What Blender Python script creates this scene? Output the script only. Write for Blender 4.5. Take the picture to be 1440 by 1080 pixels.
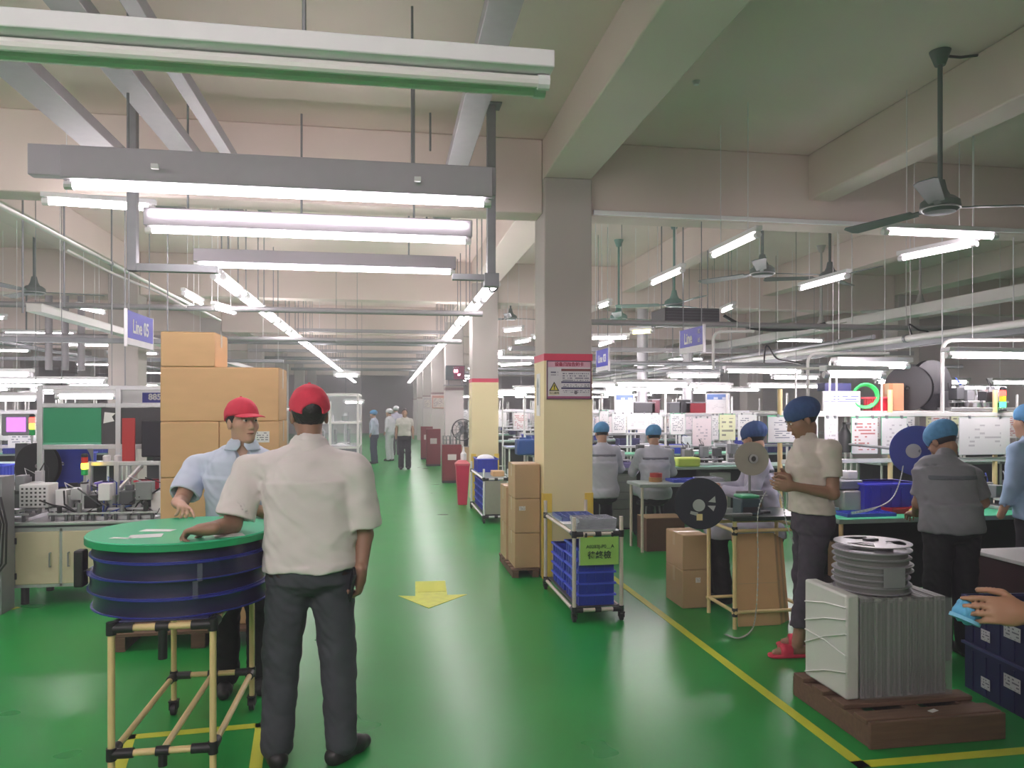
import bpy, bmesh, math, random
import numpy as np
from mathutils import Vector, Matrix, Quaternion

for o in list(bpy.data.objects): bpy.data.objects.remove(o)
SC = bpy.context.scene
COL = SC.collection
R = math.radians
rng = random.Random(7)

# ------------------------------------------------------------------ camera, world, exposure
FPX, U0, V0, CH, YAW = 1060.0, 720.0, 573.0, 1.58, R(9.37)
cam_d = bpy.data.cameras.new('camera'); cam = bpy.data.objects.new('camera', cam_d); COL.objects.link(cam)
cam_d.sensor_fit = 'HORIZONTAL'; cam_d.sensor_width = 36.0; cam_d.lens = FPX / 1440 * 36.0
cam_d.shift_y = (V0 - 540) / 1440; cam_d.clip_start = .05; cam_d.clip_end = 200
cam.location = (0, 0, CH); cam.rotation_euler = (R(90), 0, -YAW)
SC.camera = cam
w = bpy.data.worlds.new('world'); SC.world = w; w.use_nodes = True
w.node_tree.nodes['Background'].inputs[0].default_value = (.75, .78, .8, 1)
w.node_tree.nodes['Background'].inputs[1].default_value = .05
vs = SC.view_settings
SC.display_settings.display_device = 'sRGB'
vs.view_transform = 'Standard'; vs.look = 'None'; vs.exposure = EXPOSURE = 2.1; vs.gamma = 1.0
vs.use_curve_mapping = False
SC.cycles.max_bounces = 7; SC.cycles.diffuse_bounces = 4; SC.cycles.glossy_bounces = 3
SC.cycles.transmission_bounces = 4; SC.cycles.transparent_max_bounces = 6; SC.cycles.volume_bounces = 0
SC.cycles.sample_clamp_indirect = 4.0; SC.cycles.caustics_reflective = False; SC.cycles.caustics_refractive = False
TUBE_PWR = 9.0      # radiance of a lit fluorescent tube
HAZE = 0.010        # haze of the hall, per metre
vsn = w.node_tree.nodes.new('ShaderNodeVolumeScatter'); vsn.inputs['Color'].default_value = (.96, .96, 1, 1); vsn.inputs['Density'].default_value = HAZE
w.node_tree.links.new(vsn.outputs[0], w.node_tree.nodes['World Output'].inputs['Volume'])

# a photograph point carried onto a plane of the hall: Y, X, height or distance
CY, SY = math.cos(YAW), math.sin(YAW)
def at(u, v, Y=None, X=None, z=None, D=None):
    l = (u - U0) / FPX; h = -(v - V0) / FPX
    dx, dy = SY + l * CY, CY - l * SY
    if Y is not None: D = Y / dy
    elif X is not None: D = X / dx
    elif z is not None: D = (z - CH) / h
    return Vector((dx * D, dy * D, CH + h * D))
def ax(u, Y): return at(u, V0, Y=Y).x

# ------------------------------------------------------------------ materials
MATS = {}
def mat(name, col, rough=.6, metal=0.0, var=.12, scale=14.0, bump=0.0, emit=0.0, spec=.5, alpha=1.0, trans=0.0, stretch=None, coat=0.0, ior=None):
    if name in MATS: return MATS[name]
    m = bpy.data.materials.new(name); m.use_nodes = True
    nt = m.node_tree; b = nt.nodes['Principled BSDF']
    tc = nt.nodes.new('ShaderNodeTexCoord'); mp = nt.nodes.new('ShaderNodeMapping')
    nz = nt.nodes.new('ShaderNodeTexNoise'); nz.inputs['Scale'].default_value = scale; nz.inputs['Detail'].default_value = 4
    if stretch: mp.inputs['Scale'].default_value = stretch
    nt.links.new(tc.outputs['Object'], mp.inputs[0]); nt.links.new(mp.outputs[0], nz.inputs['Vector'])
    mx = nt.nodes.new('ShaderNodeMix'); mx.data_type = 'RGBA'
    c = list(col[:3])
    mx.inputs[6].default_value = [max(0, x * (1 - var)) for x in c] + [1]
    mx.inputs[7].default_value = [min(1, x * (1 + var)) for x in c] + [1]
    nt.links.new(nz.outputs['Fac'], mx.inputs[0]); nt.links.new(mx.outputs[2], b.inputs['Base Color'])
    b.inputs['Roughness'].default_value = rough; b.inputs['Metallic'].default_value = metal
    b.inputs['Specular IOR Level'].default_value = spec
    b.inputs['Alpha'].default_value = alpha; b.inputs['Transmission Weight'].default_value = trans
    b.inputs['Coat Weight'].default_value = coat
    if ior: b.inputs['IOR'].default_value = ior
    if emit:
        b.inputs['Emission Color'].default_value = c + [1]; b.inputs['Emission Strength'].default_value = emit
    if bump:
        bp = nt.nodes.new('ShaderNodeBump'); bp.inputs['Strength'].default_value = bump; bp.inputs['Distance'].default_value = .01
        nt.links.new(nz.outputs['Fac'], bp.inputs['Height']); nt.links.new(bp.outputs[0], b.inputs['Normal'])
    MATS[name] = m
    return m

def print_mat(name, paper, ink, rows=12, cover=.5, margin=.1, seed=0.0, cols=26):
    """paper with rows of small print (flat print only)"""
    if name in MATS: return MATS[name]
    m = bpy.data.materials.new(name); m.use_nodes = True
    nt = m.node_tree; b = nt.nodes['Principled BSDF']; L = nt.links.new
    tc = nt.nodes.new('ShaderNodeTexCoord'); sp = nt.nodes.new('ShaderNodeSeparateXYZ'); L(tc.outputs['Generated'], sp.inputs[0])
    def mth(op, a, bb=None, c=None):
        n = nt.nodes.new('ShaderNodeMath'); n.operation = op
        for i, x in enumerate((a, bb, c)):
            if x is None: continue
            if isinstance(x, (int, float)): n.inputs[i].default_value = x
            else: L(x, n.inputs[i])
        return n.outputs[0]
    row = mth('MULTIPLY', sp.outputs['Z'], rows)
    band = mth('LESS_THAN', mth('FRACT', row), .45)
    cell = nt.nodes.new('ShaderNodeCombineXYZ')
    L(mth('FLOOR', mth('MULTIPLY', sp.outputs['X'], cols)), cell.inputs[0]); L(mth('FLOOR', row), cell.inputs[1]); cell.inputs[2].default_value = seed
    wn = nt.nodes.new('ShaderNodeTexWhiteNoise'); wn.noise_dimensions = '3D'; L(cell.outputs[0], wn.inputs['Vector'])
    ink_on = mth('MULTIPLY', band, mth('LESS_THAN', wn.outputs['Value'], cover))
    ix = mth('LESS_THAN', mth('ABSOLUTE', mth('SUBTRACT', sp.outputs['X'], .5)), .5 - margin)
    iz = mth('LESS_THAN', mth('ABSOLUTE', mth('SUBTRACT', sp.outputs['Z'], .5)), .5 - margin)
    f = mth('MULTIPLY', ink_on, mth('MULTIPLY', ix, iz))
    mx = nt.nodes.new('ShaderNodeMix'); mx.data_type = 'RGBA'
    mx.inputs[6].default_value = list(paper) + [1]; mx.inputs[7].default_value = list(ink) + [1]
    L(f, mx.inputs[0]); L(mx.outputs[2], b.inputs['Base Color']); b.inputs['Roughness'].default_value = .7
    MATS[name] = m
    return m

def tube_mat(name, col, k=1.0):
    return mat(name, col, emit=TUBE_PWR * k, var=0, rough=.4)

# ------------------------------------------------------------------ mesh builder
class MB:
    def __init__(s): s.v = []; s.f = []
    def add(s, vs_, fs_, M=None):
        b = len(s.v)
        s.v += [tuple(M @ Vector(p)) if M is not None else tuple(p) for p in vs_]
        s.f += [tuple(b + i for i in f) for f in fs_]
        return s
    def box(s, x0, x1, y0, y1, z0, z1, M=None):
        if x1 < x0: x0, x1 = x1, x0
        if y1 < y0: y0, y1 = y1, y0
        if z1 < z0: z0, z1 = z1, z0
        v = [(x0,y0,z0),(x1,y0,z0),(x1,y1,z0),(x0,y1,z0),(x0,y0,z1),(x1,y0,z1),(x1,y1,z1),(x0,y1,z1)]
        return s.add(v, [(3,2,1,0),(4,5,6,7),(0,1,5,4),(1,2,6,5),(2,3,7,6),(3,0,4,7)], M)
    def cbox(s, c, d, M=None):
        return s.box(c[0]-d[0]/2, c[0]+d[0]/2, c[1]-d[1]/2, c[1]+d[1]/2, c[2]-d[2]/2, c[2]+d[2]/2, M)
    def cyl(s, p0, p1, r, n=12, r2=None, caps=True):
        p0, p1 = Vector(p0), Vector(p1); r2 = r if r2 is None else r2
        d = (p1 - p0)
        q = d.to_track_quat('Z', 'Y') if d.length > 1e-9 else Quaternion()
        vs_ = []
        for p, rr in ((p0, r), (p1, r2)):
            for i in range(n):
                a = 2 * math.pi * i / n
                vs_.append(tuple(p + q @ Vector((rr * math.cos(a), rr * math.sin(a), 0))))
        fs_ = [(i, (i+1) % n, n + (i+1) % n, n + i) for i in range(n)]
        if caps: fs_ += [tuple(range(n-1, -1, -1)), tuple(range(n, 2*n))]
        return s.add(vs_, fs_)
    def tube(s, pts, r, n=8):
        pts = [Vector(p) for p in pts]; k = len(pts); rings = []
        up = None
        for i, p in enumerate(pts):
            t = (pts[min(i+1, k-1)] - pts[max(i-1, 0)]).normalized()
            if up is None: up = t.orthogonal().normalized()
            up = (up - t * up.dot(t)); up = up.normalized() if up.length > 1e-6 else t.orthogonal().normalized()
            sd = t.cross(up)
            rr = r[i] if isinstance(r, (list, tuple)) else r
            rings.append([tuple(p + up * rr * math.cos(2*math.pi*j/n) + sd * rr * math.sin(2*math.pi*j/n)) for j in range(n)])
        vs_ = [q for g in rings for q in g]
        fs_ = [(i*n+j, i*n+(j+1) % n, (i+1)*n+(j+1) % n, (i+1)*n+j) for i in range(k-1) for j in range(n)]
        fs_ += [tuple(range(n-1, -1, -1)), tuple((k-1)*n + j for j in range(n))]
        return s.add(vs_, fs_)
    def lathe(s, prof, n=24, M=None, caps=True):
        vs_, k = [], len(prof)
        for (r, z) in prof:
            for j in range(n):
                a = 2*math.pi*j/n; vs_.append((r*math.cos(a), r*math.sin(a), z))
        fs_ = [(i*n+j, i*n+(j+1) % n, (i+1)*n+(j+1) % n, (i+1)*n+j) for i in range(k-1) for j in range(n)]
        if caps and prof[0][0] > 1e-6: fs_.append(tuple(range(n-1, -1, -1)))
        if caps and prof[-1][0] > 1e-6: fs_.append(tuple((k-1)*n + j for j in range(n)))
        return s.add(vs_, fs_, M)
    def ring(s, ri, ro, z0, z1, n=32, M=None):
        vs_ = []
        for (r, z) in ((ri,z0),(ro,z0),(ro,z1),(ri,z1)):
            for j in range(n):
                a = 2*math.pi*j/n; vs_.append((r*math.cos(a), r*math.sin(a), z))
        fs_ = [(i*n+j, i*n+(j+1) % n, ((i+1) % 4)*n+(j+1) % n, ((i+1) % 4)*n+j) for i in range(4) for j in range(n)]
        return s.add(vs_, fs_, M)
    def prism(s, poly, z0, z1, M=None):
        n = len(poly)
        vs_ = [(x, y, z0) for x, y in poly] + [(x, y, z1) for x, y in poly]
        fs_ = [tuple(range(n-1, -1, -1)), tuple(range(n, 2*n))] + [(i, (i+1) % n, n+(i+1) % n, n+i) for i in range(n)]
        return s.add(vs_, fs_, M)
    def ball(s, c, r, n=12, m=8):
        r = (r, r, r) if isinstance(r, (int, float)) else r
        prof = [(math.sin(math.pi*i/m), -math.cos(math.pi*i/m)) for i in range(m+1)]
        prof[0] = (0, -1); prof[-1] = (0, 1)
        return s.lathe([(max(p[0], 1e-4), p[1]) for p in prof], n, Matrix.Translation(c) @ Matrix.Diagonal((r[0], r[1], r[2], 1)))
    def build(s, name, m, parent=None, bevel=0.0, smooth=True, loc=None, angle=35):
        me = bpy.data.meshes.new(name); me.from_pydata(s.v, [], s.f)
        bm = bmesh.new(); bm.from_mesh(me); bmesh.ops.recalc_face_normals(bm, faces=bm.faces); bm.to_mesh(me); bm.free()
        return link(name, me, m, parent, bevel, smooth, loc, angle)

def link(name, me, m, parent=None, bevel=0.0, smooth=True, loc=None, angle=35):
    if m is not None and not me.materials: me.materials.append(m)
    if smooth:
        me.shade_smooth()
        if angle: me.set_sharp_from_angle(angle=R(angle))
    o = bpy.data.objects.new(name, me); COL.objects.link(o)
    if loc is not None: o.location = loc
    if parent is not None: o.parent = parent
    if bevel:
        md = o.modifiers.new('edge', 'BEVEL'); md.width = bevel; md.segments = 2; md.limit_method = 'ANGLE'; md.harden_normals = False
    return o

LABELS = {}
def tag(o, label, cat, group=None, kind=None):
    o['label'] = label; o['category'] = cat
    if group: o['group'] = group
    if kind: o['kind'] = kind
    LABELS.setdefault(label, []).append(o.name)
    return o
def thing(name, label, cat, loc=(0, 0, 0), rotz=0.0, group=None, rot=None):
    o = bpy.data.objects.new(name, None); COL.objects.link(o); o.empty_display_size = .05
    o.location = loc; o.rotation_euler = rot if rot is not None else (0, 0, rotz)
    return tag(o, label, cat, group)
def struct(o): o['kind'] = 'structure'; return o
def dup(root, loc, rotz=None, label=None, group=None, rot=None):
    r = root.copy(); COL.objects.link(r); r.location = loc
    if rotz is not None: r.rotation_euler = (0, 0, rotz)
    if rot is not None: r.rotation_euler = rot
    if label: r['label'] = label; LABELS.setdefault(label, []).append(r.name)
    if group: r['group'] = group
    for ch in list(root.children):
        c = ch.copy(); COL.objects.link(c); c.parent = r
        for g in list(ch.children):
            d = g.copy(); COL.objects.link(d); d.parent = c
    return r
ORD = ['zeroth','first','second','third','fourth','fifth','sixth','seventh','eighth','ninth','tenth','eleventh','twelfth','thirteenth','fourteenth','fifteenth','sixteenth','seventeenth','eighteenth','nineteenth','twentieth']

def text_mesh(body, size, align='CENTER', bold=0.0, depth=.0015):
    c = bpy.data.curves.new('text', 'FONT'); c.body = body; c.size = size; c.align_x = align; c.align_y = 'CENTER'
    c.extrude = depth; c.offset = bold; c.resolution_u = 3
    o = bpy.data.objects.new('text', c); COL.objects.link(o)
    bpy.context.view_layer.update()
    me = bpy.data.meshes.new_from_object(o.evaluated_get(bpy.context.evaluated_depsgraph_get()))
    bpy.data.objects.remove(o); bpy.data.curves.remove(c)
    me.materials.clear()
    return me
def lettering(body, size, m, parent, M, name='lettering', align='CENTER', bold=0.0, sx=1.0):
    me = text_mesh(body, size, align, bold); me.transform(Matrix.Diagonal((sx, 1, 1, 1))); me.transform(M)
    return link(name, me, m, parent, smooth=False)
# the frames that lettering is laid out in: facing -Y, -X, +X, upward
FACE_FRONT = Matrix.Rotation(R(90), 4, 'X')
FACE_LEFT = Matrix.Rotation(R(-90), 4, 'Z') @ FACE_FRONT
FACE_RIGHT = Matrix.Rotation(R(90), 4, 'Z') @ FACE_FRONT
def T(x, y, z): return Matrix.Translation((x, y, z))
# ------------------------------------------------------------------ people: signed-distance bodies meshed by surface nets
def smin(a, b, k):
    if k <= 0: return np.minimum(a, b)
    h = np.clip(.5 + .5 * (b - a) / k, 0, 1)
    return b + (a - b) * h - k * h * (1 - h)
def smax(a, b, k): return -smin(-a, -b, k)
def s_cone(p, a, b, r1, r2):
    a = np.asarray(a, np.float32); b = np.asarray(b, np.float32); ba = b - a
    pa = p - a; h = np.clip(pa @ ba / max(float(ba @ ba), 1e-9), 0, 1)
    d = pa - h[:, None] * ba
    return np.sqrt((d * d).sum(1)) - (r1 + (r2 - r1) * h)
def s_ell(p, c, r, Q=None):
    q = p - np.asarray(c, np.float32)
    if Q is not None: q = q @ Q
    r = np.asarray(r, np.float32)
    k0 = np.sqrt(((q / r) ** 2).sum(1)); k1 = np.sqrt(((q / (r * r)) ** 2).sum(1))
    return k0 * (k0 - 1) / np.maximum(k1, 1e-6)
def s_loft(p, a, b, right, W, Dp, e=2.4):
    """elliptic trunk from a to b; W, Dp: half widths at even stations"""
    a = np.asarray(a, np.float32); b = np.asarray(b, np.float32); ax_ = b - a; L = float(np.linalg.norm(ax_)); ax_ = ax_ / L
    r = np.asarray(right, np.float32); r = r - ax_ * (r @ ax_); r /= np.linalg.norm(r); f = np.cross(ax_, r)
    q = p - a; t = q @ ax_; x = q @ r; y = q @ f
    tt = np.clip(t / L, 0, 1); st = np.linspace(0, 1, len(W))
    ww = np.interp(tt, st, W); dd = np.interp(tt, st, Dp)
    k = (np.abs(x / ww) ** e + np.abs(y / dd) ** e) ** (1 / e)
    v = (k - 1) * np.minimum(ww, dd); over = np.maximum(np.maximum(-t, t - L), 0)
    return np.where(over > 0, np.sqrt(np.maximum(v, 0) ** 2 + over ** 2), v)
def wrinkle(p, amp, fr, sd=0.0):
    x, y, z = p[:, 0] * fr, p[:, 1] * fr, p[:, 2] * fr
    return amp * (np.sin(x * 1.3 + 2.1 * np.sin(z * .9 + sd) + sd) * np.sin(z * 1.1 + 1.7 * np.sin(y * 1.2 + sd)) + .5 * np.sin(2.3 * z + 1.9 * x - 2.2 * y + sd * 2))
def net(name, f, lo, hi, h, m, parent, angle=None):
    lo = np.asarray(lo, np.float32); hi = np.asarray(hi, np.float32); B = 4
    nc = np.ceil((hi - lo) / (h * B)).astype(int) + 1
    g = np.stack(np.meshgrid(*[np.arange(n) for n in nc], indexing='ij'), -1).reshape(-1, 3)
    cc = lo + (g + .5).astype(np.float32) * (h * B) - h * .5
    dc = f(cc.astype(np.float32))
    act = np.abs(dc) < h * B * 1.25 + .012
    val = np.repeat(np.repeat(np.repeat(dc.reshape(nc), B, 0), B, 1), B, 2).astype(np.float32)
    blk = g[act] * B
    off = np.stack(np.meshgrid(*[np.arange(B)] * 3, indexing='ij'), -1).reshape(-1, 3)
    fi = (blk[:, None, :] + off[None]).reshape(-1, 3)
    for s in range(0, len(fi), 400000):
        q = fi[s:s + 400000]
        val[q[:, 0], q[:, 1], q[:, 2]] = f(lo + q.astype(np.float32) * h)
    val[0] = val[-1] = 1; val[:, 0] = val[:, -1] = 1; val[:, :, 0] = val[:, :, -1] = 1
    ins = val < 0
    cnt = np.zeros(np.array(val.shape) - 1, np.int8); cs = [(i, j, k) for i in (0, 1) for j in (0, 1) for k in (0, 1)]
    sh = cnt.shape
    for (i, j, k) in cs: cnt += ins[i:i + sh[0], j:j + sh[1], k:k + sh[2]]
    ac = np.argwhere((cnt > 0) & (cnt < 8))
    if not len(ac): return None
    V = np.stack([val[ac[:, 0] + i, ac[:, 1] + j, ac[:, 2] + k] for i, j, k in cs], 1)
    C = np.array(cs, np.float32); ps = np.zeros((len(ac), 3)); n = np.zeros(len(ac))
    for a in range(8):
        for b in range(a + 1, 8):
            if np.abs(C[a] - C[b]).sum() != 1: continue
            m_ = (V[:, a] < 0) != (V[:, b] < 0); t = V[:, a] / np.where(m_, V[:, a] - V[:, b], 1)
            ps += np.where(m_[:, None], C[a] + t[:, None] * (C[b] - C[a]), 0); n += m_
    pos = lo + (ac + ps / n[:, None]) * h
    idm = np.full(sh, -1, np.int32); idm[ac[:, 0], ac[:, 1], ac[:, 2]] = np.arange(len(ac))
    faces = []
    for axis in range(3):
        sl0 = [slice(1, s_ - 1) for s_ in val.shape]; sl1 = list(sl0); sl0[axis] = slice(0, val.shape[axis] - 1); sl1[axis] = slice(1, val.shape[axis])
        A, Bv = ins[tuple(sl0)], ins[tuple(sl1)]
        e = np.argwhere(A != Bv); fl = A[e[:, 0], e[:, 1], e[:, 2]]
        e = e + np.array([0 if k == axis else 1 for k in range(3)])
        u, v_ = [(1, 2), (2, 0), (0, 1)][axis]
        du = np.zeros(3, int); du[u] = 1; dv = np.zeros(3, int); dv[v_] = 1
        qd = np.stack([idm[tuple((e - du - dv).T)], idm[tuple((e - dv).T)], idm[tuple(e.T)], idm[tuple((e - du).T)]], 1)
        qd[~fl] = qd[~fl][:, ::-1]
        faces.append(qd)
    F = np.concatenate(faces); F = F[(F >= 0).all(1)]
    me = bpy.data.meshes.new(name)
    me.vertices.add(len(pos)); me.vertices.foreach_set('co', pos.astype(np.float32).ravel())
    me.loops.add(len(F) * 4); me.loops.foreach_set('vertex_index', F.ravel().astype(np.int32))
    me.polygons.add(len(F)); me.polygons.foreach_set('loop_start', np.arange(0, len(F) * 4, 4, dtype=np.int32)); me.polygons.foreach_set('loop_total', np.full(len(F), 4, np.int32))
    me.update(); me.validate()
    return link(name, me, m, parent, angle=angle)

def rotz_v(v, a): return Vector((v[0]*math.cos(a) - v[1]*math.sin(a), v[0]*math.sin(a) + v[1]*math.cos(a), v[2]))

def person(label, loc, face, H=1.68, J=None, head=None, clothes=None, h=.007, cap=None, hands=True, hair=(.012, .01, .01), skin=(.42, .24, .16), group=None, wide=1.0, hp=None, lean=(0, 0), seat=False, shoes=(.02, .02, .02), seed=0.0, cat='person'):
    """loc: ground point; face: compass angle of the chest (0 = +Y, positive turns left); J: joints in world coordinates that replace the standing ones;
    head: (yaw, pitch, roll) of the head; lean: (forward, sideways) shift of the shoulders"""
    k = H / 1.70; base = Vector(loc); Jw = J or {}
    root = thing('person', label, cat, base, group=group)
    def L(x, y, z): return rotz_v((x * k, y * k, z * k), face)
    fw, sd = lean
    std = dict(pelvis=L(0, 0, .95), chest=L(sd * .7, fw * .7, 1.26), neck=L(sd, fw, 1.43), head=L(sd, fw + .03, 1.565),
               sh_r=L(.165 * wide + sd, fw - .01, 1.352), sh_l=L(-.165 * wide + sd, fw - .01, 1.352), el_r=L(.225 * wide + sd, fw - .02, 1.10), el_l=L(-.225 * wide + sd, fw - .02, 1.10),
               wr_r=L(.235 * wide + sd, fw + .07, .86), wr_l=L(-.235 * wide + sd, fw + .07, .86),
               hip_r=L(.085, 0, .90), hip_l=L(-.085, 0, .90), kn_r=L(.095, .02, .49), kn_l=L(-.095, .02, .49), an_r=L(.10, -.02, .085), an_l=L(-.10, -.02, .085))
    for n_, p_ in Jw.items(): std[n_] = Vector(p_) - base
    P = {n_: np.array(p_, np.float32) for n_, p_ in std.items()}
    RT = np.array(rotz_v((1, 0, 0), face), np.float32); FW = np.array(rotz_v((0, 1, 0), face), np.float32); UP = np.array((0, 0, 1), np.float32)
    hy, hpi, hr = head or (face, 0, 0)
    HM = (Matrix.Rotation(hy, 3, 'Z') @ Matrix.Rotation(-hpi, 3, 'X') @ Matrix.Rotation(hr, 3, 'Y'))
    HQ = np.array(HM, np.float32)                  # columns = head axes in world
    def hloc(p): return ((p - P['head']) @ HQ) / np.float32(k)
    def hw(x, y, z): return P['head'] + HQ @ (np.array((x, y, z), np.float32) * np.float32(k))
    near = h < .012
    def s_head(p):
        q = hloc(p)
        d = s_ell(q, (0, -.012, .035), (.076, .096, .088))
        d = smin(d, s_ell(q, (0, .026, -.035), (.062, .068, .085)), .03)
        d = smin(d, s_ell(q, (0, .062, -.098), (.030, .026, .022)), .03)
        for s in (-1, 1):
            d = smin(d, s_ell(q, (s * .040, .055, -.022), (.028, .028, .026)), .02)
            d = smax(d, -s_ell(q, (s * .032, .100, .008), (.020, .016, .012)), .012)
            d = smin(d, s_ell(q, (s * .031, .080, .008), (.015, .012, .012)), .004)
            d = smin(d, s_ell(q, (s * .078, -.006, -.008), (.010, .020, .032)), .008)
            d = smin(d, s_ell(q, (s * .013, .098, -.034), (.010, .012, .008)), .006)
        d = smin(d, s_cone(q, (0, .090, .012), (0, .110, -.028), .009, .013), .010)
        d = smin(d, s_ell(q, (0, .088, .028), (.045, .012, .008)), .012)
        d = smin(d, s_ell(q, (0, .090, -.060), (.022, .010, .006)), .006)
        d = smin(d, s_ell(q, (0, .086, -.070), (.020, .010, .007)), .006)
        return d * np.float32(k)
    def s_neck(p): return s_cone(p, P['neck'] - UP * .03 * k, hw(0, -.02, -.06), .060 * k, .054 * k)
    def arm(s): return P['sh_' + s], P['el_' + s], P['wr_' + s]
    HP = {'r': {}, 'l': {}}
    for s in 'rl': HP[s].update((hp or {}).get(s, {}))
    def hand_chain(s):
        """the palm and the finger bones of one hand: dir = where the fingers point, pn = where the palm faces, curl"""
        w_, e_ = P['wr_' + s], P['el_' + s]; q = HP[s]
        fd = np.array(q.get('dir', (w_ - e_)), np.float32); fd /= np.linalg.norm(fd)
        pn = np.array(q.get('palm', RT * (-1 if s == 'r' else 1)), np.float32); pn = pn - fd * (pn @ fd); pn /= np.linalg.norm(pn)
        th = np.cross(pn, fd) * (1 if s == 'l' else -1)            # towards the thumb
        cu = q.get('curl', .45); out = []
        kk = k * 1.0
        palm = (w_ + fd * .048 * kk, fd, pn, th)
        for i, (o_, ln, st) in enumerate(((.031, .076, .088), (.010, .084, .093), (-.011, .078, .090), (-.031, .062, .082))):
            c_ = cu[i] if isinstance(cu, (list, tuple)) else cu
            a0 = w_ + fd * st * kk + th * o_ * kk; pts = [w_ + fd * .05 * kk + th * o_ * .85 * kk, a0]
            ang = 0.0; cur = a0
            for j, fr in enumerate((.45, .32, .23)):
                ang += c_ * (1.0, 1.25, .8)[j]
                dv = fd * math.cos(ang) + pn * math.sin(ang)
                cur = cur + dv * ln * fr * kk; pts.append(cur)
            out.append((pts, (.0100 * kk, .0095 * kk, .0085 * kk, .0078 * kk, .0068 * kk)))
        tc_ = q.get('thumb', .5)
        t0 = w_ + fd * .018 * kk + th * .022 * kk; d1 = fd * .62 + th * .70 + pn * .25; d1 /= np.linalg.norm(d1)
        t1 = t0 + d1 * .045 * kk; d2 = fd * .85 + th * (.45 - tc_ * .5) + pn * (.2 + tc_ * .6); d2 /= np.linalg.norm(d2)
        t2 = t1 + d2 * .034 * kk; d3 = d2 + pn * tc_ * .6 - th * tc_ * .3; d3 /= np.linalg.norm(d3); t3 = t2 + d3 * .028 * kk
        out.append(([t0, t1, t2, t3], (.015 * kk, .012 * kk, .010 * kk, .008 * kk)))
        return palm, out
    CH_ = {s: hand_chain(s) for s in 'rl'} if hands else {}
    def s_hand(p, s):
        (pc, fd, pn, th), fs = CH_[s]
        Q = np.stack([th, fd, pn], 1)
        d = s_ell(p, pc, np.array((.043, .056, .017), np.float32) * k, Q)
        d = smin(d, s_cone(p, P['wr_' + s] - fd * .02, P['wr_' + s] + fd * .03 * k, .027 * k, .026 * k), .02)
        for pts, rr in fs:
            fdist = None
            for a in range(len(pts) - 1):
                c_ = s_cone(p, pts[a], pts[a + 1], rr[a], rr[a + 1])
                fdist = c_ if fdist is None else np.minimum(fdist, c_)
            d = smin(d, fdist, .005)
        return d
    Wt = np.array((.165, .160, .152, .158, .168, .145, .070)) * k * wide; Dt = np.array((.110, .108, .105, .112, .118, .098, .06)) * k * wide
    def s_trunk(p, g=0.0, top=.0):
        c = (P['pelvis'] + P['chest']) / 2
        m_ = P['chest']
        a = P['pelvis'] - UP * .10 * k; b = P['neck'] - UP * (.01 - top) * k
        d1 = s_loft(p, a, m_, RT, Wt[:4] + g, Dt[:4] + g)
        d2 = s_loft(p, m_ - (m_ - a) * .08, b, RT, Wt[3:] + g, Dt[3:] + g)
        d = smin(d1, d2, .04)
        for s in 'rl':
            d = smin(d, s_cone(p, P['sh_' + s], P['neck'] - UP * .05 * k, (.046 + g) * k, (.045 + g) * k), .05)
        return d
    def s_arm(p, s, g=0.0):
        a, e, w_ = arm(s)
        return smin(s_cone(p, a, e, (.052 * wide + g) * k, (.041 + g) * k), s_cone(p, e, w_, (.042 + g) * k, (.027 + g) * k), .015)
    def s_leg(p, s, g0=0.0, g1=0.0, g2=0.0):
        a, e, w_ = P['hip_' + s], P['kn_' + s], P['an_' + s]
        return smin(s_cone(p, a, e, (.088 * wide + g0) * k, (.056 + g1) * k), s_cone(p, e, w_, (.057 + g1) * k, (.037 + g2) * k), .02)
    def foot_dir(s):
        d = FW.copy(); q = (hp or {}).get('foot_' + s)
        if q is not None: d = np.array(rotz_v((0, 1, 0), q), np.float32)
        return d
    def s_foot(p, s, g=0.0):
        a = P['an_' + s]; d_ = foot_dir(s); z0 = np.array((a[0], a[1], a[2] - .052 * k), np.float32)
        return smin(s_cone(p, z0 - d_ * .045 * k, z0 + d_ * .10 * k, (.034 + g) * k, (.030 + g) * k), s_cone(p, z0 + d_ * .10 * k, z0 + d_ * .155 * k - UP * .006, (.034 + g) * k, (.022 + g) * k), .02)
    cl = clothes or {}
    bare = cl.get('bare_feet', False); long_pants = cl.get('hem', .06)
    def body(p):
        d = smin(s_head(p), s_neck(p), .018)
        d = smin(d, s_trunk(p, -.02), .03)
        for s in 'rl':
            a_ = s_arm(p, s)
            if hands: a_ = smin(a_, s_hand(p, s), .008)
            d = smin(d, a_, .02); d = smin(d, s_leg(p, s), .03)
            d = smin(d, s_foot(p, s, -.006 if not bare else -.002), .02)
        return d
    allp = np.array(list(P.values())); lo = allp.min(0) - .24; hi = allp.max(0) + .24; lo[2] = -.01 if P['an_r'][2] > 0 else lo[2]
    sk = mat('skin_%02d%02d%02d' % tuple(int(c * 99) for c in skin), skin, rough=.5, var=.10, scale=9, bump=.05)
    net('body', body, lo, hi, h, sk, root)
    pants_f = None
    if 'pants' in cl:
        cp = cl['pants']; gp = cp.get('loose', .012); hemz = cp.get('hem', .05) * k; wa = P['pelvis'] + UP * cp.get('waist', .06) * k
        def pants_f(p):
            d = s_loft(p, P['pelvis'] - UP * .13 * k, wa, RT, Wt[:3] + gp * .8, Dt[:3] + gp)
            d = smin(d, s_ell(p, P['pelvis'] - UP * .07 * k - FW * .05 * k, (.15 * k * wide, .10 * k, .12 * k), np.stack([RT, FW, UP], 1)), .03)
            d = np.maximum(d, (p - wa) @ UP)
            for s in 'rl': d = smin(d, s_leg(p, s, gp, gp + cp.get('knee', .012), gp + cp.get('cuff', .030)), .022)
            return smax(d, hemz - p[:, 2], .004) if not seat else d
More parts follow.
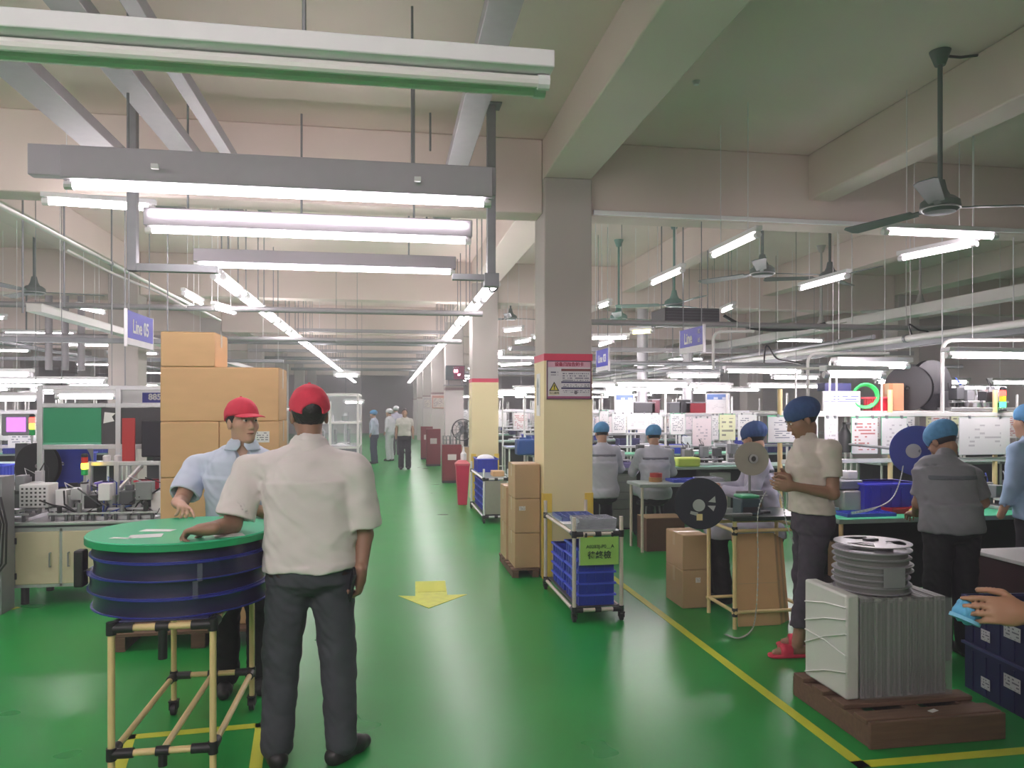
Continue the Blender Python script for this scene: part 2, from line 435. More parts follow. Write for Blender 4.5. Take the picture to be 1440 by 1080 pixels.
        def pants(p): return pants_f(p) + wrinkle(p, cp.get('fold', .0035), 19, seed + 5) + wrinkle(p, cp.get('fold', .0035) * .5, 47, seed + 1)
    # ---- shirt
    if 'shirt' in cl:
        c = cl['shirt']; g = c.get('loose', .012); hem = P['pelvis'] + UP * c.get('hem', -.06) * k
        slv = c.get('sleeve', .62); amp = c.get('fold', .0035)
        nb = P['neck'] + FW * .012; ND = P['head'] - FW * .02 - P['neck']; ND = ND / np.linalg.norm(ND)
        def shirt(p):
            d = s_trunk(p, g, -.005)
            d = smin(d, s_loft(p, hem, P['chest'], RT, Wt[1:4] * 1.02 + g * c.get('flare', 1.0), Dt[1:4] * 1.04 + g * c.get('flare', 1.0)), .03)
            if pants_f is not None: d = smin(d, pants_f(p) - .012, .02)
            d = smax(d, (hem - p) @ UP, .004)
            for s in 'rl':
                a, e, w_ = arm(s)
                if slv <= 1: en = a + (e - a) * slv; sl_ = s_cone(p, a, en + (e - a) * .12, (.060 * wide + g * .5) * k, (c.get('cuff', .068)) * k); ax_ = (e - a) / np.linalg.norm(e - a)
                else:
                    en = e + (w_ - e) * (slv - 1); ax_ = (w_ - e) / np.linalg.norm(w_ - e)
                    sl_ = smin(s_cone(p, a, e, (.060 * wide + g * .5) * k, (.052 + g * .4) * k), s_cone(p, e, en + ax_ * .03, (.052 + g * .4) * k, .040 * k), .02)
                cut = (p - en) @ ax_
                near_ = np.linalg.norm(p - en, axis=1) < .13
                sl_ = np.where(near_, smax(sl_, cut, .003), sl_)
                hollow = s_cone(p, en - ax_ * .04, en + ax_ * .1, (c.get('cuff', .068) - .020 if slv <= 1 else .026) * k, (c.get('cuff', .068) - .018 if slv <= 1 else .028) * k)
                sl_ = np.maximum(sl_, -hollow)
                d = smin(d, sl_, .022)
            d = smin(d, s_cone(p, P['neck'] - UP * .07 * k, P['neck'] + ND * .010, .085 * k, .070 * k), .02)
            # neck opening
            d = smax(d, -s_cone(p, nb + ND * .012, nb + ND * .3, .054 * k, .070 * k), .006)
            if c.get('open'):
                d = smax(d, -s_cone(p, nb + FW * .11 - UP * c['open'] * k, nb + FW * .06 + UP * .03, .008, .055), .008)
            return d + wrinkle(p, amp, 17, seed) + wrinkle(p, amp * .4, 41, seed + 2)
        net('shirt', shirt, lo, hi, h, c['mat'], root)
        if c.get('collar'):
            def collar(p):
                q = p - nb; z = q @ UP; r_ = np.sqrt((q @ RT) ** 2 + ((q @ FW) * .95) ** 2)
                R0 = (.066 - .18 * (z - .015)) * k
                d = np.maximum(np.abs(r_ - R0 - .004) - .005, np.abs(z - .012 * k) - .028 * k)
                fold = np.maximum(np.abs(r_ - R0 - .017 + .30 * (z - .01)) - .004, np.abs(z - .004 * k) - .026 * k)
                d = smin(d, fold, .004)
                gap = (np.abs(q @ RT) - np.clip(.012 - z * .7, .008, .05)) * .8
                return np.where(q @ FW > 0, smax(d, -gap, .004), d)
            net('collar', collar, P['neck'] - .16, P['neck'] + .16, min(h, .0042), c['mat'], root)
        if c.get('yoke'):
            yz = c['yoke']
            def yoke(p):
                d = shirt(p) - .004
                zz = (p - P['neck']) @ UP + .12 * k
                return np.maximum(np.maximum(np.maximum(d, np.abs(zz) - yz), np.abs((p - P['chest']) @ RT) - .165 * k), -(shirt(p) + .022))
            net('stripe', yoke, P['neck'] - .45, P['neck'] + .45, h, c['stripe'], root)
    # ---- trousers
    if 'pants' in cl:
        c = cp; g = gp
        net('trousers', pants, lo, hi, h, c['mat'], root)
        if c.get('belt') is not None:
            bz = wa - UP * .018
            def belt(p):
                d = s_loft(p, P['pelvis'] - UP * .13 * k, wa + UP * .05, RT, Wt[:3] + g * .8 + .006, Dt[:3] + g + .006)
                return np.maximum(d, np.abs((p - bz) @ UP) - .019)
            net('belt', belt, P['pelvis'] - .3, P['pelvis'] + .3, h, c['belt'], root)
    # ---- shoes
    if not bare:
        def shoe(p):
            d = None
            for s in 'rl':
                f_ = s_foot(p, s, .010); a = P['an_' + s]; f_ = smin(f_, s_cone(p, a - UP * .05, a + UP * .0, .044 * k, .045 * k), .02)
                f_ = smax(f_, (p - a) @ UP - .012, .004); d = f_ if d is None else np.minimum(d, f_)
            return np.maximum(d, .002 - p[:, 2])
        net('shoes', shoe, np.minimum(P['an_l'], P['an_r']) - .28, np.maximum(P['an_l'], P['an_r']) + .28, max(h, .007), mat('shoe_leather', shoes, .45), root)
    else:
        def strap(p):
            d = None
            for s in 'rl':
                a = P['an_' + s]; d_ = foot_dir(s); f_ = s_foot(p, s, .012)
                f_ = np.maximum(f_, np.abs((p - a) @ d_ - .085 * k) - .038); f_ = np.maximum(f_, .018 - p[:, 2]); d = f_ if d is None else np.minimum(d, f_)
                z0 = np.array((a[0], a[1], .012), np.float32)
                so = np.maximum(s_cone(p, z0 - d_ * .055 * k, z0 + d_ * .155 * k, .046 * k, .048 * k), np.abs(p[:, 2] - .010) - .009); d = np.minimum(d, so)
            return d
        net('slipper', strap, np.minimum(P['an_l'], P['an_r']) - .28, np.maximum(P['an_l'], P['an_r']) + .28, .006, mat('pink_rubber', (.75, .05, .10), .4), root)
    # ---- hair, cap, face
    hm = mat('hair_black', hair, .45, var=.3, scale=120, bump=.3)
    hb = (.07, -.075)
    def hair_f(p):
        q = hloc(p)
        d = s_ell(q, (0, -.014, .036), (.083, .103, .096))
        cut = smax(q[:, 1] * .9 - .045 - (q[:, 2] - .055) * .55, -(q[:, 2] + .055), .01)
        return np.maximum(d, cut) * k + wrinkle(p, .0012, 140)
    net('hair', hair_f, P['head'] - .17, P['head'] + .17, max(h * .8, .005), hm, root)
    if near:
        if cap != 'none_face':
            ew, ei = mat('eye_white', (.75, .72, .68), .25), mat('eye_iris', (.02, .012, .008), .2)
            for s in (-1, 1):
                e = MB().ball((0, 0, 0), (.0125 * k, .008 * k, .0062 * k), 12, 8).build('eye', ew, root, loc=Vector(hw(s * .031, .0905, .009)), angle=None); e.rotation_euler = HM.to_euler()
                e = MB().ball((0, 0, 0), (.0058 * k, .003 * k, .0055 * k), 10, 6).build('iris', ei, root, loc=Vector(hw(s * .031, .0975, .009)), angle=None); e.rotation_euler = HM.to_euler()
                br = MB().tube([Vector(hw(s * x_, y_, z_)) for x_, y_, z_ in ((.014, .1005, .027), (.028, .099, .031), (.042, .091, .030), (.052, .081, .025))], [.003 * k, .0042 * k, .0038 * k, .002 * k], 6).build('eyebrow', hm, root, angle=None)
            lm = mat('lip_skin', (skin[0] * .85, skin[1] * .55, skin[2] * .55), .4)
            MB().tube([Vector(hw(x_, y_, -.0655 + z_)) for x_, y_, z_ in ((-.023, .088, 0), (-.012, .0965, .002), (0, .099, .001), (.012, .0965, .002), (.023, .088, 0))], [.002 * k, .0045 * k, .005 * k, .0045 * k, .002 * k], 8).build('lips', lm, root, angle=None)
    if cap == 'red' or cap == 'baseball':
        cm = mat('red_cap_cloth', (.70, .045, .085), .8, var=.1, scale=60, bump=.1)
        def capf(p):
            q = hloc(p); d = s_ell(q, (0, -.012, .040), (.092, .112, .108)); inner = s_ell(q, (0, -.012, .036), (.086, .106, .098))
            lowz = .040 - np.maximum(-q[:, 1], 0) * .35
            d = np.maximum(d, lowz - q[:, 2])
            arch = s_ell(q, (0, -.115, .012), (.045, .06, .038))
            return smax(d, -arch, .004) * k + wrinkle(p, .0012, 40)
        c0 = net('cap', capf, P['head'] - .17, P['head'] + .19, min(h, .006), cm, root)
        def visor(p):
            q = hloc(p); e = s_ell(q, (0, .080, .04), (.080, .105, 1.0))
            zz = q[:, 2] - (.050 - .9 * q[:, 0] ** 2 * 3.0 - np.maximum(q[:, 1] - .08, 0) * .22)
            return np.maximum(np.maximum(e, np.abs(zz) - .0035), -s_ell(q, (0, -.012, .036), (.085, .104, .098))) * k * .8
        net('visor', visor, P['head'] - .17, P['head'] + .23, .0045 if near else h, cm, root)
        MB().ball(Vector(hw(0, -.012, .147)), .008, 10, 6).build('cap_button', cm, root)
    elif cap in ('blue', 'white', 'navy'):
        cm = mat('cap_' + cap, {'blue': (.10, .30, .55), 'white': (.7, .73, .75), 'navy': (.05, .10, .25)}[cap], .85, var=.18, scale=40, bump=.2)
        def bouf(p):
            q = hloc(p)
            d = s_ell(q, (0, -.024, .058), (.100, .124, .092))
            d = smax(d, (.022 - .30 * (q[:, 1] * -1).clip(0)) - q[:, 2] + .0, .02)
            band = np.maximum(s_ell(q, (0, -.012, .036), (.090, .108, .102)), np.abs(q[:, 2] - .030 + np.maximum(-q[:, 1], 0) * .30) - .014)
            ang = np.arctan2(q[:, 0], q[:, 1])
            return smin(d + .0022 * np.sin(ang * 22) * np.clip(1.2 - (q[:, 2]) * 8, 0, 1), band, .010) * k
        net('bouffant_cap', bouf, P['head'] - .2, P['head'] + .2, min(h, .007) if near else h, cm, root)
    return root, P, hw
# ------------------------------------------------------------------ the hall
CEIL = 4.07
XL, XR, YB, YF = -17.0, 14.5, -4.0, 47.0
def floor_mat():
    m = bpy.data.materials.new('green_epoxy'); m.use_nodes = True
    nt = m.node_tree; b = nt.nodes['Principled BSDF']; L = nt.links.new; N = nt.nodes.new
    tc = N('ShaderNodeTexCoord')
    def noise(scale, st, detail=5):
        mp = N('ShaderNodeMapping'); mp.inputs['Scale'].default_value = st; L(tc.outputs['Object'], mp.inputs[0])
        n = N('ShaderNodeTexNoise'); n.inputs['Scale'].default_value = scale; n.inputs['Detail'].default_value = detail; L(mp.outputs[0], n.inputs['Vector']); return n
    n1 = noise(.9, (1, 1, 1), 2); n2 = noise(1.7, (1, 1.3, 1), 2)
    cr = N('ShaderNodeValToRGB'); cr.color_ramp.elements[0].color = (.009, .20, .034, 1); cr.color_ramp.elements[1].color = (.018, .36, .066, 1)
    cr.color_ramp.elements[0].position = 0; cr.color_ramp.elements[1].position = 1
    mx = N('ShaderNodeMix'); mx.data_type = 'FLOAT'; mx.inputs[0].default_value = .4; L(n1.outputs['Fac'], mx.inputs[2]); L(n2.outputs['Fac'], mx.inputs[3])
    L(mx.outputs[0], cr.inputs[0]); L(cr.outputs[0], b.inputs['Base Color'])
    r = N('ShaderNodeMapRange'); r.inputs[3].default_value = .25; r.inputs[4].default_value = .33; r.inputs[1].default_value = 0; r.inputs[2].default_value = 1
    L(n2.outputs['Fac'], r.inputs[0]); L(r.outputs[0], b.inputs['Roughness'])
    b.inputs['Specular IOR Level'].default_value = .34
    return m
M_conc = mat('painted_concrete', (.78, .65, .60), .85, var=.08, scale=1.2, bump=.05)
M_beam = mat('beam_paint', (.70, .60, .545), .85, var=.08, scale=1.5, bump=.05)
M_wall = mat('wall_paint', (.56, .49, .48), .85, var=.08, scale=1.0)
M_pil = mat('pillar_paint', (.46, .42, .39), .75, var=.06, scale=2)
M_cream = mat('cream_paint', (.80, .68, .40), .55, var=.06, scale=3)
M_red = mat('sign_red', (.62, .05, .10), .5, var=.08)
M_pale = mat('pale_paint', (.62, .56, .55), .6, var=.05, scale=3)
M_yel = mat('guard_yellow', (.78, .55, .08), .5, var=.12, scale=9)
M_tape = mat('floor_tape', (.56, .60, .03), .5, var=.15, scale=6)
M_alu = mat('aluminium', (.62, .62, .64), .38, metal=.75, var=.06, scale=30)
M_steel = mat('grey_steel', (.26, .27, .28), .5, metal=.5, var=.12, scale=12)
M_dsteel = mat('dark_steel', (.10, .105, .11), .5, metal=.4, var=.15, scale=12)
M_white = mat('white_enamel', (.78, .77, .78), .45, var=.03)
M_black = mat('black_plastic', (.018, .018, .020), .45, var=.2)
M_dark = mat('dark_panel', (.05, .05, .052), .5, var=.15)
M_pipe = mat('cream_pipe', (.80, .61, .30), .4, var=.08, scale=6)
M_wpipe = mat('white_pipe', (.70, .69, .66), .45, var=.06)
M_blue = mat('blue_plastic', (.020, .045, .40), .40, var=.15, scale=8)
M_navy = mat('navy_plastic', (.020, .022, .095), .42, var=.2, scale=8)
M_card = mat('cardboard', (.68, .43, .215), .8, var=.08, scale=6, stretch=(1, 1, 3))
M_card2 = mat('cardboard_tan', (.50, .34, .19), .8, var=.08, scale=6)
M_tapeb = mat('packing_tape', (.50, .36, .20), .3, var=.05)
M_wood = mat('pallet_wood', (.15, .085, .05), .8, var=.35, scale=5, stretch=(1, 9, 9), bump=.3)
M_paper = mat('white_paper', (.80, .79, .78), .7, var=.03)
M_greenmat = mat('green_mat', (.03, .42, .20), .45, var=.08)
M_clear = mat('clear_film', (.75, .77, .80), .15, var=.05, alpha=.35, spec=.6)

struct(MB().box(XL, XR, YB, YF, -.12, 0).build('floor', floor_mat(), smooth=False))
struct(MB().box(XL, XR, YB, YF, CEIL, CEIL + .15).build('ceiling', M_conc, smooth=False))
struct(MB().box(XL - .2, XL, YB, YF, 0, CEIL).build('wall_left', M_wall, smooth=False))
struct(MB().box(XR, XR + .2, YB, YF, 0, CEIL).build('wall_right', M_wall, smooth=False))
struct(MB().box(XL, XR, YF, YF + .2, 0, CEIL).build('wall_back', M_wall, smooth=False))
struct(MB().box(XL, XR, YB - .2, YB, 0, CEIL).build('wall_front', M_wall, smooth=False))
PY = [6.78 + 6.0 * i for i in range(7)]
ROWS = [-11.55, -4.36, 1.42, 9.45]
PW = .45
for X in ROWS:
    b = MB().box(X, X + PW, YB, YF, 3.70, CEIL); struct(b.build('beam', M_beam, bevel=.012))
for Y in [.78] + PY:
    b = MB()
    xs = [XL] + [v for X in ROWS for v in (X, X + PW)] + [XR]
    for i in range(0, len(xs), 2): b.box(xs[i], xs[i + 1], Y + .08, Y + .38, 3.38, CEIL)
    struct(b.build('beam', M_beam, bevel=.012))
for X in (4.09, 6.76, 11.9):
    b = MB()
    ys = [.78 + 6 * i for i in range(8)]
    for i in range(len(ys) - 1): b.box(X, X + .26, ys[i] + .38, ys[i + 1] + .08, 3.62, CEIL)
    struct(b.build('beam', M_beam, bevel=.012))
for X0_, X1_, lab in ((1.9, 9.4, 'pale conduit along the lower edge of the cross beam over the right bay'),):
    tag(MB().box(X0_, X1_, 6.815, 6.855, 3.385, 3.425).build('beam_conduit', M_white, bevel=.004), lab, 'conduit')
pillar_of = {}
for X in ROWS:
    for i, Y in enumerate(PY):
        if X == -11.55 and i < 2: continue
        if X == 9.45 and i < 1: continue
        p = struct(MB().box(X, X + PW, Y, Y + PW, 0, 3.70).build('pillar', M_pil, bevel=.012)); pillar_of[(X, i)] = p
        if X == 1.42:
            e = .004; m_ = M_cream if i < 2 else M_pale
            MB().ring(1, 1, 0, 0) if False else None
            def sleeve(z0, z1, ee, m__, nm):
                b = MB(); b.box(X - ee, X + PW + ee, Y - ee, Y, z0, z1); b.box(X - ee, X + PW + ee, Y + PW, Y + PW + ee, z0, z1)
                b.box(X - ee, X, Y, Y + PW, z0, z1); b.box(X + PW, X + PW + ee, Y, Y + PW, z0, z1); return b.build(nm, m__, p, smooth=False)
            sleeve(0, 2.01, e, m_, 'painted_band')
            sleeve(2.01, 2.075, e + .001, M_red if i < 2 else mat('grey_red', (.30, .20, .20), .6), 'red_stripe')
            if i < 2:
                for (cx, cy, sx, sy) in ((X, Y, 1, 1), (X + PW, Y, -1, 1)):
                    b = MB(); o_ = .012
                    b.box(cx - sx * o_, cx + sx * .07, cy - o_, cy - e - .001, 0, .79); b.box(cx - sx * o_, cx - sx * (e + .001), cy - o_, cy + .085, 0, .79)
                    b.build('corner_guard', M_yel, p, bevel=.003)
# the notice cards and boards of the pillars
def notice(root_label, X, Y, z0, z1, w_, cat='sign'):
    t = thing('safety_notice', root_label, cat, (X, Y, z0)); H = z1 - z0; e = .012
    MB().box(-w_/2, w_/2, -e, 0, 0, H).build('board', mat('notice_white', (.66, .64, .66), .4), t)
    fr = MB(); f = .011
    fr.box(-w_/2, w_/2, -e - .004, -e, H - f, H); fr.box(-w_/2, w_/2, -e - .004, -e, 0, f); fr.box(-w_/2, -w_/2 + f, -e - .004, -e, f, H - f); fr.box(w_/2 - f, w_/2, -e - .004, -e, f, H - f)
    fr.build('frame', mat('notice_frame', (.16, .06, .11), .4), t)
    return t, H, e
Y = PY[0] - .005; X = 1.42 + PW / 2 + .005
t, H, e = notice('white safety notice with a yellow warning triangle and red title on the cream pillar', X, Y, 1.655, 2.012, .425)
def stick(poly_or_box, m_, nm, th=.002):
    x0, x1, z0, z1 = poly_or_box
    MB().box(x0, x1, -e - th, -e, z0, z1).build(nm, m_, t, smooth=False)
w2 = .2
stick((-w2, w2, H - .062, H - .012), mat('notice_pink', (.72, .42, .52), .5), 'title_strip', .0015)
lettering('设备风险告知卡', .040, mat('ink_red', (.35, .01, .05), .5), t, T(0, -e - .0025, H - .037) @ FACE_FRONT, 'title', sx=.98, bold=.001)
stick((-.075, w2, H - .098, H - .076), mat('ink_brown', (.20, .05, .05), .5), 'bar'); 
for zz in (H - .200, H - .255): stick((-.075, w2, zz - .007, zz + .008), mat('ink_navy', (.05, .04, .13), .5), 'bar')
stick((-.068, .195, H - .188, H - .104), print_mat('notice_rows', (.66, .64, .66), (.16, .15, .22), 4, .6, .02, 3, 30), 'print')
stick((-.068, .195, H - .244, H - .211), print_mat('notice_rows2', (.66, .64, .66), (.2, .2, .25), 2, .5, .02, 5, 30), 'print')
stick((-.068, .195, H - .296, H - .266), print_mat('notice_rows3', (.66, .64, .66), (.2, .2, .25), 2, .5, .02, 6, 30), 'print')
stick((-.185, -.095, H - .142, H - .088), print_mat('notice_rows4', (.66, .64, .66), (.12, .1, .16), 2, .75, .12, 8, 6), 'print')
b = MB(); b.prism([(-.190, -.004), (-.094, -.004), (-.142, .080)], -.003, 0, T(0, -e, H - .276) @ FACE_FRONT @ Matrix.Diagonal((1, 1, -1, 1))); b.build('triangle', M_black, t, smooth=False)
b = MB(); b.prism([(-.175, .004), (-.109, .004), (-.142, .064)], -.005, 0, T(0, -e, H - .276) @ FACE_FRONT @ Matrix.Diagonal((1, 1, -1, 1))); b.build('triangle_field', mat('warn_yellow', (.72, .60, .08), .5), t, smooth=False)
lettering('!', .055, M_black, t, T(-.142, -e - .007, H - .248) @ FACE_FRONT, 'mark', bold=.002)
stick((-.190, -.094, H - .318, H - .284), mat('label_cream', (.70, .66, .45), .5), 'caption_strip', .0015)
lettering('当心触电', .024, M_black, t, T(-.142, -e - .0025, H - .300) @ FACE_FRONT, 'caption')
stick((-w2, w2, .012, .028), mat('notice_foot', (.35, .08, .18), .5), 'foot_strip')
MB().cyl((.062, -e - .003, .062), (.062, -e, .062), .016, 16).build('stamp', mat('stamp_grey', (.15, .14, .16), .5), t)
# narrow arrow sign on the aisle side of the same pillar
t = thing('arrow_sticker', 'narrow white sticker with a grey arrow on the aisle side of the cream pillar', 'sign', (1.42 - .005, PY[0] + .25, 1.50))
MB().box(-.004, 0, -.08, .08, 0, .40).build('sheet', M_paper, t, smooth=False)
b = MB(); b.prism([(-.05, .27), (0, .36), (.05, .27), (.022, .27), (.022, .10), (-.022, .10), (-.022, .27)], 0, .002, T(-.006, 0, 0) @ FACE_LEFT); b.build('arrow', mat('arrow_grey', (.25, .3, .3), .5), t, smooth=False)

# ------------------------------------------------------------------ floor markings
def strip(label, pts, w_, nm='floor_line', cat='floor marking', z=.002, m_=None):
    b = MB(); pts = [Vector((p[0], p[1], 0)) for p in pts]
    for a, c in zip(pts[:-1], pts[1:]):
        d = (c - a).normalized(); n_ = Vector((-d.y, d.x, 0)) * w_ / 2; a2 = a - d * w_ / 2; c2 = c + d * w_ / 2
        b.add([a2 + n_, a2 - n_, c2 - n_, c2 + n_] + [q + Vector((0, 0, z)) for q in (a2 + n_, a2 - n_, c2 - n_, c2 + n_)], [(0,1,2,3),(7,6,5,4),(0,4,5,1),(1,5,6,2),(2,6,7,3),(3,7,4,0)])
    return tag(b.build(nm, m_ or M_tape, smooth=False), label, cat)
strip('long yellow floor line beside the pallet of grey trays, turning at its corner', [(2.065, 13.0), (2.065, 3.04), (4.6, 3.04)], .06)
g = lambda u, v: at(u, v, z=0)
strip('yellow floor tape outlining three sides of the bay under the pipe trolley', [(-.985, 2.6), (-1.22, 3.86), (-.62, 3.90), (-.47, 2.5)], .055)
strip('short yellow floor line by the machine cabinets at the far left', [g(-120, 884), g(22, 855)], .05)
pts = [g(u, v) for u, v in ((560, 838), (603, 855.5), (657, 836), (629, 837), (626, 817), (584, 818), (584, 838.5))]
b = MB(); b.add([(p.x, p.y, z) for z in (.0, .0025) for p in pts], [tuple(range(6, -1, -1)), tuple(range(7, 14))] + [(i, (i+1) % 7, 7+(i+1) % 7, 7+i) for i in range(7)])
t = tag(b.build('floor_arrow', mat('arrow_yellow', (.62, .70, .05), .5, var=.2, scale=14), smooth=False), 'yellow direction arrow taped on the green aisle floor', 'floor marking')
c = g(606, 826); b = MB(); b.box(-.12, .12, -.17, .17, .0026, .004); b.build('print', print_mat('arrow_print', (.66, .72, .10), (.40, .32, .06), 9, .55, .02, 4, 14), t, smooth=False, loc=(c.x, c.y, 0))
# ------------------------------------------------------------------ fluorescent lamps
M_tube = tube_mat('lit_tube', (1.0, .90, .955))
M_tubeP = tube_mat('lit_tube_pinkish', (1.0, .86, .95), .45)
M_tubeR = tube_mat('lit_tube_right', (1.0, .91, .94), .35); M_tubeB = tube_mat('lit_tube_front', (1.0, .90, .95), 1.75)
M_tubeM = tube_mat('lit_tube_rows', (1.0, .92, .965), .55); M_tubeT = tube_mat('lit_task_tube', (1.0, .90, .96), 2.1); M_tubeY = tube_mat('lit_tube_yellow', (1.0, .88, .35), .5)
M_tubeOff = mat('unlit_tube', (.80, .76, .74), .3, var=.02)
M_hous = mat('lamp_housing', (.40, .375, .41), .5, var=.05)
M_housW = mat('lamp_housing_white', (.80, .79, .80), .45, var=.03)
def make_lamp(label, ln, tubes=1, m_=None, mh=None, r=.016, w_=.09, hh=.06, group=None, name='fluorescent_lamp', style='batten'):
    """a lamp along its own X, origin at the tube axis; housing above"""
    t = thing(name, label, 'lamp', group=group); m_ = m_ or M_tube; mh = mh or M_hous; h2 = ln / 2
    if style == 'hood':
        b = MB(); b.prism([(-w_ * .5, .02), (-w_ * .22, .02 + hh), (w_ * .22, .02 + hh), (w_ * .5, .02), (w_ * .46, .02), (w_ * .18, .012 + hh), (-w_ * .18, .012 + hh), (-w_ * .46, .02)], -h2 - .03, h2 + .03, Matrix.Rotation(R(90), 4, 'Z') @ FACE_FRONT); b.build('reflector', mh, t)
        MB().box(-h2 - .03, h2 + .03, -.035, .035, .02 + hh, .06 + hh).build('ballast_box', mh, t, bevel=.004)
    else:
        MB().box(-h2 - .02, h2 + .02, -w_ / 2, w_ / 2, .03, .03 + hh).build('housing', mh, t, bevel=.006)
    for k in range(tubes):
        y = (k - (tubes - 1) / 2) * max(.062, r * 3.6)
        MB().cyl((-h2 + .03, y, 0), (h2 - .03, y, 0), r, 10).build('tube', m_, t)
        for s in (-1, 1):
            MB().cyl((s * (h2 - .035), y, 0), (s * (h2 + .012), y, 0), r * 1.25, 10).build('lamp_holder', M_white, t)
            MB().box(s * (h2 - .012) - .008, s * (h2 - .012) + .008, y - .012, y + .012, 0, .05).build('socket', M_white, t, smooth=False)
    return t
def hang(t, z, off, n_=2):
    """thin rods from the lamp up to the ceiling, parts of the lamp"""
    for x in off: MB().cyl((x, 0, .08), (x, 0, CEIL - z), .006, 6).build('hanging_rod', M_steel, t)

LZ = 2.95
# the four long lamps across the aisle
x0, x1 = -1.87, .66
for i, (Y, lab, lit) in enumerate(((3.02, 'unlit twin tube lamp across the aisle, nearest to the camera under the ceiling', 0), (4.72, 'long lit lamp in a deep grey hood, second across the aisle', 1), (5.86, 'long lit tube lamp, third of the four across the aisle', 1), (7.28, 'long lit tube lamp, last of the four across the aisle', 1))):
    L_ = 3.4 if i == 0 else (2.46 if i == 1 else 2.36)
    xc = .63 - L_ / 2
    t = make_lamp(lab, L_, 2 if i == 0 else 1, M_tubeOff if i == 0 else M_tube, M_hous if i != 0 else M_housW, .020 if i else .024, (.24, .10, .07, .06)[i], (.07, .19, .13, .12)[i], style='batten')
    t.location = (xc, Y, LZ - (.06, .085, .075, .065)[i])
    for s_ in (-.9, .75): MB().cyl((s_, 0, .09), (s_, 0, CEIL - t.location.z), .008, 6).build('hanging_rod', M_steel, t)
    if i == 2: MB().cyl((-L_/2 + .02, -.045, .115), (L_/2 - .02, -.045, .115), .007, 8).build('second_tube', M_tube, t)  # thin emissive strip above the main tube
    if i == 1:
        MB().box(-L_/2 - .22, L_/2 + .05, .02, .10, .06, .24).build('support_channel', M_hous, t, bevel=.006)
        for x in (-.72, .78): MB().box(x - .02, x + .02, -.125, -.10, .085, .115).build('clip', M_white, t, bevel=.003)
# rows along the aisle, lengthened by added lamps to brighten the far end
ORD2 = ['twenty-first','twenty-second','twenty-third','twenty-fourth']
def row(X, Ys, lab, grp, twin, z=2.95, ln=1.22):
    first = None
    for i, Y in enumerate(Ys):
        l_ = lab % ((ORD + ORD2)[i + 1])
        if first is None:
            first = make_lamp(l_, ln, twin, M_tubeM, M_housW, .027, .07, .05, group=grp)
            for s in (-1, 1): MB().cyl((s * .45, 0, .07), (s * .45, 0, CEIL - z), .008, 6).build('hanging_rod', M_steel, first)
            first.location = (X, Y, z); first.rotation_euler = (0, 0, R(90))
        else: dup(first, (X, Y, z), R(90), l_, grp)
row(1.16, [8.9 + 1.4 * i for i in range(24)], 'lit twin lamp along the right edge of the aisle, %s from the near end', 'lamps along the right edge of the aisle', 2)
row(-1.75, [8.9 + 1.4 * i for i in range(24)], 'lit twin lamp along the left edge of the aisle, %s from the near end', 'lamps along the left edge of the aisle', 2)
# ceiling lamps over the right bay, put where they show
def lamp_between(label, a, b, z, m_=None, tubes=1, group=None, r=.02):
    p, q = at(*a, z=z), at(*b, z=z); ln = (q - p).length
    t = make_lamp(label, min(ln, 2.4), tubes, m_ or (M_tubeR if 'right bay' in (group or '') else None), M_housW, r, .06, .04, group); t.location = (p + q) / 2
    t.rotation_euler = (0, 0, math.atan2(q.y - p.y, q.x - p.x))
    for s in (-1, 1): MB().cyl((s * ln * .3, 0, .07), (s * ln * .3, 0, CEIL - z), .0035, 6).build('hanging_rod', M_housW, t)
    return t
GR = 'lamps under the ceiling of the right bay'
lamp_between('lit tube lamp by the upper right edge, nearest of the right bay', (1243, 326), (1400, 333), 2.95, M_tubeP, group=GR)
lamp_between('lit tube lamp running back below the nearest lamp of the right bay', (1372, 343), (1266, 364), 2.90, M_tubeP, group=GR)
lamp_between('lit slanting tube lamp between the two nearest right bay ceiling fans', (1066, 330), (1002, 360), 2.95, group=GR)
lamp_between('lit slanting tube lamp left of the aluminium fan nearest the cream pillar', (960, 380), (917, 399), 2.95, group=GR)
lamp_between('lit slanting tube lamp under the middle fans of the right bay', (1192, 388), (1126, 406), 2.90, M_tubeP, group=GR)
lamp_between('lit tube lamp just right of the cream pillar above the notice', (830, 476), (884, 475), 2.62, group=GR)
lamp_between('yellow lit tube lamp behind the white one beside the cream pillar', (888, 468), (918, 466), 2.62, M_tubeY, group=GR)
lamp_between('short lit lamp under the yellow tube beside the cream pillar', (843, 486), (862, 480), 2.6, group=GR)
lamp_between('tiny lit lamp far behind the fans right of the cream pillar', (843, 432), (858, 427), 2.95, group=GR)
lamp_between('lit lamp at the corner of the dark air conditioning unit', (1016, 438), (1032, 431), 2.95, group=GR)
GL = 'lamps under the ceiling of the left bay'
lamp_between('short lit tube lamp behind the left end of the second aisle lamp', (62, 283), (216, 293), 3.18, r=.024)
lamp_between('lit tube lamp far left beside the conduit, above the machines', (110, 432), (146, 440), 2.9, group=GL)
lamp_between('lit lamp behind the near end of the left aisle row', (258, 413), (284, 427), 2.95, group=GL)
lamp_between('lit lamp at the far left edge behind the first fan', (300, 432), (330, 440), 2.75, group=GL)
for i, (u, v, du) in enumerate(((722, 466, 26), (735, 482, 20), (727, 514, 44), (700, 500, 16), (760, 455, 0))):
    if du: lamp_between('lit far lamp seen between the two cream pillars, %s from the left' % ORD[[2, 0, 1, 0][i] + 1] if i != 1 else 'lit far lamp between the cream pillars, a little below the uppermost', (u - du / 2, v), (u + du / 2, v - 3), 2.9 if v < 490 else 2.55, group='far lamps between the cream pillars')
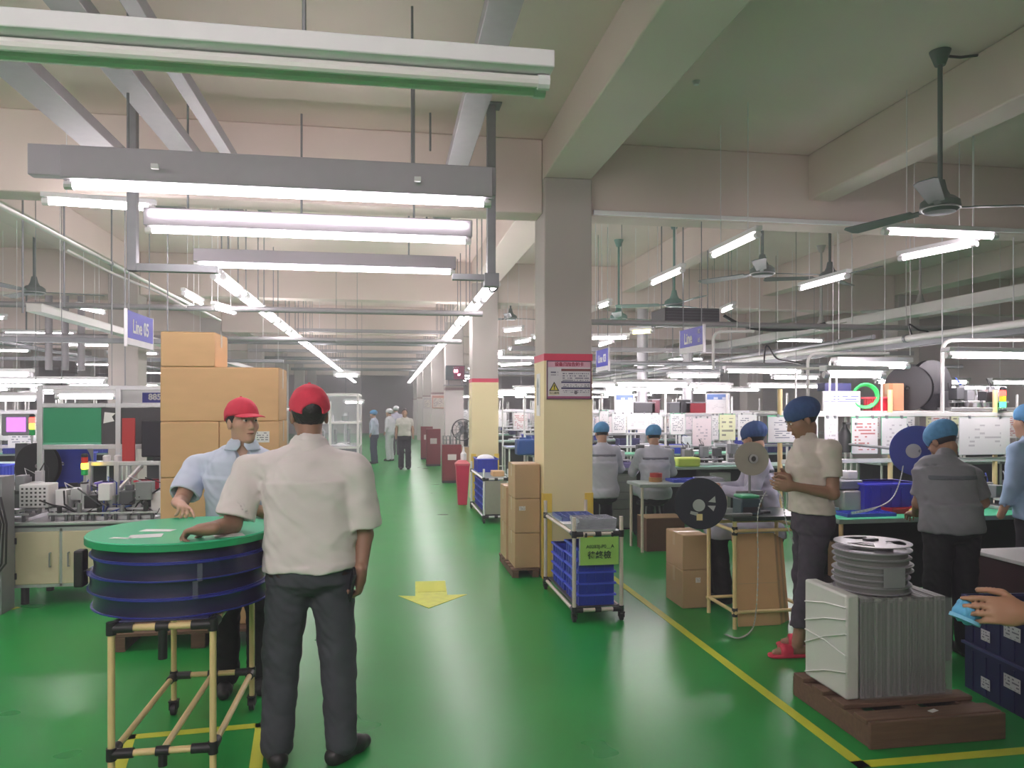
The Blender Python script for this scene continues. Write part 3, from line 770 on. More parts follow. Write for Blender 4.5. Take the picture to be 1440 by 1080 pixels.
# hidden in the photograph by the room's depth: lamps of the rear lines give the hall its light
def bay_lamps(X, Ys, where, z=2.95):
    first = None
    for i, Y in enumerate(Ys):
        l_ = 'lit ceiling lamp over the %s, %s from the front' % (where, ORD[i + 1])
        if first is None:
            first = make_lamp(l_, 1.22, 1, M_tubeM, M_housW, .02, .06, .04, 'ceiling lamps over the %s' % where); first.location = (X, Y, z)
            MB().cyl((0, 0, .07), (0, 0, CEIL - z), .0035, 6).build('hanging_rod', M_steel, first)
        else: dup(first, (X, Y, z), 0, l_, 'ceiling lamps over the %s' % where)
bay_lamps(3.4, [14.5 + 3 * i for i in range(11)], 'right lines')
bay_lamps(8.25, [14.3 + 3 * i for i in range(9)], 'far right lines')
bay_lamps(-6.4, [10.1 + 2.6 * i for i in range(14)], 'left lines')
bay_lamps(-9.2, [11.0 + 3.0 * i for i in range(8)], 'far left lines')
# lamps added out of view, over aisle and left bay, to light the men
for i, (X, Y) in enumerate(((-.8, .2), (-.8, -1.4), (-.8, -2.8), (-4.2, 1.0), (-4.2, -1.2), (-4.2, 4.2), (-6.6, 3.4), (-6.6, 6.4))):
    t = make_lamp('lit tube lamp continuing the rows beside and behind the camera, %s from the aisle front' % ORD[i + 1], 2.36, 1, M_tubeB, M_housW, .024, .06, .04, 'lamps beside and behind the camera'); t.location = (X, Y, 3.25)
    for s_ in (-1, 1): MB().cyl((s_ * .7, 0, .07), (s_ * .7, 0, CEIL - 3.25), .008, 6).build('hanging_rod', M_steel, t)
# steel frame that carries the cross lamps
M_rail = mat('rail_grey', (.34, .33, .34), .55, metal=.3, var=.1)
for (X, lab) in ((-2.02, 'wide steel channel along the ceiling, far left over the aisle lamps'), (-1.46, 'steel channel along the ceiling left of the aisle centre'), (-1.16, 'thin steel channel along the ceiling beside the wider one'), (.53, 'steel channel along the ceiling over the right ends of the aisle lamps')):
    ww = .11 if X < -2 else (.08 if X != -1.16 else .04)
    b = MB(); b.box(X - ww, X + ww, 1.6, 8.2, 3.42, 3.50)
    tag(b.build('ceiling_channel', M_rail, bevel=.004), lab, 'channel')
for (X, lab) in ((-1.92, 'left square steel post hanging from the ceiling behind the long lamps'), (.84, 'right square steel post hanging from the ceiling behind the long lamps')):
    t = thing('hanging_post', lab, 'post', (X, 6.15, 2.62))
    MB().box(-.035, .035, -.035, .035, 0, CEIL - 2.62).build('shaft', M_steel, t, bevel=.004)
    MB().box(-.08, .08, -.08, .08, CEIL - 2.632, CEIL - 2.622).build('flange', M_steel, t)
    if X > 0: MB().box(-.32, .03, -.03, .03, 0, .05).build('arm', M_steel, t, bevel=.004)
    if X > 0: MB().box(-.06, .06, -.05, .05, -.05, .06).build('bracket', M_steel, t, bevel=.004)
    else: MB().box(-.03, .62, -.03, .03, 0, .06).build('arm', M_steel, t, bevel=.004)
# ------------------------------------------------------------------ reusable builders
def bx(name, x0, x1, y0, y1, z0, z1, m, parent, bevel=.004): return MB().box(x0, x1, y0, y1, z0, z1).build(name, m, parent, bevel=bevel)
def carton(label, x0, x1, y0, y1, z0, z1, m=None, group=None, label_at=None, rotz=0.0):
    cx, cy = (x0 + x1) / 2, (y0 + y1) / 2; a, b_, h_ = (x1 - x0) / 2, (y1 - y0) / 2, z1 - z0
    t = thing('cardboard_box', label, 'box', (cx, cy, z0), rotz, group); m = m or M_card
    MB().box(-a, a, -b_, b_, 0, h_ - .004).build('body', m, t, bevel=.006)
    for s in (-1, 1): MB().box(-a + .002, a - .002, s * .002, s * (b_ - .002), h_ - .004, h_).build('flap', m, t, bevel=.001)
    b = MB(); b.box(-a - .0012, -a, -.028, .028, h_ * .62, h_ + .001); b.box(-a, a, -.028, .028, h_, h_ + .0012); b.box(a, a + .0012, -.028, .028, h_ * .62, h_ + .001); b.build('packing_tape', M_tapeb, t, smooth=False)
    if label_at:
        x, z, w_, hh = label_at; MB().box(x, x + w_, -b_ - .0015, -b_, z, z + hh).build('shipping_label', print_mat('shipping_print', (.78, .77, .75), (.25, .25, .27), 5, .6, .08, 2, 12), t, smooth=False)
    return t
def tote(label, l_, w_, h_, m, loc, rotz=0, group=None):
    t = thing('plastic_bin', label, 'bin', loc, rotz, group); a, b_, k = l_ / 2, w_ / 2, .006
    b = MB(); b.box(-a, a, -b_, b_, 0, k); b.box(-a, -a + k, -b_, b_, k, h_); b.box(a - k, a, -b_, b_, k, h_); b.box(-a + k, a - k, -b_, -b_ + k, k, h_); b.box(-a + k, a - k, b_ - k, b_, k, h_)
    for i in range(-2, 3):
        for s in (-1, 1):
            b.box(i * a * .38 - .006, i * a * .38 + .006, s * b_, s * (b_ + .006), .01, h_ * .85)
    for i in (-1, 0, 1):
        for s in (-1, 1): b.box(s * a, s * (a + .006), i * b_ * .5 - .006, i * b_ * .5 + .006, .01, h_ * .85)
    b.build('body', m, t, smooth=False)
    e = .014; b = MB(); z0, z1 = h_ - .014, h_
    b.box(-a - e, a + e, -b_ - e, -b_ + k, z0, z1); b.box(-a - e, a + e, b_ - k, b_ + e, z0, z1); b.box(-a - e, -a + k, -b_ + k, b_ - k, z0, z1); b.box(a - k, a + e, -b_ + k, b_ - k, z0, z1)
    b.build('rim', mat(m.name + '_rim', [min(1, c * 1.5 + .03) for c in m.node_tree.nodes['Mix'].inputs[7].default_value[:3]], .4), t, smooth=False)
    return t
def pipe(name, a, b_, parent, m=None, r=.014): return MB().cyl(a, b_, r, 12).build(name, m or M_pipe, parent)
def joint(c, axis, parent, L_=.07, r=.020):
    d = Vector({'x': (1, 0, 0), 'y': (0, 1, 0), 'z': (0, 0, 1)}[axis]) * L_ / 2; c = Vector(c)
    return MB().cyl(c - d, c + d, r, 12).build('joint', M_black, parent)
def caster(x, y, parent, r=.03):
    b = MB(); b.cyl((x - .012, y, r), (x + .012, y, r), r, 14); b.box(x - .02, x - .015, y - .02, y + .02, r, r * 2 + .012); b.box(x + .015, x + .02, y - .02, y + .02, r, r * 2 + .012); b.box(x - .022, x + .022, y - .022, y + .022, r * 2 + .008, r * 2 + .016)
    return b.build('caster', M_black, parent)
def reel(label, R_, wd, m, loc, rot=None, hub=None, tapem=None, windows=3, name='tape_reel', group=None, hubr=.28):
    """a component reel, axis along its own Z, centre at the origin"""
    t = thing(name, label, 'reel', loc, rot=rot, group=group)
    for s in (-1, 1):
        b = MB(); z0, z1 = sorted((s * wd / 2, s * (wd / 2 - .0022)))
        b.ring(R_ * .86, R_, z0, z1, 40)
        n = windows; nn = 40; r0, r1 = R_ * hubr, R_ * .86
        b.ring(R_ * .08, r0, z0, z1, 40)
        if n:
            for k in range(n):                      # spokes between the windows
                a0 = 2 * math.pi * k / n; w_ = 2 * math.pi / n * .58
                ps = [a0 + w_ * j / 8 for j in range(9)]
                vs_ = [(r_ * math.cos(a), r_ * math.sin(a), z) for z in (z0, z1) for r_ in (r0, r1) for a in ps]
                f = []
                for j in range(8):
                    f += [(j, 9 + j, 10 + j, j + 1), (18 + j, 18 + j + 1, 27 + j + 1, 27 + j)]
                f += [(0, 18, 27, 9), (8, 17, 35, 26)]
                b.add(vs_, f)
        else: b.ring(r0, r1, z0, z1, 40)
        b.build('flange', m, t)
    MB().ring(R_ * .10, R_ * .30, -wd / 2 + .003, wd / 2 - .003, 32).build('hub', hub or M_white, t)
    MB().ring(R_ * .30, R_ * (.78 if tapem else .5), -wd / 2 + .004, wd / 2 - .004, 40).build('wound_tape', tapem or M_paper, t)
    return t
def face_rot(nx, ny): return (R(90), 0, math.atan2(ny, nx) + R(90))   # turns a reel's axis horizontal, along (nx, ny)
def andon(label, loc, cols, h_=.055, base=.08, group=None):
    t = thing('signal_tower', label, 'signal light', loc, group=group)
    MB().cyl((0, 0, 0), (0, 0, base), .010, 10).build('pole', M_alu, t); MB().cyl((0, 0, 0), (0, 0, .012), .03, 14).build('base', M_black, t)
    z = base; COLS = {'r': (.75, .04, .03), 'y': (.85, .55, .03), 'g': (.03, .45, .12)}
    for c in cols:
        on = c.isupper(); cc = COLS[c.lower()]
        MB().lathe([(.022, z), (.026, z + .004), (.026, z + h_ - .004), (.022, z + h_)], 18).build('lens', mat('lens_' + c, cc, .25, var=.02, emit=2.0 if on else 0), t); z += h_
    MB().lathe([(.026, z), (.026, z + .02), (.018, z + .03), (.001, z + .032)], 18).build('cap', M_black, t)
    return t
def sheet(label, x, y, z, w_, h_, m, rotz=0, group=None, tilt=0.0, holder=None):
    t = thing('instruction_sheet', label, 'sheet', (x, y, z), group=group, rot=(tilt, 0, rotz))
    MB().box(-w_/2, w_/2, -.002, .002, -h_, 0).build('page', m, t, smooth=False)
    MB().box(-w_/2 - .004, w_/2 + .004, .002, .005, -h_ - .004, .012).build('sleeve', holder or mat('sleeve_grey', (.55, .60, .58), .3), t, smooth=False)
    for s in (-1, 1): MB().box(s * w_ * .3 - .01, s * w_ * .3 + .01, -.006, .007, -.004, .022).build('clip', M_steel, t, smooth=False)
    return t
def machine(label, x0, x1, y0, y1, z, h_, seed, name='assembly_machine', cat='machine', group=None, guard=False, pal=None, pitch=.28):
    """bench-top assembly machine: plate, uprights, motors, feeder bowl, air cylinders, rails and hoses, each a part"""
    q = random.Random(seed); w_, d_ = x1 - x0, y1 - y0
    t = thing(name, label, cat, ((x0 + x1) / 2, (y0 + y1) / 2, z), group=group); a, b_ = w_ / 2, d_ / 2
    U = q.uniform; pal = pal or [M_alu, M_steel, M_dsteel, M_white, M_black, M_dsteel, M_steel]
    bx('base_plate', -a, a, -b_, b_, 0, .03, M_alu, t)
    n = max(2, int(w_ / pitch)); k_ = min(1.0, w_ / n / .34 * (.28 / pitch) ** .6)
    for i in range(n):
        x = -a + w_ * (i + .5) / n; hh = h_ * U(.55, 1.0); y = U(-.2, .5) * b_
        bx('upright', x - .03, x + .03, y - .025, y + .025, .03, .03 + hh, q.choice(pal[:3]), t)
        zc = .03 + hh * U(.5, .85)
        bx('head_block', x - U(.05, .09) * k_, x + U(.05, .09) * k_, y - .13, y - .025, zc - .05, zc + U(.04, .1), q.choice(pal), t, .006)
        MB().cyl((x, y - .085, zc - .05), (x, y - .085, .07), .012, 10).build('plunger', M_steel, t)
        k = q.random()
        if k < .45:
            MB().cyl((x + .09 * k_, y - .05, .03), (x + .09 * k_, y - .05, .03 + hh * .5), .04 * k_, 16).build('motor', q.choice((M_black, M_dsteel)), t)
        elif k < .8:
            MB().lathe([(.03, .03), (.05, .05), (.055, .10), (.095, .14), (.10, .19), (.094, .19), (.088, .145), (.001, .12)], 24, T(x + .06 * k_, y - b_ * .3, 0) @ Matrix.Diagonal((k_ * .8, k_ * .8, 1, 1))).build('feeder_bowl', M_alu, t)
        else:
            bx('control_box', x + .04, x + .04 + .10 * k_, y - .08, y + .05, .03, .03 + U(.10, .20), M_white, t, .006)
        bx('guide_rail', x - .12 * k_, x + .12 * k_, -b_ * U(.5, .8) - .015, -b_ * .5 + .015, .07, .09, M_alu, t)
        MB().tube([(x, y, .03 + hh), (x + U(-.05, .05), y + .03, .10 + hh), (x + U(.03, .12) * k_, y + .05, .05 + hh), (x + U(.06, .14) * k_, y + .06, .03)], .006, 6).build('air_hose', q.choice((M_black, mat('hose_blue', (.05, .1, .45), .4), mat('hose_clear', (.6, .6, .62), .3))), t)
    if guard:
        b = MB()
        for sx in (-1, 1):
            for sy in (-1, 1): b.box(sx * a - .02, sx * a + .02, sy * b_ - .02, sy * b_ + .02, .03, h_ + .1)
        for sy in (-1, 1): b.box(-a, a, sy * b_ - .02, sy * b_ + .02, h_ + .08, h_ + .12)
        for sx in (-1, 1): b.box(sx * a - .02, sx * a + .02, -b_, b_, h_ + .08, h_ + .12)
        b.build('guard_frame', M_alu, t)
    return t
def bench(label, x0, x1, y0, y1, z, top=None, legs=None, shelf=.25, group=None, name='workbench', back=True):
    t = thing(name, label, 'bench', ((x0 + x1) / 2, (y0 + y1) / 2, 0), group=group); a, b_ = (x1 - x0) / 2, (y1 - y0) / 2; lm = legs or M_pipe
    bx('tabletop', -a, a, -b_, b_, z - .035, z - .003, mat('bench_board', (.30, .36, .33), .5), t)
    bx('table_mat', -a + .005, a - .005, -b_ - .002, b_ - .005, z - .003, z, top or M_greenmat, t, 0)
    if back: bx('back_panel', -a + .06, a - .06, b_ - .075, b_ - .06, .08, z - .04, mat('bench_dark', (.035, .038, .04), .6), t)  # dark sheet standing in for shade under the bench, hides the floor beyond
    for sx in (-1, 1):
        for sy in (-1, 1): pipe('leg', (sx * (a - .04), sy * (b_ - .04), .0), (sx * (a - .04), sy * (b_ - .04), z - .035), t, lm, .016)
    for sy in ((-1, 1) if shelf else ()): pipe('rail', (-a + .04, sy * (b_ - .04), shelf), (a - .04, sy * (b_ - .04), shelf), t, lm, .013)
    for sx in ((-1, 1) if shelf else ()): pipe('rail', (sx * (a - .04), -b_ + .04, shelf), (sx * (a - .04), b_ - .04, shelf), t, lm, .013)
    return t
def rack_frame(label, x0, x1, y, zs, zt, m=None, step=1.2, group=None, r=.018, zb=0.0):
    t = thing('pipe_rack', label, 'rack', ((x0 + x1) / 2, y, zb), group=group); a = (x1 - x0) / 2; m = m or M_pipe
    n = max(1, round(2 * a / step))
    for i in range(n + 1): pipe('post', (-a + 2 * a * i / n, 0, 0), (-a + 2 * a * i / n, 0, zt - zb), t, m, r)
    for z in zs: MB().box(-a, a, -.02, .02, z - zb - .018, z - zb + .018).build('rail', M_alu if m is not M_pipe else M_wpipe, t, bevel=.004)
    return t
def stool(label, x, y, z=.5, group=None):
    t = thing('work_stool', label, 'stool', (x, y, 0), group=group)
    MB().lathe([(.001, z - .04), (.16, z - .04), (.17, z - .02), (.16, z), (.001, z + .004)], 24).build('seat', M_black, t)
    for i in range(4):
        a = R(45 + 90 * i); MB().cyl((.17 * math.cos(a), .17 * math.sin(a), 0), (.11 * math.cos(a), .11 * math.sin(a), z - .04), .012, 10).build('leg', M_steel, t)
    MB().ring(.135, .152, .2, .215, 28).build('foot_ring', M_steel, t)
    return t

# ------------------------------------------------------------------ pipe trolley with the stack of big reels
X0, X1, Y0, Y1, zr, zt = -1.085, -.70, 3.22, 4.11, .20, .70
t = thing('pipe_trolley', 'cream pipe trolley with black joints carrying the stack of navy reels', 'trolley', ((X0 + X1) / 2, (Y0 + Y1) / 2, 0))
a, b_ = (X1 - X0) / 2, (Y1 - Y0) / 2
for sx in (-1, 1):
    for sy in (-1, 1):
        pipe('leg', (sx * a, sy * b_, .075), (sx * a, sy * b_, zt), t)
        for z in (zr, zt): joint((sx * a, sy * b_, z), 'z', t, .05); joint((sx * (a - .045), sy * b_, z), 'x', t, .075); joint((sx * a, sy * (b_ - .04), z), 'y', t, .07)
        caster(sx * a, sy * b_, t)
for z in (zr, zt):
    for sy in (-1, 1): pipe('cross_pipe', (-a, sy * b_, z), (a, sy * b_, z), t); joint((0, sy * b_, z), 'x', t, .05)
    for x in ((-a, 0, a) if z == zr else (-a, a)): pipe('side_pipe', (x, -b_, z), (x, b_, z), t)
for sy in (-1, 1):
    MB().cyl((0, sy * b_, zt), (0, sy * b_, zt - .13), .018, 12).build('drop_joint', M_black, t)
    MB().cyl((0, sy * b_, zr), (0, sy * b_, zr - .06), .018, 12).build('drop_joint', M_black, t)
    MB().cyl((0, sy * (b_ - .0), zt - .13), (0, sy * (b_ - .12), zt - .13), .0, 6).build('brace', M_black, t) if False else None
bx('deck', -a + .02, a - .02, -b_ + .02, b_ - .02, zt + .014, zt + .022, M_navy, t)
RC = Vector((-.915, 3.62, 0)); RR = .376; z = zt + .0225
M_wrap = mat('navy_wrap', (.022, .020, .060), .30, var=.3, scale=5, stretch=(1, 1, 6), coat=.3)
M_flange = mat('navy_flange', (.035, .045, .30), .3, var=.1)
for i in range(4):
    t = thing('large_reel', 'large navy reel in the stack on the pipe trolley, %s' % ('lowest of the four', 'second from the bottom', 'third from the bottom', 'topmost under the green lid')[i], 'reel', (RC.x + (.006, -.012, .010, 0)[i], RC.y + (0, .01, -.008, 0)[i], z), group='navy reels stacked on the trolley')
    MB().lathe([(.001, 0), (RR, 0), (RR, .005), (.001, .005)], 72).build('lower_flange', M_flange, t, angle=25)
    MB().lathe([(RR - .008, .005), (RR - .013, .035), (RR - .008, .069)], 72).build('wound_film', M_wrap, t)
    MB().lathe([(.001, .069), (RR, .069), (RR, .074), (.001, .074)], 72).build('upper_flange', M_flange, t, angle=25)
    MB().box(.14, .16, -RR - .001, -RR + .006, .0, .072).build('clear_tape', mat('clear_tape', (.3, .3, .4), .2, alpha=.18), t) if i in (1, 2) else None
    z += .0745
t = thing('round_cover', 'round bright green lid lying on top of the stacked navy reels', 'lid', (RC.x, RC.y, z))
MB().lathe([(.001, 0), (RR + .012, 0), (RR + .015, .004), (RR + .012, .009), (.001, .009)], 80).build('disc', mat('green_lid', (.05, .55, .27), .30, var=.06, scale=4), t, angle=25)
MB().ring(RR + .004, RR + .018, -.024, .002, 80).build('lip', mat('green_lip', (.02, .33, .13), .35), t)
LIDZ = z + .009
for (u, v, w_, l_, rz, lab) in ((205, 754, .13, .09, 10, 'small white paper slip at the left on the green lid'), (222, 746, .14, .06, -12, 'long white paper slip behind the first on the green lid'), (322, 753, .12, .08, 20, 'white paper slip on the green lid beside the pointing hands'), (170, 757, .09, .03, -20, 'narrow pale strip near the left edge of the green lid')):
    p = at(u, v, z=LIDZ); tag(MB().box(-w_/2, w_/2, -l_/2, l_/2, 0, .0012).build('paper_slip', print_mat('slip_print', (.78, .78, .76), (.4, .42, .45), 4, .4, .1, 1, 8), smooth=False, loc=(p.x, p.y, LIDZ + .0003)), lab, 'paper').rotation_euler = (0, 0, R(rz))
p = at(128, 800, Y=3.55); t = thing('dark_clip', 'dark plastic clip hooked on the left side of the navy reels', 'clip', (RC.x - RR - .03, 3.55, .80))
MB().box(-.02, .022, -.03, .03, 0, .16).build('body', M_black, t, bevel=.008); MB().box(.0, .05, -.025, .025, .068, .072).build('tongue', M_black, t)

# ------------------------------------------------------------------ tall stack of cartons behind the trolley
Yb = 5.31; xa, xm, xb = ax(225, Yb), ax(308, Yb), ax(393, Yb)
t = thing('wooden_pallet', 'brown wooden pallet under the tall carton stack', 'pallet', ((xa + xb) / 2 - .12, Yb + .22, 0)); W2 = (xb - xa) / 2 + .16
for i in range(5): bx('deck_board', -W2, W2, -.32 + .145 * i, -.21 + .145 * i, .095, .118, M_wood, t)
for x in (-W2 + .05, 0, W2 - .05): bx('stringer', x - .045, x + .045, -.32, .37, 0, .095, M_wood, t)
zz = [.119, .43, .742, 1.113, 1.487, 1.852, 2.085]; rows_ = ['bottom', 'second', 'third', 'fourth']
for r_ in range(4):
    for c in range(2):
        carton('tan carton in the %s row of the tall stack, %s column' % (rows_[r_], 'left' if c == 0 else 'aisle side'), (xa, xm)[c] + .0015, (xm, xb)[c] - .0015, Yb, Yb + .41, zz[r_] + .0005, zz[r_ + 1] - .001, M_card, 'cartons in the tall stack', label_at=(.02, .23, .11, .075) if (r_ == 3 and c == 1) else None)
carton('wide tan carton spanning both columns of the tall stack', xa, xb - .005, Yb + .004, Yb + .414, zz[4] + .0005, zz[5] - .001, M_card)
carton('single tan carton on the very top of the tall stack', xa + .003, ax(302, Yb), Yb + .002, Yb + .41, zz[5] + .0005, zz[6], M_card)
# ------------------------------------------------------------------ left machine cell
Yl = 6.55
M_cab = mat('cabinet_cream', (.60, .53, .36), .45, var=.04)
xw0, xw1 = ax(14, Yl), ax(262, Yl); z0, z1 = .15, at(80, 738, Y=Yl).z
t = thing('machine_cabinet', 'cream machine cabinet with two doors below the left assembly machines', 'cabinet', ((xw0 + xw1) / 2, Yl + .35, 0)); o_ = t.location.x
def lx(u): return ax(u, Yl) - o_
bx('body', xw0 - o_, xw1 - o_, -.34, .24, z0, z1, M_dsteel, t)
for (u0, u1, hu) in ((22, 84, 72), (88, 150, 98), (154, 216, 204)):
    d = bx('door', lx(u0), lx(u1), -.362, -.342, z0 + .02, z1 - .05, M_cab, t, .006)
    fr = MB(); x0_, x1_ = lx(u0) - .010, lx(u1) + .010
    fr.box(x0_, x1_, -.356, -.341, z1 - .05, z1 - .02); fr.box(x0_, x1_, -.356, -.341, z0 - .005, z0 + .02); fr.box(x0_, x0_ + .010, -.356, -.341, z0, z1 - .03); fr.box(x1_ - .010, x1_, -.356, -.341, z0, z1 - .03); fr.build('door_frame', M_alu, t)
    h_ = MB(); xx = lx(hu); h_.tube([(xx, -.362, z1 - .22), (xx, -.385, z1 - .22), (xx, -.385, z1 - .33), (xx, -.362, z1 - .33)], .006, 8); h_.build('handle', M_steel, d)
    for z in (z1 - .12, z1 - .40): bx('hinge', lx(u0 if u0 < 60 else u1) - .014, lx(u0 if u0 < 60 else u1) + .014, -.372, -.360, z - .025, z + .025, M_black, d, .003)
bx('worktop', xw0 - o_ - .02, xw1 - o_ + .02, -.37, .26, z1, z1 + .025, M_alu, t)
for x in (xw0 - o_ + .08, xw1 - o_ - .08):
    for y in (-.28, .18): MB().cyl((x, y, 0), (x, y, z0), .03, 12).build('foot', M_black, t)
ZW = z1 + .0255
# the column of pipes left of the cabinet
t = thing('hose_column', 'grey machine column with hoses at the far left edge by the cream cabinet', 'machine', (ax(-4, 6.4), 6.40, 0))
bx('body', -.10, .08, -.1, .1, 0, 1.05, M_steel, t); bx('valve_box', -.10, .09, -.14, -.1, .62, .80, M_alu, t)
for i in range(3): MB().tube([(.02 + .03 * i, -.12, .9), (.10 + .02 * i, -.16, .7), (.07 + .03 * i, -.15, .4), (.01, -.12, .25)], .008, 6).build('hose', M_black, t)
# machines on the cabinet
machine('bare metal assembly machine at the left end of the cream cabinet', ax(0, Yl) + .0, ax(36, Yl), 6.6, 7.1, ZW, .46, 3, pitch=.10)
t = thing('parts_hopper', 'white perforated parts hopper standing on the cream cabinet', 'hopper', (ax(55, 6.75), 6.75, ZW))
bx('bin', -.11, .11, -.1, .1, .10, .29, M_white, t, .01); 
for s in (-1, 1): bx('leg', s * .09 - .012, s * .09 + .012, -.02, .02, 0, .10, M_steel, t)
g_ = MB()
for i in range(6):
    for j in range(5): g_.box(-.09 + i * .033, -.075 + i * .033, -.103, -.1, .12 + j * .032, .135 + j * .032)
g_.build('perforation', M_dark, t, smooth=False)
machine('low assembly machine with motors beside the perforated hopper', ax(77, 6.72), ax(117, 6.72), 6.62, 7.0, ZW, .24, 11, pitch=.10)
machine('assembly machine with blue wiring in the middle of the cream cabinet', ax(122, 6.72), ax(163, 6.72), 6.60, 6.86, ZW, .26, 21, pitch=.11)
machine('dark assembly machine at the right end of the cream cabinet', ax(165, 6.72), ax(224, 6.72), 6.60, 6.86, ZW, .28, 27, pitch=.12, pal=[M_steel, M_dsteel, M_dsteel, M_black, M_alu])
for i, u in enumerate((24, 84, 112, 140, 172, 205)):
    p = Vector((ax(u, 6.58), 6.575, ZW)); t = thing('feeder_track', 'low steel feeder track along the front of the cream cabinet top, %s from the left' % ORD[i + 1], 'machine part', p, group='feeder tracks on the cream cabinet')
    bx('track', -.085, .085, -.012, .012, .05, .066, M_alu, t, .002); bx('foot', -.06, -.04, -.01, .01, 0, .05, M_dsteel, t, 0); bx('foot', .04, .06, -.01, .01, 0, .05, M_dsteel, t, 0); MB().cyl((.0, 0, .066), (.0, 0, .10 + .02 * (i % 3)), .018, 12).build('sensor', M_black if i % 2 else M_steel, t)
# aluminium frame with boards
Yf = 7.2; xl, xr = ax(57, Yf), ax(262, Yf)
zT, zM, zB = at(57, 545, Y=Yf).z, at(57, 570, Y=Yf).z, at(57, 629, Y=Yf).z
t = thing('profile_rack', 'aluminium profile frame holding the green board above the left machines', 'frame', (xl, Yf, 0)); wf = xr - xl
for x in (0, ax(167, Yf) - xl, wf): bx('post', x - .022, x + .022, -.022, .022, 0, zT if x else zT + .02, M_alu, t)
for z in (zT, zM, zB): bx('rail', .022, wf - .022, -.02, .02, z - .02, z + .02, M_alu, t)
for x in (.1, .5, .9): bx('joint_plate', x, x + .04, -.026, -.021, zM - .015, zM + .015, M_alu, t)
gw = ax(143, Yf) - xl
t = thing('green_board', 'plain green board in the aluminium frame above the left machines', 'board', (xl, Yf, 0)); bx('panel', .025, gw, -.012, .0, zB + .022, zM - .022, mat('board_green', (.02, .27, .12), .6, var=.08, scale=3), t, .002)
bx('edge_trim', .025, gw, -.016, -.0125, zB + .022, zB + .040, mat('trim_green', (.10, .40, .25), .5), t, .001)
t = thing('dark_board', 'dark grey board beside the green board in the frame', 'board', (xl, Yf, 0)); bx('panel', gw + .003, wf - .024, -.012, 0, zB + .022, zM - .022, M_dark, t, .002)
for i in range(9): bx('button', gw + .55 + i * .022, gw + .56 + i * .022, -.018, -.012, zB + .11, zB + .125, M_steel, t, 0)
t = tag(MB().prism([(0, 0), (.09, .02), (.07, .06), (.10, .09), (.01, .10)], 0, .003, T(gw + xl + .02, Yf - .0161, zM - .16) @ FACE_FRONT).build('torn_paper', M_paper, smooth=False), 'torn white paper stuck on the dark board', 'paper')
t = thing('red_board', 'upright red panel in front of the dark board', 'panel', (ax(181, 6.95), 6.95, at(181, 652, Y=6.95).z)); hh = at(181, 588, Y=6.95).z - t.location.z
bx('sheet', -.052, .052, -.01, .01, 0, hh, mat('panel_red', (.42, .03, .03), .5, var=.1), t); bx('support', -.015, .015, .01, .03, -(t.location.z - ZW), hh * .8, M_alu, t)
# bracket shelf right of the reels
t = thing('profile_shelf', 'aluminium profile shelf with a diagonal brace over the cream cabinet', 'shelf', (ax(125, 6.9), 6.9, ZW)); w2 = ax(228, 6.9) - ax(125, 6.9); zs = at(150, 652, Y=6.9).z - ZW; zl = at(150, 693, Y=6.9).z - ZW
for x in (0, w2 * .38, w2): bx('post', x - .02, x + .02, -.02, .02, 0, zs + .02, M_alu, t)
for z in (zs, zl): bx('rail', .02, w2 - .02, -.018, .018, z - .018, z + .018, M_alu, t)
for z in (zs, zl): bx('shelf_board', .0, w2, .02, .24, z - .006, z + .006, M_alu, t)
MB().cyl((w2 * .4, 0, zl + .02), (w2 * .72, 0, zs - .02), .02, 8).build('diagonal_brace', M_alu, t)
SX, SZ, SZ2 = t.location.x, ZW + zl + .0065, ZW + zs + .0065
tote('purple bin of white parts on the lower profile shelf', .17, .13, .08, mat('violet_plastic', (.10, .07, .42), .4), (SX + .13, 7.01, SZ))
tote('red bin on the lower profile shelf beside the diagonal brace', .22, .13, .09, mat('red_plastic', (.55, .02, .04), .4), (SX + w2 * .80, 7.01, SZ))
for i in range(3): tag(MB().lathe([(.001, 0), (.03, 0), (.032, .05), (.02, .06), (.001, .06)], 14).build('parts_cup', M_white, loc=(SX + .10 + .09 * i, 7.02, SZ2)), 'small white parts cup on the upper profile shelf, %s' % ('leftmost', 'middle', 'rightmost')[i], 'cup', 'parts cups on the profile shelf')
t = thing('monitor', 'dark monitor at the right end of the profile shelf beside the cartons', 'monitor', (ax(219, 7.0), 7.0, SZ2)); bx('screen_case', -.11, .16, -.03, .03, .04, .36, M_black, t, .01); bx('screen', -.10, .15, -.033, -.03, .05, .35, mat('screen_dark', (.03, .03, .04), .15), t, .0); bx('stand', .0, .06, -.06, .06, 0, .04, M_black, t)
# reels and monitors behind the frame
reel('large black reel behind the aluminium post at the far left', .21, .05, M_black, at(54, 655, Y=7.5), face_rot(-.25, -1), windows=0)
reel('large blue reel standing behind the green board frame', .235, .06, M_blue, at(88, 652, Y=7.65), face_rot(.2, -1), tapem=M_navy, windows=0)
t = thing('reel_table', 'dark side table carrying the black and blue reels', 'table', (ax(66, 7.62), 7.68, 0)); bx('top', -.35, .45, -.28, .28, .80, .84, M_black, t)
for x in (-.3, .4):
    for y in (-.22, .22): pipe('leg', (x, y, 0), (x, y, .80), t, M_steel, .015)
for x, y, z in ((-.08, -.16, 1.02), (.17, .0, 1.04)): bx('reel_cradle', x - .09, x + .09, y - .05, y + .05, .84, .875, M_black, t)
andon('signal tower lit orange and green left of the green board', at(45, 612, Y=7.6) - Vector((0, 0, .09)), ('g', 'Y', 'R'), .055, .09)
t = thing('machine_tower', 'dark machine tower behind the reels at the far left', 'machine', (ax(42, 7.75), 7.75, 0)); bx('housing', -.25, .30, -.1, .35, 0, at(45, 612, Y=7.6).z - .0905, M_dsteel, t); bx('vent_panel', .0, .25, -.112, -.1, .95, 1.2, M_white, t)
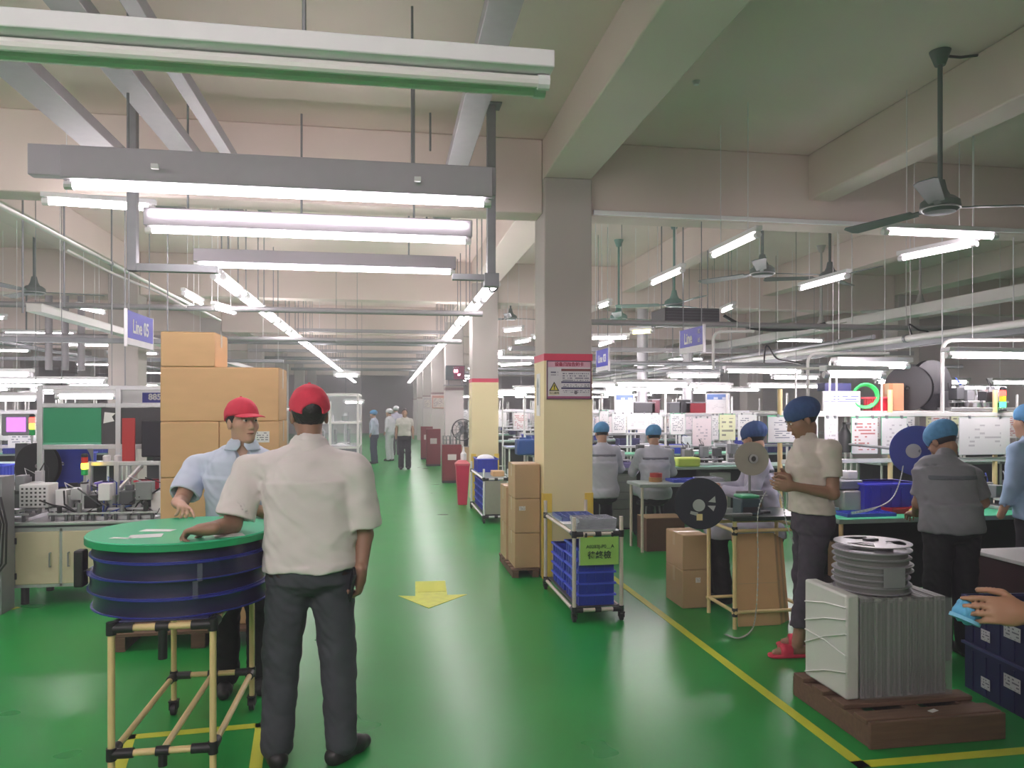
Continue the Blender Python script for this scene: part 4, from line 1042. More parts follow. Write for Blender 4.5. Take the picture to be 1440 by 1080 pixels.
for i in range(5): bx('louver', .03, .22, -.12, -.112, .98 + i * .04, 1.0 + i * .04, M_steel, t, 0)
t.location.y = 8.12
t = thing('touch_screen', 'small machine touch screen glowing purple at the far left', 'screen', at(25, 597, Y=7.6)); bx('case', -.13, .13, -.02, .03, -.10, .10, M_steel, t, .008); bx('display', -.085, .075, -.023, -.02, -.065, .065, mat('display_purple', (.55, .10, .85), .3, emit=.8, var=.3, scale=9), t, 0); bx('arm', -.02, .02, .03, .45, -.02, .02, M_steel, t)
andon('signal tower lit yellow on the cream cabinet', at(119, 680, Y=6.75) - Vector((0, 0, 0)), ('g', 'Y', 'r'), .05, .07)
t = thing('tower_block', 'slim aluminium block carrying the yellow signal tower', 'machine', (ax(119, 6.75), 6.75, ZW)); bx('column', -.025, .025, -.025, .025, 0, at(119, 680, Y=6.75).z - ZW - .0005, M_alu, t)
# task lamp and sign board behind the frame
def task(label, u0, u1, v, Y, group=None, m_=None, r=.020):
    p, q = at(u0, v, Y=Y), at(u1, v, Y=Y); t = make_lamp(label, q.x - p.x, 1, (m_ if m_ is not M_tubeP else M_tubeT) or M_tubeT, M_housW, r, .10, .04, group); t.location = ((p.x + q.x) / 2, Y, p.z)
    if Y < 6:      # held by the rack behind it
        for s in (-.34, .42): MB().tube([((q.x - p.x) * s, 0, .06), ((q.x - p.x) * s, 5.83 - Y, .07), ((q.x - p.x) * s, 5.855 - Y, .04), ((q.x - p.x) * s, 5.855 - Y, 1.50 - p.z)], .008, 8).build('bracket_arm', M_wpipe, t)
        return t
    for s in (-1, 1): MB().cyl((s * (q.x - p.x) * .42, 0, .06), (s * (q.x - p.x) * .42, 0, CEIL - p.z), .004, 6).build('hanging_wire', M_steel, t)
    return t
task('bright task lamp seen through the top of the aluminium frame', 80, 164, 558, 8.4)
task('bright task lamp at the far left edge above the touch screen', -6, 55, 561, 8.6)
t = thing('line_board', 'white board with a blue panel of letters right of the frame top', 'sign', (ax(172, 7.4), 7.4, at(172, 570, Y=7.4).z)); wl = ax(240, 7.4) - ax(172, 7.4); hl = at(172, 546, Y=7.4).z - t.location.z
bx('board', 0, wl, -.01, 0, 0, hl, M_white, t, .002); bx('blue_panel', wl * .42, wl - .02, -.013, -.0105, .025, hl - .04, mat('sign_blue', (.03, .035, .28), .4), t, 0); lettering('885', .075, M_paper, t, T(wl * .68, -.0145, hl * .48) @ FACE_FRONT, bold=.003)
bx('hanger', .02, .03, -.008, -.002, hl, CEIL - t.location.z, M_steel, t, 0); bx('hanger', wl - .03, wl - .02, -.008, -.002, hl, CEIL - t.location.z, M_steel, t, 0)
# hanging line signs, facing the aisle
def line_sign(label, X, Y0_, Y1_, z0, z1, txt, right, size, sx=.9):
    t = thing('line_sign', label, 'sign', (X, (Y0_ + Y1_) / 2, z0)); L2 = abs(Y1_ - Y0_) / 2; H = z1 - z0; s = 1 if not right else -1   # s=+1 faces +X
    M_sb = mat('line_sign_blue', (.022, .03, .50), .4, var=.04); M_sw = mat('line_sign_white', (.72, .70, .74), .4)
    bx('panel', -.012, .012, -L2, L2, .06, H, M_sb, t, .002); bx('white_strip', -.012, .012, -L2, L2, 0, .0595, M_sw, t, .002)
    for y in (-L2 - .014, L2 + .0): bx('edge_bar', -.014, .014, y, y + .014, -.02, H + .01, M_alu, t, .002)
    if txt: lettering(txt[0], size, M_paper, t, T(s * .013, txt[1], .06 + (H - .06) * .44) @ (FACE_RIGHT if s > 0 else FACE_LEFT), bold=.004, sx=sx)
    if txt and len(txt) > 2:
        for (tx, y, z, sz) in txt[2]: lettering(tx, sz, M_paper, t, T(s * .013, y, z) @ (FACE_RIGHT if s > 0 else FACE_LEFT), 'small_lettering')
    for y in (-L2 * .8, L2 * .8): MB().cyl((0, y, H), (0, y, CEIL - z0), .005, 6).build('hanging_rod', M_steel, t)
    return t
line_sign('blue hanging sign reading Line 05 over the left bay', -2.24, 7.0, 7.72, 2.13, 2.43, ('Line 05', 0), False, .17)
line_sign('dark blue hanging sign reading Line over the right bay', 3.0, 6.85, 7.42, 2.13, 2.37, ('Line', .07, (('02', -.20, .19, .06), ('05', -.20, .105, .06))), True, .15, .8)
line_sign('smaller blue hanging sign farther back over the right bay', 3.0, 10.0, 10.6, 2.10, 2.40, ('Line 03', 0), True, .15)

q = random.Random(31)
for i, (u, v) in enumerate(((92, 700), (128, 706), (150, 700), (182, 708), (212, 702))):
    p = at(u, v, Y=6.72); pts = [Vector((p.x + q.uniform(-.14, .14) + .03 * k, 6.58 + .12 * math.sin(k * 1.3 + i) ** 2 * .8, ZW + .03 + .10 * abs(math.sin(k * 1.1 + i)) + (.14 if k in (0, 5) else 0))) for k in range(6)]
    tag(MB().tube(pts, .007, 7).build('cable', (M_black, M_dsteel, mat('hose_blue', (.05, .1, .45), .4))[i % 3]), 'loose cable among the machines on the cream cabinet, %s from the left' % ORD[i + 1], 'cable', 'loose cables on the cream cabinet')
# ------------------------------------------------------------------ parts cart with the green notice
def cart(label, X0, X1, Y0, Y1, zt, zp, shelf_tilt=0.0, panel=None, m=None):
    t = thing('parts_cart', label, 'cart', ((X0 + X1) / 2, (Y0 + Y1) / 2, 0)); a, b_ = (X1 - X0) / 2, (Y1 - Y0) / 2; m = m or mat('pale_pipe', (.66, .58, .50), .4)
    for sx in (-1, 1):
        for sy in (-1, 1):
            pipe('leg', (sx * a, sy * b_, .06), (sx * a, sy * b_, zp), t, m, .015)
            for z in (.085, zt): joint((sx * (a - .03), sy * b_, z), 'x', t, .07); joint((sx * a, sy * (b_ - .03), z), 'y', t, .07); joint((sx * a, sy * b_, z), 'z', t, .05)
            caster(sx * a, sy * b_, t, .025)
    for z in (.085, zt):
        for sy in (-1, 1): pipe('cross_pipe', (-a, sy * b_, z), (a, sy * b_, z), t, m); joint((0, sy * b_, z), 'x', t, .045)
        for sx in (-1, 1): pipe('side_pipe', (sx * a, -b_, z), (sx * a, b_, z), t, m)
    bx('bottom_shelf', -a + .02, a - .02, -b_ + .02, b_ - .02, .10, .107, M_dark, t)
    bx('top_shelf', -a + .005, a - .005, -b_ + .005, b_ - .005, zt + .015, zt + .022, mat('shelf_glass', (.30, .36, .33), .25), t)
    if panel: bx('end_panel', -a + .017, a - .017, -b_ - .004, -b_ + .004, .12, zt - .02, panel, t)
    return t, zt + .0225
CX0, CX1, CY0, CY1 = 1.355, 1.715, 5.40, 6.42
t, CZ = cart('pipe cart of blue bins with a green notice, in front of the cream pillar', CX0, CX1, CY0, CY1, .645, .77)
M_note = mat('notice_green', (.36, .62, .13), .6, var=.06, scale=5)
n = thing('green_notice', 'bright green paper notice hung on the end of the bin cart', 'sign', ((CX0 + CX1) / 2 + .005, CY0 - .024, .42))
bx('sheet', -.145, .145, -.002, .002, 0, .205, M_note, n, 0); bx('sleeve_edge', -.155, -.146, -.002, .002, 0, .205, mat('sleeve_grey', (.55, .60, .58), .3), n, 0)
lettering('A0283J-P0__A', .036, mat('ink_dark', (.02, .06, .02), .6), n, T(.005, -.0035, .135) @ FACE_FRONT, 'code')
lettering('待終檢', .060, mat('ink_dark', (.02, .06, .02), .6), n, T(.0, -.0035, .070) @ FACE_FRONT, 'characters', bold=.001)
for s in (-1, 1): bx('hook', s * .10 - .006, s * .10 + .006, -.002, .02, .205, .235, M_black, n, 0)
cxm = (CX0 + CX1) / 2
for k, (yc, nb, hb) in enumerate(((CY0 + .24, 5, .076), (CY0 + .72, 4, .072))):
    for i in range(nb):
        tote('blue bin %s the bottom in the %s stack of the green notice cart' % ('at' if i == 0 else ORD[i + 1] + ' from', 'front' if k == 0 else 'rear'), .40, .27, hb + .008, M_blue, (cxm, yc, .108 + i * (hb + .009)), R(90), 'blue bins on the green notice cart')
M_trayc = mat('clear_tray', (.45, .47, .52), .2, var=.2, scale=30, alpha=.75)
def tray(label, w_, l_, h_, m, loc, rz=0, group=None):
    t = thing('parts_tray', label, 'tray', loc, rz, group); b = MB(); a, c = w_ / 2, l_ / 2; k = .005
    b.box(-a, a, -c, c, 0, k); b.box(-a, -a + k, -c, c, k, h_); b.box(a - k, a, -c, c, k, h_); b.box(-a, a, -c, -c + k, k, h_); b.box(-a, a, c - k, c, k, h_)
    b.build('pan', m, t, smooth=False); b = MB()
    for i in range(1, 5): b.box(-a + w_ * i / 5 - .002, -a + w_ * i / 5 + .002, -c, c, k, h_ * .8)
    for i in range(1, 4): b.box(-a, a, -c + l_ * i / 4 - .002, -c + l_ * i / 4 + .002, k, h_ * .8)
    b.build('divider', m, t, smooth=False); return t
for i in range(3): tray('clear plastic tray on the green notice cart, %s of the stack' % ('lowest', 'middle', 'top')[i], .30, .24, .024, M_trayc, (cxm + .02, CY0 + .20, CZ + i * .0245), R(4 * i - 4), 'clear trays on the bin cart')
tray('blue parts tray on the rear half of the green notice cart', .30, .36, .03, mat('tray_blue', (.12, .17, .40), .4), (cxm - .01, CY0 + .66, CZ))
tag(MB().box(-.1, .1, -.07, .07, 0, .0015).build('paper_slip', M_paper, smooth=False, loc=(cxm - .08, CY0 + .42, CZ)), 'white paper between the trays on the green notice cart', 'paper')

# ------------------------------------------------------------------ farther cart, cartons by the pillar, red bins
t, z2 = cart('grey panelled cart of blue bins beside the farther cream pillar', 1.295, 1.63, 10.2, 11.75, .60, .74, panel=mat('panel_grey', (.33, .31, .26), .6), m=M_white)
for k in range(3):
    for i in range(4): tote('blue bin on the farther cart, %s in the %s stack' % (('lowest', 'second', 'third', 'topmost')[i], ('near', 'middle', 'far')[k]), .40, .25, .10, M_blue, (1.4625, 10.50 + k * .47, .108 + i * .107), R(90), 'blue bins on the farther cart')
tote('large blue bin standing on top of the farther cart', .5, .30, .20, M_blue, (1.46, 11.3, z2), R(90))
t = tag(MB().ball((0, 0, .07), (.14, .2, .08), 16, 10).build('parts_bag', mat('bag_white', (.72, .74, .82), .35, bump=.3, scale=20), loc=(1.46, 11.3, z2 + .10)), 'white plastic bag bulging out of the large blue bin', 'bag')
carton('small open tan carton on the near end of the farther cart', 1.44, 1.60, 10.35, 10.6, z2, z2 + .07, M_card)
t = thing('red_waste_bin', 'tall pinkish red bin left of the farther cart', 'bin', (1.20, 12.25, 0)); M_rb = mat('red_bin_plastic', (.62, .03, .08), .4, var=.08)
MB().lathe([(.10, 0), (.15, .62), (.155, .62), (.155, .64)], 4, Matrix.Rotation(R(45), 4, 'Z')).build('body', M_rb, t, smooth=False); MB().lathe([(.165, .64), (.165, .67), (.09, .72), (.001, .73)], 4, Matrix.Rotation(R(45), 4, 'Z')).build('lid', mat('red_lid', (.62, .12, .14), .4), t, smooth=False)
t = tag(MB().lathe([(.001, 0), (.05, 0), (.05, .10), (.02, .14), (.012, .22), (.001, .22)], 14).build('spray_bottle', M_white, loc=(1.22, 12.25, .725)), 'white spray bottle standing on the red bin', 'bottle')
t = thing('carton_pallet', 'small wooden pallet under the cartons left of the cream pillar', 'pallet', (1.27, 7.30, 0)); 
for i in range(6): bx('deck_board', -.14, .13, -.42 + .14 * i, -.32 + .14 * i, .065, .085, M_wood, t)
for x in (-.10, .09): bx('stringer', x - .03, x + .03, -.42, .40, 0, .065, M_wood, t)
for i, (za, zb) in enumerate(((.086, .41), (.4115, .73), (.7315, 1.05))):
    carton('tan carton against the cream pillar, %s of three' % ('lowest', 'middle', 'topmost')[i], 1.165, 1.405, 6.90, 7.29, za, zb - .001, M_card2, 'cartons left of the cream pillar', label_at=(-.08, .21, .06, .04) if i == 1 else None)
for i, (za, zb) in enumerate(((.086, .44), (.4415, .80))):
    carton('tan carton behind the pillar stack, %s of two' % ('lower', 'upper')[i], 1.145, 1.41, 7.30, 7.68, za, zb - .001, M_card2, 'cartons behind the pillar stack')
# things along the aisle farther back
def hydrant(label, x, y, w_=.35, h_=1.0, d=.25):
    t = thing('red_cabinet', label, 'cabinet', (x, y, 0), group='red cabinets along the aisle'); M_h = mat('red_box', (.20, .025, .03), .5, var=.1)
    bx('body', -w_/2, w_/2, -d/2, d/2, 0.05, h_, M_h, t); bx('door', -w_/2 + .02, w_/2 - .02, -d/2 - .01, -d/2, .10, h_ - .05, M_h, t); bx('sign_plate', -.09, .09, -d/2 - .013, -d/2 - .01, h_ * .6, h_ * .75, M_pale, t, 0); bx('plinth', -w_/2, w_/2, -d/2, d/2, 0, .05, M_black, t); return t
hydrant('dark red cabinet on the right aisle edge, nearest of three', 1.33, 15.9, .40, .80); hydrant('dark red cabinet on the right aisle edge, second of three', 1.22, 20.5, .38, 1.0); hydrant('dark red cabinet on the right aisle edge, farthest of three', 1.18, 23.2, .36, 1.0)
t = thing('wire_rack', 'grey wire basket standing on the nearest dark red cabinet', 'basket', (1.33, 15.9, .8005)); b = MB()
for i in range(6): b.box(-.18 + .07 * i, -.172 + .07 * i, -.11, .11, 0, .18)
for z in (0, .09, .176): b.box(-.18, .18, -.11, -.10, z, z + .008); b.box(-.18, .18, .10, .11, z, z + .008)
b.build('wires', M_steel, t, smooth=False)
carton('tan carton on the floor by the third pillar, lower one', 1.52, 1.95, 17.3, 17.7, .0, .34, M_card2); carton('tan carton by the third pillar, upper one under the fan', 1.54, 1.92, 17.3, 17.68, .3405, .66, M_card2)
t = thing('drum_fan', 'round dark fan on a low stand by the third pillar', 'fan', (1.72, 17.45, .6605)); c = Vector((0, 0, .40))
MB().ring(.235, .255, -.07, .07, 32, T(*c) @ Matrix.Rotation(R(90), 4, 'X')).build('cage_ring', M_black, t)
b = MB()
for i in range(12): b.cyl(c, c + Vector((.245 * math.cos(i * math.pi / 6), -.07, .245 * math.sin(i * math.pi / 6))), .004, 5)
for r_ in (.08, .16): b.ring(r_, r_ + .008, -.066, -.058, 28, T(*c) @ Matrix.Rotation(R(-90), 4, 'X'))
b.build('guard_wires', M_black, t, smooth=False)
for i in range(3):
    MB().prism([(.03, -.05), (.20, -.10), (.22, .02), (.04, .05)], -.004, .004, T(*c) @ Matrix.Rotation(R(90), 4, 'X') @ Matrix.Rotation(R(120 * i), 4, 'Z') @ Matrix.Rotation(R(22), 4, 'X')).build('blade', mat('fan_blade_grey', (.35, .36, .37), .5), t)
MB().cyl(c + Vector((0, -.05, 0)), c + Vector((0, .12, 0)), .06, 16).build('motor', M_dsteel, t)
b = MB(); b.cyl((-.27, 0, .02), (-.27, 0, .40), .012, 8); b.cyl((.27, 0, .02), (.27, 0, .40), .012, 8); b.cyl((-.27, 0, .40), (-.24, 0, .40), .012, 8); b.cyl((.24, 0, .40), (.27, 0, .40), .012, 8); b.box(-.28, -.26, -.15, .15, 0, .02); b.box(.26, .28, -.15, .15, 0, .02); b.box(-.27, .27, -.012, .012, .0, .02); b.build('stand', M_steel, t)
# digital production board on the third pillar
t = thing('led_board', 'black and maroon digital counter board on the third pillar', 'display', (1.645, PY[2] - .11, 2.26)); bx('case', -.235, .245, -.05, .05, 0, .36, mat('led_case', (.055, .075, .08), .4), t, .012); bx('right_half', -.03, .225, -.054, -.0505, .02, .34, mat('led_maroon', (.16, .01, .05), .4), t, 0)
M_led = mat('led_red', (1.0, .25, .35), emit=2.2, var=0); M_ledw = mat('led_text', (.6, .62, .62), .5)
lettering('0 4 2 7', .05, M_ledw, t, T(.02, -.056, .30) @ FACE_FRONT); lettering('88', .11, M_led, t, T(.02, -.056, .215) @ FACE_FRONT, 'digits', bold=.003); lettering('07', .075, M_led, t, T(.10, -.056, .125) @ FACE_FRONT, 'digits', bold=.002)
for x in (-.16, .17): bx('bracket', x - .012, x + .012, -.02, .02, -.12, 0, M_steel, t)
bx('bracket_shelf', -.28, .28, -.06, .10, -.14, -.12, M_steel, t)
for i, (c_, lab) in enumerate((((.55, .28, .22), 'salmon framed notice on the fourth pillar'), ((.45, .40, .42), 'grey framed notice on the fifth pillar'))):
    t = thing('pillar_notice', lab, 'sign', (1.645, PY[3 + i] - .008, 1.55)); bx('frame', -.21, .21, -.012, 0, 0, .42, mat('pn_frame%d' % i, c_, .5), t); bx('page', -.18, .18, -.015, -.0125, .03, .34, print_mat('pn_print', (.62, .56, .50), (.3, .25, .3), 8, .5, .06, 7, 16), t, 0)

# ------------------------------------------------------------------ pallet of grey trays in the right foreground
px0, px1, py0, py1 = 2.20, 2.90, 3.18, 3.84
t = thing('wooden_pallet', 'dark wooden pallet under the wrapped grey trays', 'pallet', (px0, py0, 0)); pw, pd = px1 - px0, py1 - py0
for x in (.0, pw / 2 - .045, pw - .09): bx('stringer', x, x + .09, .0, pd, .0, .105, M_wood, t)
for i in range(4): bx('deck_board', -.005, pw + .005, .005 + i * .18, .105 + i * .18, .1055, .128, M_wood, t)
bx('end_board', -.005, pw + .005, -.022, -.001, .0, .125, M_wood, t)
gx0, gx1, gy0, gy1, gz = 2.245, 2.815, 3.42, 3.77, .1285
M_tr = [mat('tray_grey_a', (.27, .27, .26), .4, var=.15, scale=3, stretch=(1, 1, .2)), mat('tray_grey_b', (.19, .19, .185), .4, var=.15, scale=3), mat('tray_grey_c', (.34, .34, .32), .4, var=.15, scale=3)]
x = gx0 + .075; i = 0; q = random.Random(4); xs = []
while x < gx1 - .02:
    w_ = q.choice((.024, .030, .036)); xs.append((x, w_)); x += w_ + .002
for i, (x, w_) in enumerate(xs):
    hh = .495 + q.uniform(-.004, .004); dy = q.uniform(-.003, .003)
    t = thing('packing_tray', 'grey plastic tray on edge in the wrapped pallet load, %s from the white end' % (ORD[i + 1] if i < 20 else str(i)), 'tray', (x, gy0 + dy, gz), group='grey trays on edge on the pallet')
    MB().box(0, w_, 0, gy1 - gy0, 0, hh).build('shell', M_tr[q.randrange(3)], t, bevel=.005); MB().box(w_ * .3, w_ * .7, -.006, -.0005, .015, hh - .02).build('edge_rib', M_tr[1], t, bevel=.001)
t = thing('foam_block', 'white film-wrapped foam block at the aisle end of the grey trays', 'packaging', (gx0 - .005, gy0 - .01, gz)); MB().box(0, .072, 0, gy1 - gy0 + .03, 0, .52).build('foam', mat('foam_white', (.66, .66, .63), .35, var=.05, scale=8, bump=.25), t, bevel=.012)
for k, (za, zb) in enumerate(((.46, .40), (.40, .30), (.33, .18), (.14, .02), (.22, .25))): MB().tube([(-.004, .0, za), (-.007, .18, (za + zb) / 2 + .012), (-.004, gy1 - gy0 + .02, zb)], .004, 5).build('film_crease', mat('film_bright', (.78, .78, .76), .2), t)
t = thing('wrap_film', 'thin clear film wound around the grey trays', 'film', (gx0, gy0, gz)); b = MB()
b.box(.07, gx1 - gx0 + .008, -.014, -.0125, .0, .485); b.box(gx1 - gx0 + .006, gx1 - gx0 + .008, -.0125, gy1 - gy0 + .012, 0, .485); b.build('film', mat('film_clear', (.6, .62, .62), .18, alpha=.16, spec=.8, var=.02, bump=.4, scale=9), t, smooth=False)
# the stack of grey reels on the trays
rc = at(1269, 765, D=3.74); RRr = .190; z = gz + .5035; M_gr = mat('reel_grey', (.33, .32, .35), .35, var=.06); M_grl = mat('reel_grey_light', (.50, .48, .53), .3, var=.05)
q = random.Random(9)
for i in range(7):
    t = thing('grey_reel', 'grey reel lying in the stack on the pallet load, %s from the bottom' % ORD[i + 1] if i < 6 else 'pale grey reel lying on the very top of the pallet load', 'reel', (rc.x + q.uniform(-.008, .008), 3.615 + q.uniform(-.006, .006), z), R(40 * i), 'grey reels lying on the pallet load')
    m_ = M_grl if i == 6 else M_gr
    for zz_ in (0, .030): 
        b = MB(); b.ring(.160, RRr, zz_, zz_ + .004, 48); b.ring(.016, .07, zz_, zz_ + .004, 32)
        for k in range(3):
            a0 = R(120 * k); ps = [a0 + R(66) * j / 8 for j in range(9)]
            vs_ = [(r_ * math.cos(a), r_ * math.sin(a), zq) for zq in (zz_, zz_ + .004) for r_ in (.07, .16) for a in ps]
            b.add(vs_, [f for j in range(8) for f in ((j, 9 + j, 10 + j, j + 1), (18 + j, 18 + j + 1, 27 + j + 1, 27 + j))] + [(0, 18, 27, 9), (8, 17, 35, 26)])
        b.build('flange', m_, t)
    MB().ring(.068, .176 if i < 6 else .10, .004, .030, 40).build('wound_tape', M_tr[1], t)
    z += .0345
t = tag(MB().box(-.035, .035, -.02, .02, 0, .012).build('dark_label', M_dark, bevel=.003, loc=(rc.x + .01, 3.64, z + .0005)), 'small dark piece lying on the top grey reel', 'label')
t = tag(MB().box(-.06, .06, -.001, 0, 0, .10).build('sticker', mat('sticker_grey', (.30, .30, .32), .4), loc=(rc.x - .01, gy0 + .0, gz + .505 + .04)), 'square grey sticker on the front of the reel stack', 'sticker'); t.location.y = 3.615 - RRr - .004; 
tag(MB().box(-.025, .025, -.012, .012, 0, .002).build('paper_scrap', M_paper, smooth=False, loc=(at(1335, 1012, z=.13).x, py0 + .05, .1285)), 'white scrap of paper on the front pallet board', 'paper').rotation_euler = (0, 0, R(20))
# navy crates beyond the pallet, at the right edge
for i, (x, y, z, lab) in enumerate(((3.40, 3.50, 0, 'navy crate on the floor right of the pallet, under the labelled one'), (3.40, 3.50, .2605, 'navy crate with white labels stacked right of the pallet'))):
    t = tote(lab, .56, .40, .26, M_navy, (x, y, z), R(90) + R(-6)); t['category'] = 'crate'; t.name = 'navy_crate'
    if i in (0, 1):
        for (yy, zz, w_, hh) in (((-.10, .12, .12, .07), (.10, .05, .07, .06)) if i != 3 else ((.05, .10, .12, .08),)):
            MB().box(yy - w_/2, yy + w_/2, .207, .2085, zz, zz + hh).build('crate_label', print_mat('crate_print', (.62, .63, .66), (.2, .2, .25), 4, .5, .08, 4, 8), t, smooth=False)
# ------------------------------------------------------------------ reel counting stand beside the woman
sx0, sx1, sy0, sy1, sz = 2.42, 3.02, 5.02, 5.50, .80
t = thing('counting_stand', 'dark topped stand on cream pipe legs beside the standing woman', 'table', ((sx0 + sx1) / 2, (sy0 + sy1) / 2, 0)); a, b_ = (sx1 - sx0) / 2, (sy1 - sy0) / 2
bx('top', -a, a, -b_, b_, sz - .03, sz, mat('stand_top', (.04, .06, .05), .3), t)
for x in (-a + .02, a - .02):
    for y in (-b_ + .02, b_ - .02): pipe('leg', (x, y, 0), (x, y, sz - .03), t, None, .015)
for z in (.12, .70):
    for y in (-b_ + .02, b_ - .02): pipe('cross_pipe', (-a, y, z), (a, y, z), t, None, .013)
    for x in (-a + .02, a - .02): pipe('side_pipe', (x, -b_, z), (x, b_, z), t, None, .013); joint((x, -b_ + .02, z), 'z', t, .06)
q = random.Random(5)
for i in range(5):
    t = thing('cardboard_sheet', 'flat cardboard sheet leaning back under the counting stand, %s' % ('frontmost', 'second', 'third', 'fourth', 'rearmost')[i], 'cardboard', (2.655 + .030 * i, 5.085 + i * .024, .001), group='cardboard sheets under the stand', rot=(R(-9), 0, 0))
    MB().box(-.165, .165, 0, .010, 0, .66 - .015 * i).build('sheet', (M_card, M_card2)[i % 2], t, bevel=.002); MB().box(-.165, .165, -.0008, 0, .30, .303).build('crease', M_tapeb, t, smooth=False)
dark_reel = reel('large dark reel facing the aisle at the left end of the counting stand', .178, .045, mat('reel_navyblack', (.022, .024, .038), .35), at(985, 708, D=5.25), face_rot(-.25, -1), windows=0, hub=mat('hub_grey', (.45, .47, .46), .4), tapem=mat('tape_dark', (.04, .04, .05), .4))
RP = at(985, 708, D=5.25)
dn = Vector((-.25, -1, 0)).normalized()
t = dark_reel; Mw = mat('hub_grey', (.45, .47, .46), .4); ZF = T(0, 0, .0229)
for (x, y, r_) in ((-.015, -.01, .042),): MB().lathe([(.001, 0), (r_, 0), (r_, .008), (.001, .010)], 20, ZF @ T(x, y, 0)).build('hub_cap', Mw, t)
for poly in ([(.05, .015), (.095, .055), (.10, .01)], [(.045, -.012), (.10, -.012), (.085, -.05)], [(-.02, -.085), (-.075, -.07), (-.07, -.05), (-.02, -.06)]): MB().prism(poly, 0, .002, ZF).build('window', Mw, t, smooth=False)
MB().prism([(-.03, -.115), (.01, -.115), (.01, -.07), (-.03, -.07)], 0, .003, ZF).build('tan_label', M_pipe, t, smooth=False)
t = thing('reel_bracket', 'steel bracket from the stand end holding the dark reel', 'bracket', (RP.x, RP.y + .08, sz)); bx('bar', -.03, .42, -.02, .02, .001, .025, M_steel, t); bx('upright', -.02, .02, -.015, .015, .025, RP.z - sz + .02, M_steel, t); MB().cyl((0, 0, RP.z - sz), (0, -.10, RP.z - sz), .009, 8).build('spindle', M_steel, t)
RQ = at(1057, 645, D=5.52)
reel('pale beige reel with a dark core on the counting stand', .122, .03, mat('reel_beige', (.40, .37, .31), .5), RQ, face_rot(-.15, -1), windows=0, hubr=.5, hub=mat('hub_dark', (.07, .06, .05), .5), tapem=mat('paper_tape', (.45, .41, .34), .7))
t = thing('reel_post', 'thin steel post holding the pale beige reel above the stand', 'stand', (RQ.x + .01, RQ.y + .05, sz + .0005)); MB().cyl((0, 0, .0), (0, 0, RQ.z - sz + .02), .010, 10).build('post', M_steel, t); MB().cyl((0, 0, RQ.z - sz), (-.010, -.075, RQ.z - sz), .034, 18).build('spindle', M_dark, t); MB().ring(.020, .034, -.004, .004, 20, T(-.010, -.08, RQ.z - sz) @ Matrix.Rotation(R(90), 4, 'X')).build('hub_ring', M_alu, t); MB().cyl((0, 0, 0), (0, 0, .015), .10, 20).build('base', M_black, t)
p = at(1080, 712, D=5.2)
t = thing('tape_counter', 'small grey tape counter with a bright green top on the stand', 'machine', (p.x, 5.16, sz + .0005)); bx('case', -.075, .075, -.07, .07, 0, .12, mat('counter_teal', (.05, .09, .11), .4), t, .008); bx('green_top', -.07, .07, -.07, .07, .1205, .145, mat('counter_green', (.06, .42, .20), .4), t, .01); bx('panel', -.06, .06, -.074, -.0705, .02, .06, M_dark, t, 0)
t = thing('tape_guide', 'brown wheeled tape guide on the counting stand', 'machine', (sx0 + .24, 5.22, sz + .0005)); bx('base', -.12, .12, -.06, .06, 0, .02, M_dsteel, t); 
for x in (-.07, .03): MB().cyl((x, -.03, .06), (x, .03, .06), .035, 18).build('wheel', mat('brass_brown', (.28, .17, .07), .4, metal=.4), t)
bx('arm', -.11, .11, .03, .045, .02, .16, M_steel, t); bx('wire_rest', -.11, .10, -.05, -.044, .13, .136, M_alu, t, 0)
# translucent carrier tapes
def carrier(label, pts, w_=.012, th=.0015):
    P_ = [Vector(p) for p in pts]; out = []
    for i in range(len(P_) - 1):
        a, b, c, d = P_[max(i-1, 0)], P_[i], P_[i+1], P_[min(i+2, len(P_)-1)]
        for s in range(8):
            u = s / 8; out.append(.5 * ((2*b) + (c-a)*u + (2*a-5*b+4*c-d)*u*u + (3*b-a-3*c+d)*u**3))
    out.append(P_[-1]); b = MB(); vs_, n = [], len(out)
    for i, p in enumerate(out):
        tg = (out[min(i+1, n-1)] - out[max(i-1, 0)]).normalized(); sd = Vector((0, 1, 0)) - tg * tg.y
        sd = sd.normalized() if sd.length > .05 else Vector((1, 0, 0)); sd = (sd + Vector((.6, 0, 0))).normalized(); nr = tg.cross(sd).normalized()
        vs_ += [p + sd * w_ + nr * th, p - sd * w_ + nr * th, p - sd * w_ - nr * th, p + sd * w_ - nr * th]
    f = [(4*i+j, 4*i+(j+1) % 4, 4*i+4+(j+1) % 4, 4*i+4+j) for i in range(n-1) for j in range(4)] + [(3,2,1,0), tuple(4*(n-1)+j for j in range(4))]
    b.add(vs_, f); t = tag(b.build('carrier_tape', mat('carrier_clear', (.62, .66, .64), .25, alpha=.7, var=.3, scale=90), smooth=True), label, 'tape')
    b = MB()
    for i in range(1, n - 1, 1):
        tg = (out[i+1] - out[i-1]).normalized(); q_ = tg.to_track_quat('X', 'Z').to_matrix().to_4x4(); b.cbox((0, 0, 0), (.010, .008, .006), Matrix.Translation(out[i]) @ q_)
    b.build('pocket', mat('carrier_pocket', (.45, .48, .47), .4), t, smooth=False); return t
carrier('clear pocketed tape hanging from the counter to a loop on the floor', [at(1078, 690, D=5.0), at(1066, 720, D=4.97), at(1066, 790, D=4.95), at(1064, 850, D=4.95), at(1058, 884, z=.04), at(1040, 897, z=.012), at(1020, 892, z=.012)])
carrier('clear pocketed tape falling from the woman\'s hands past her thigh', [at(1090, 684, D=4.72), at(1099, 700, D=4.66), at(1106, 735, D=4.60), at(1116, 765, D=4.60)])
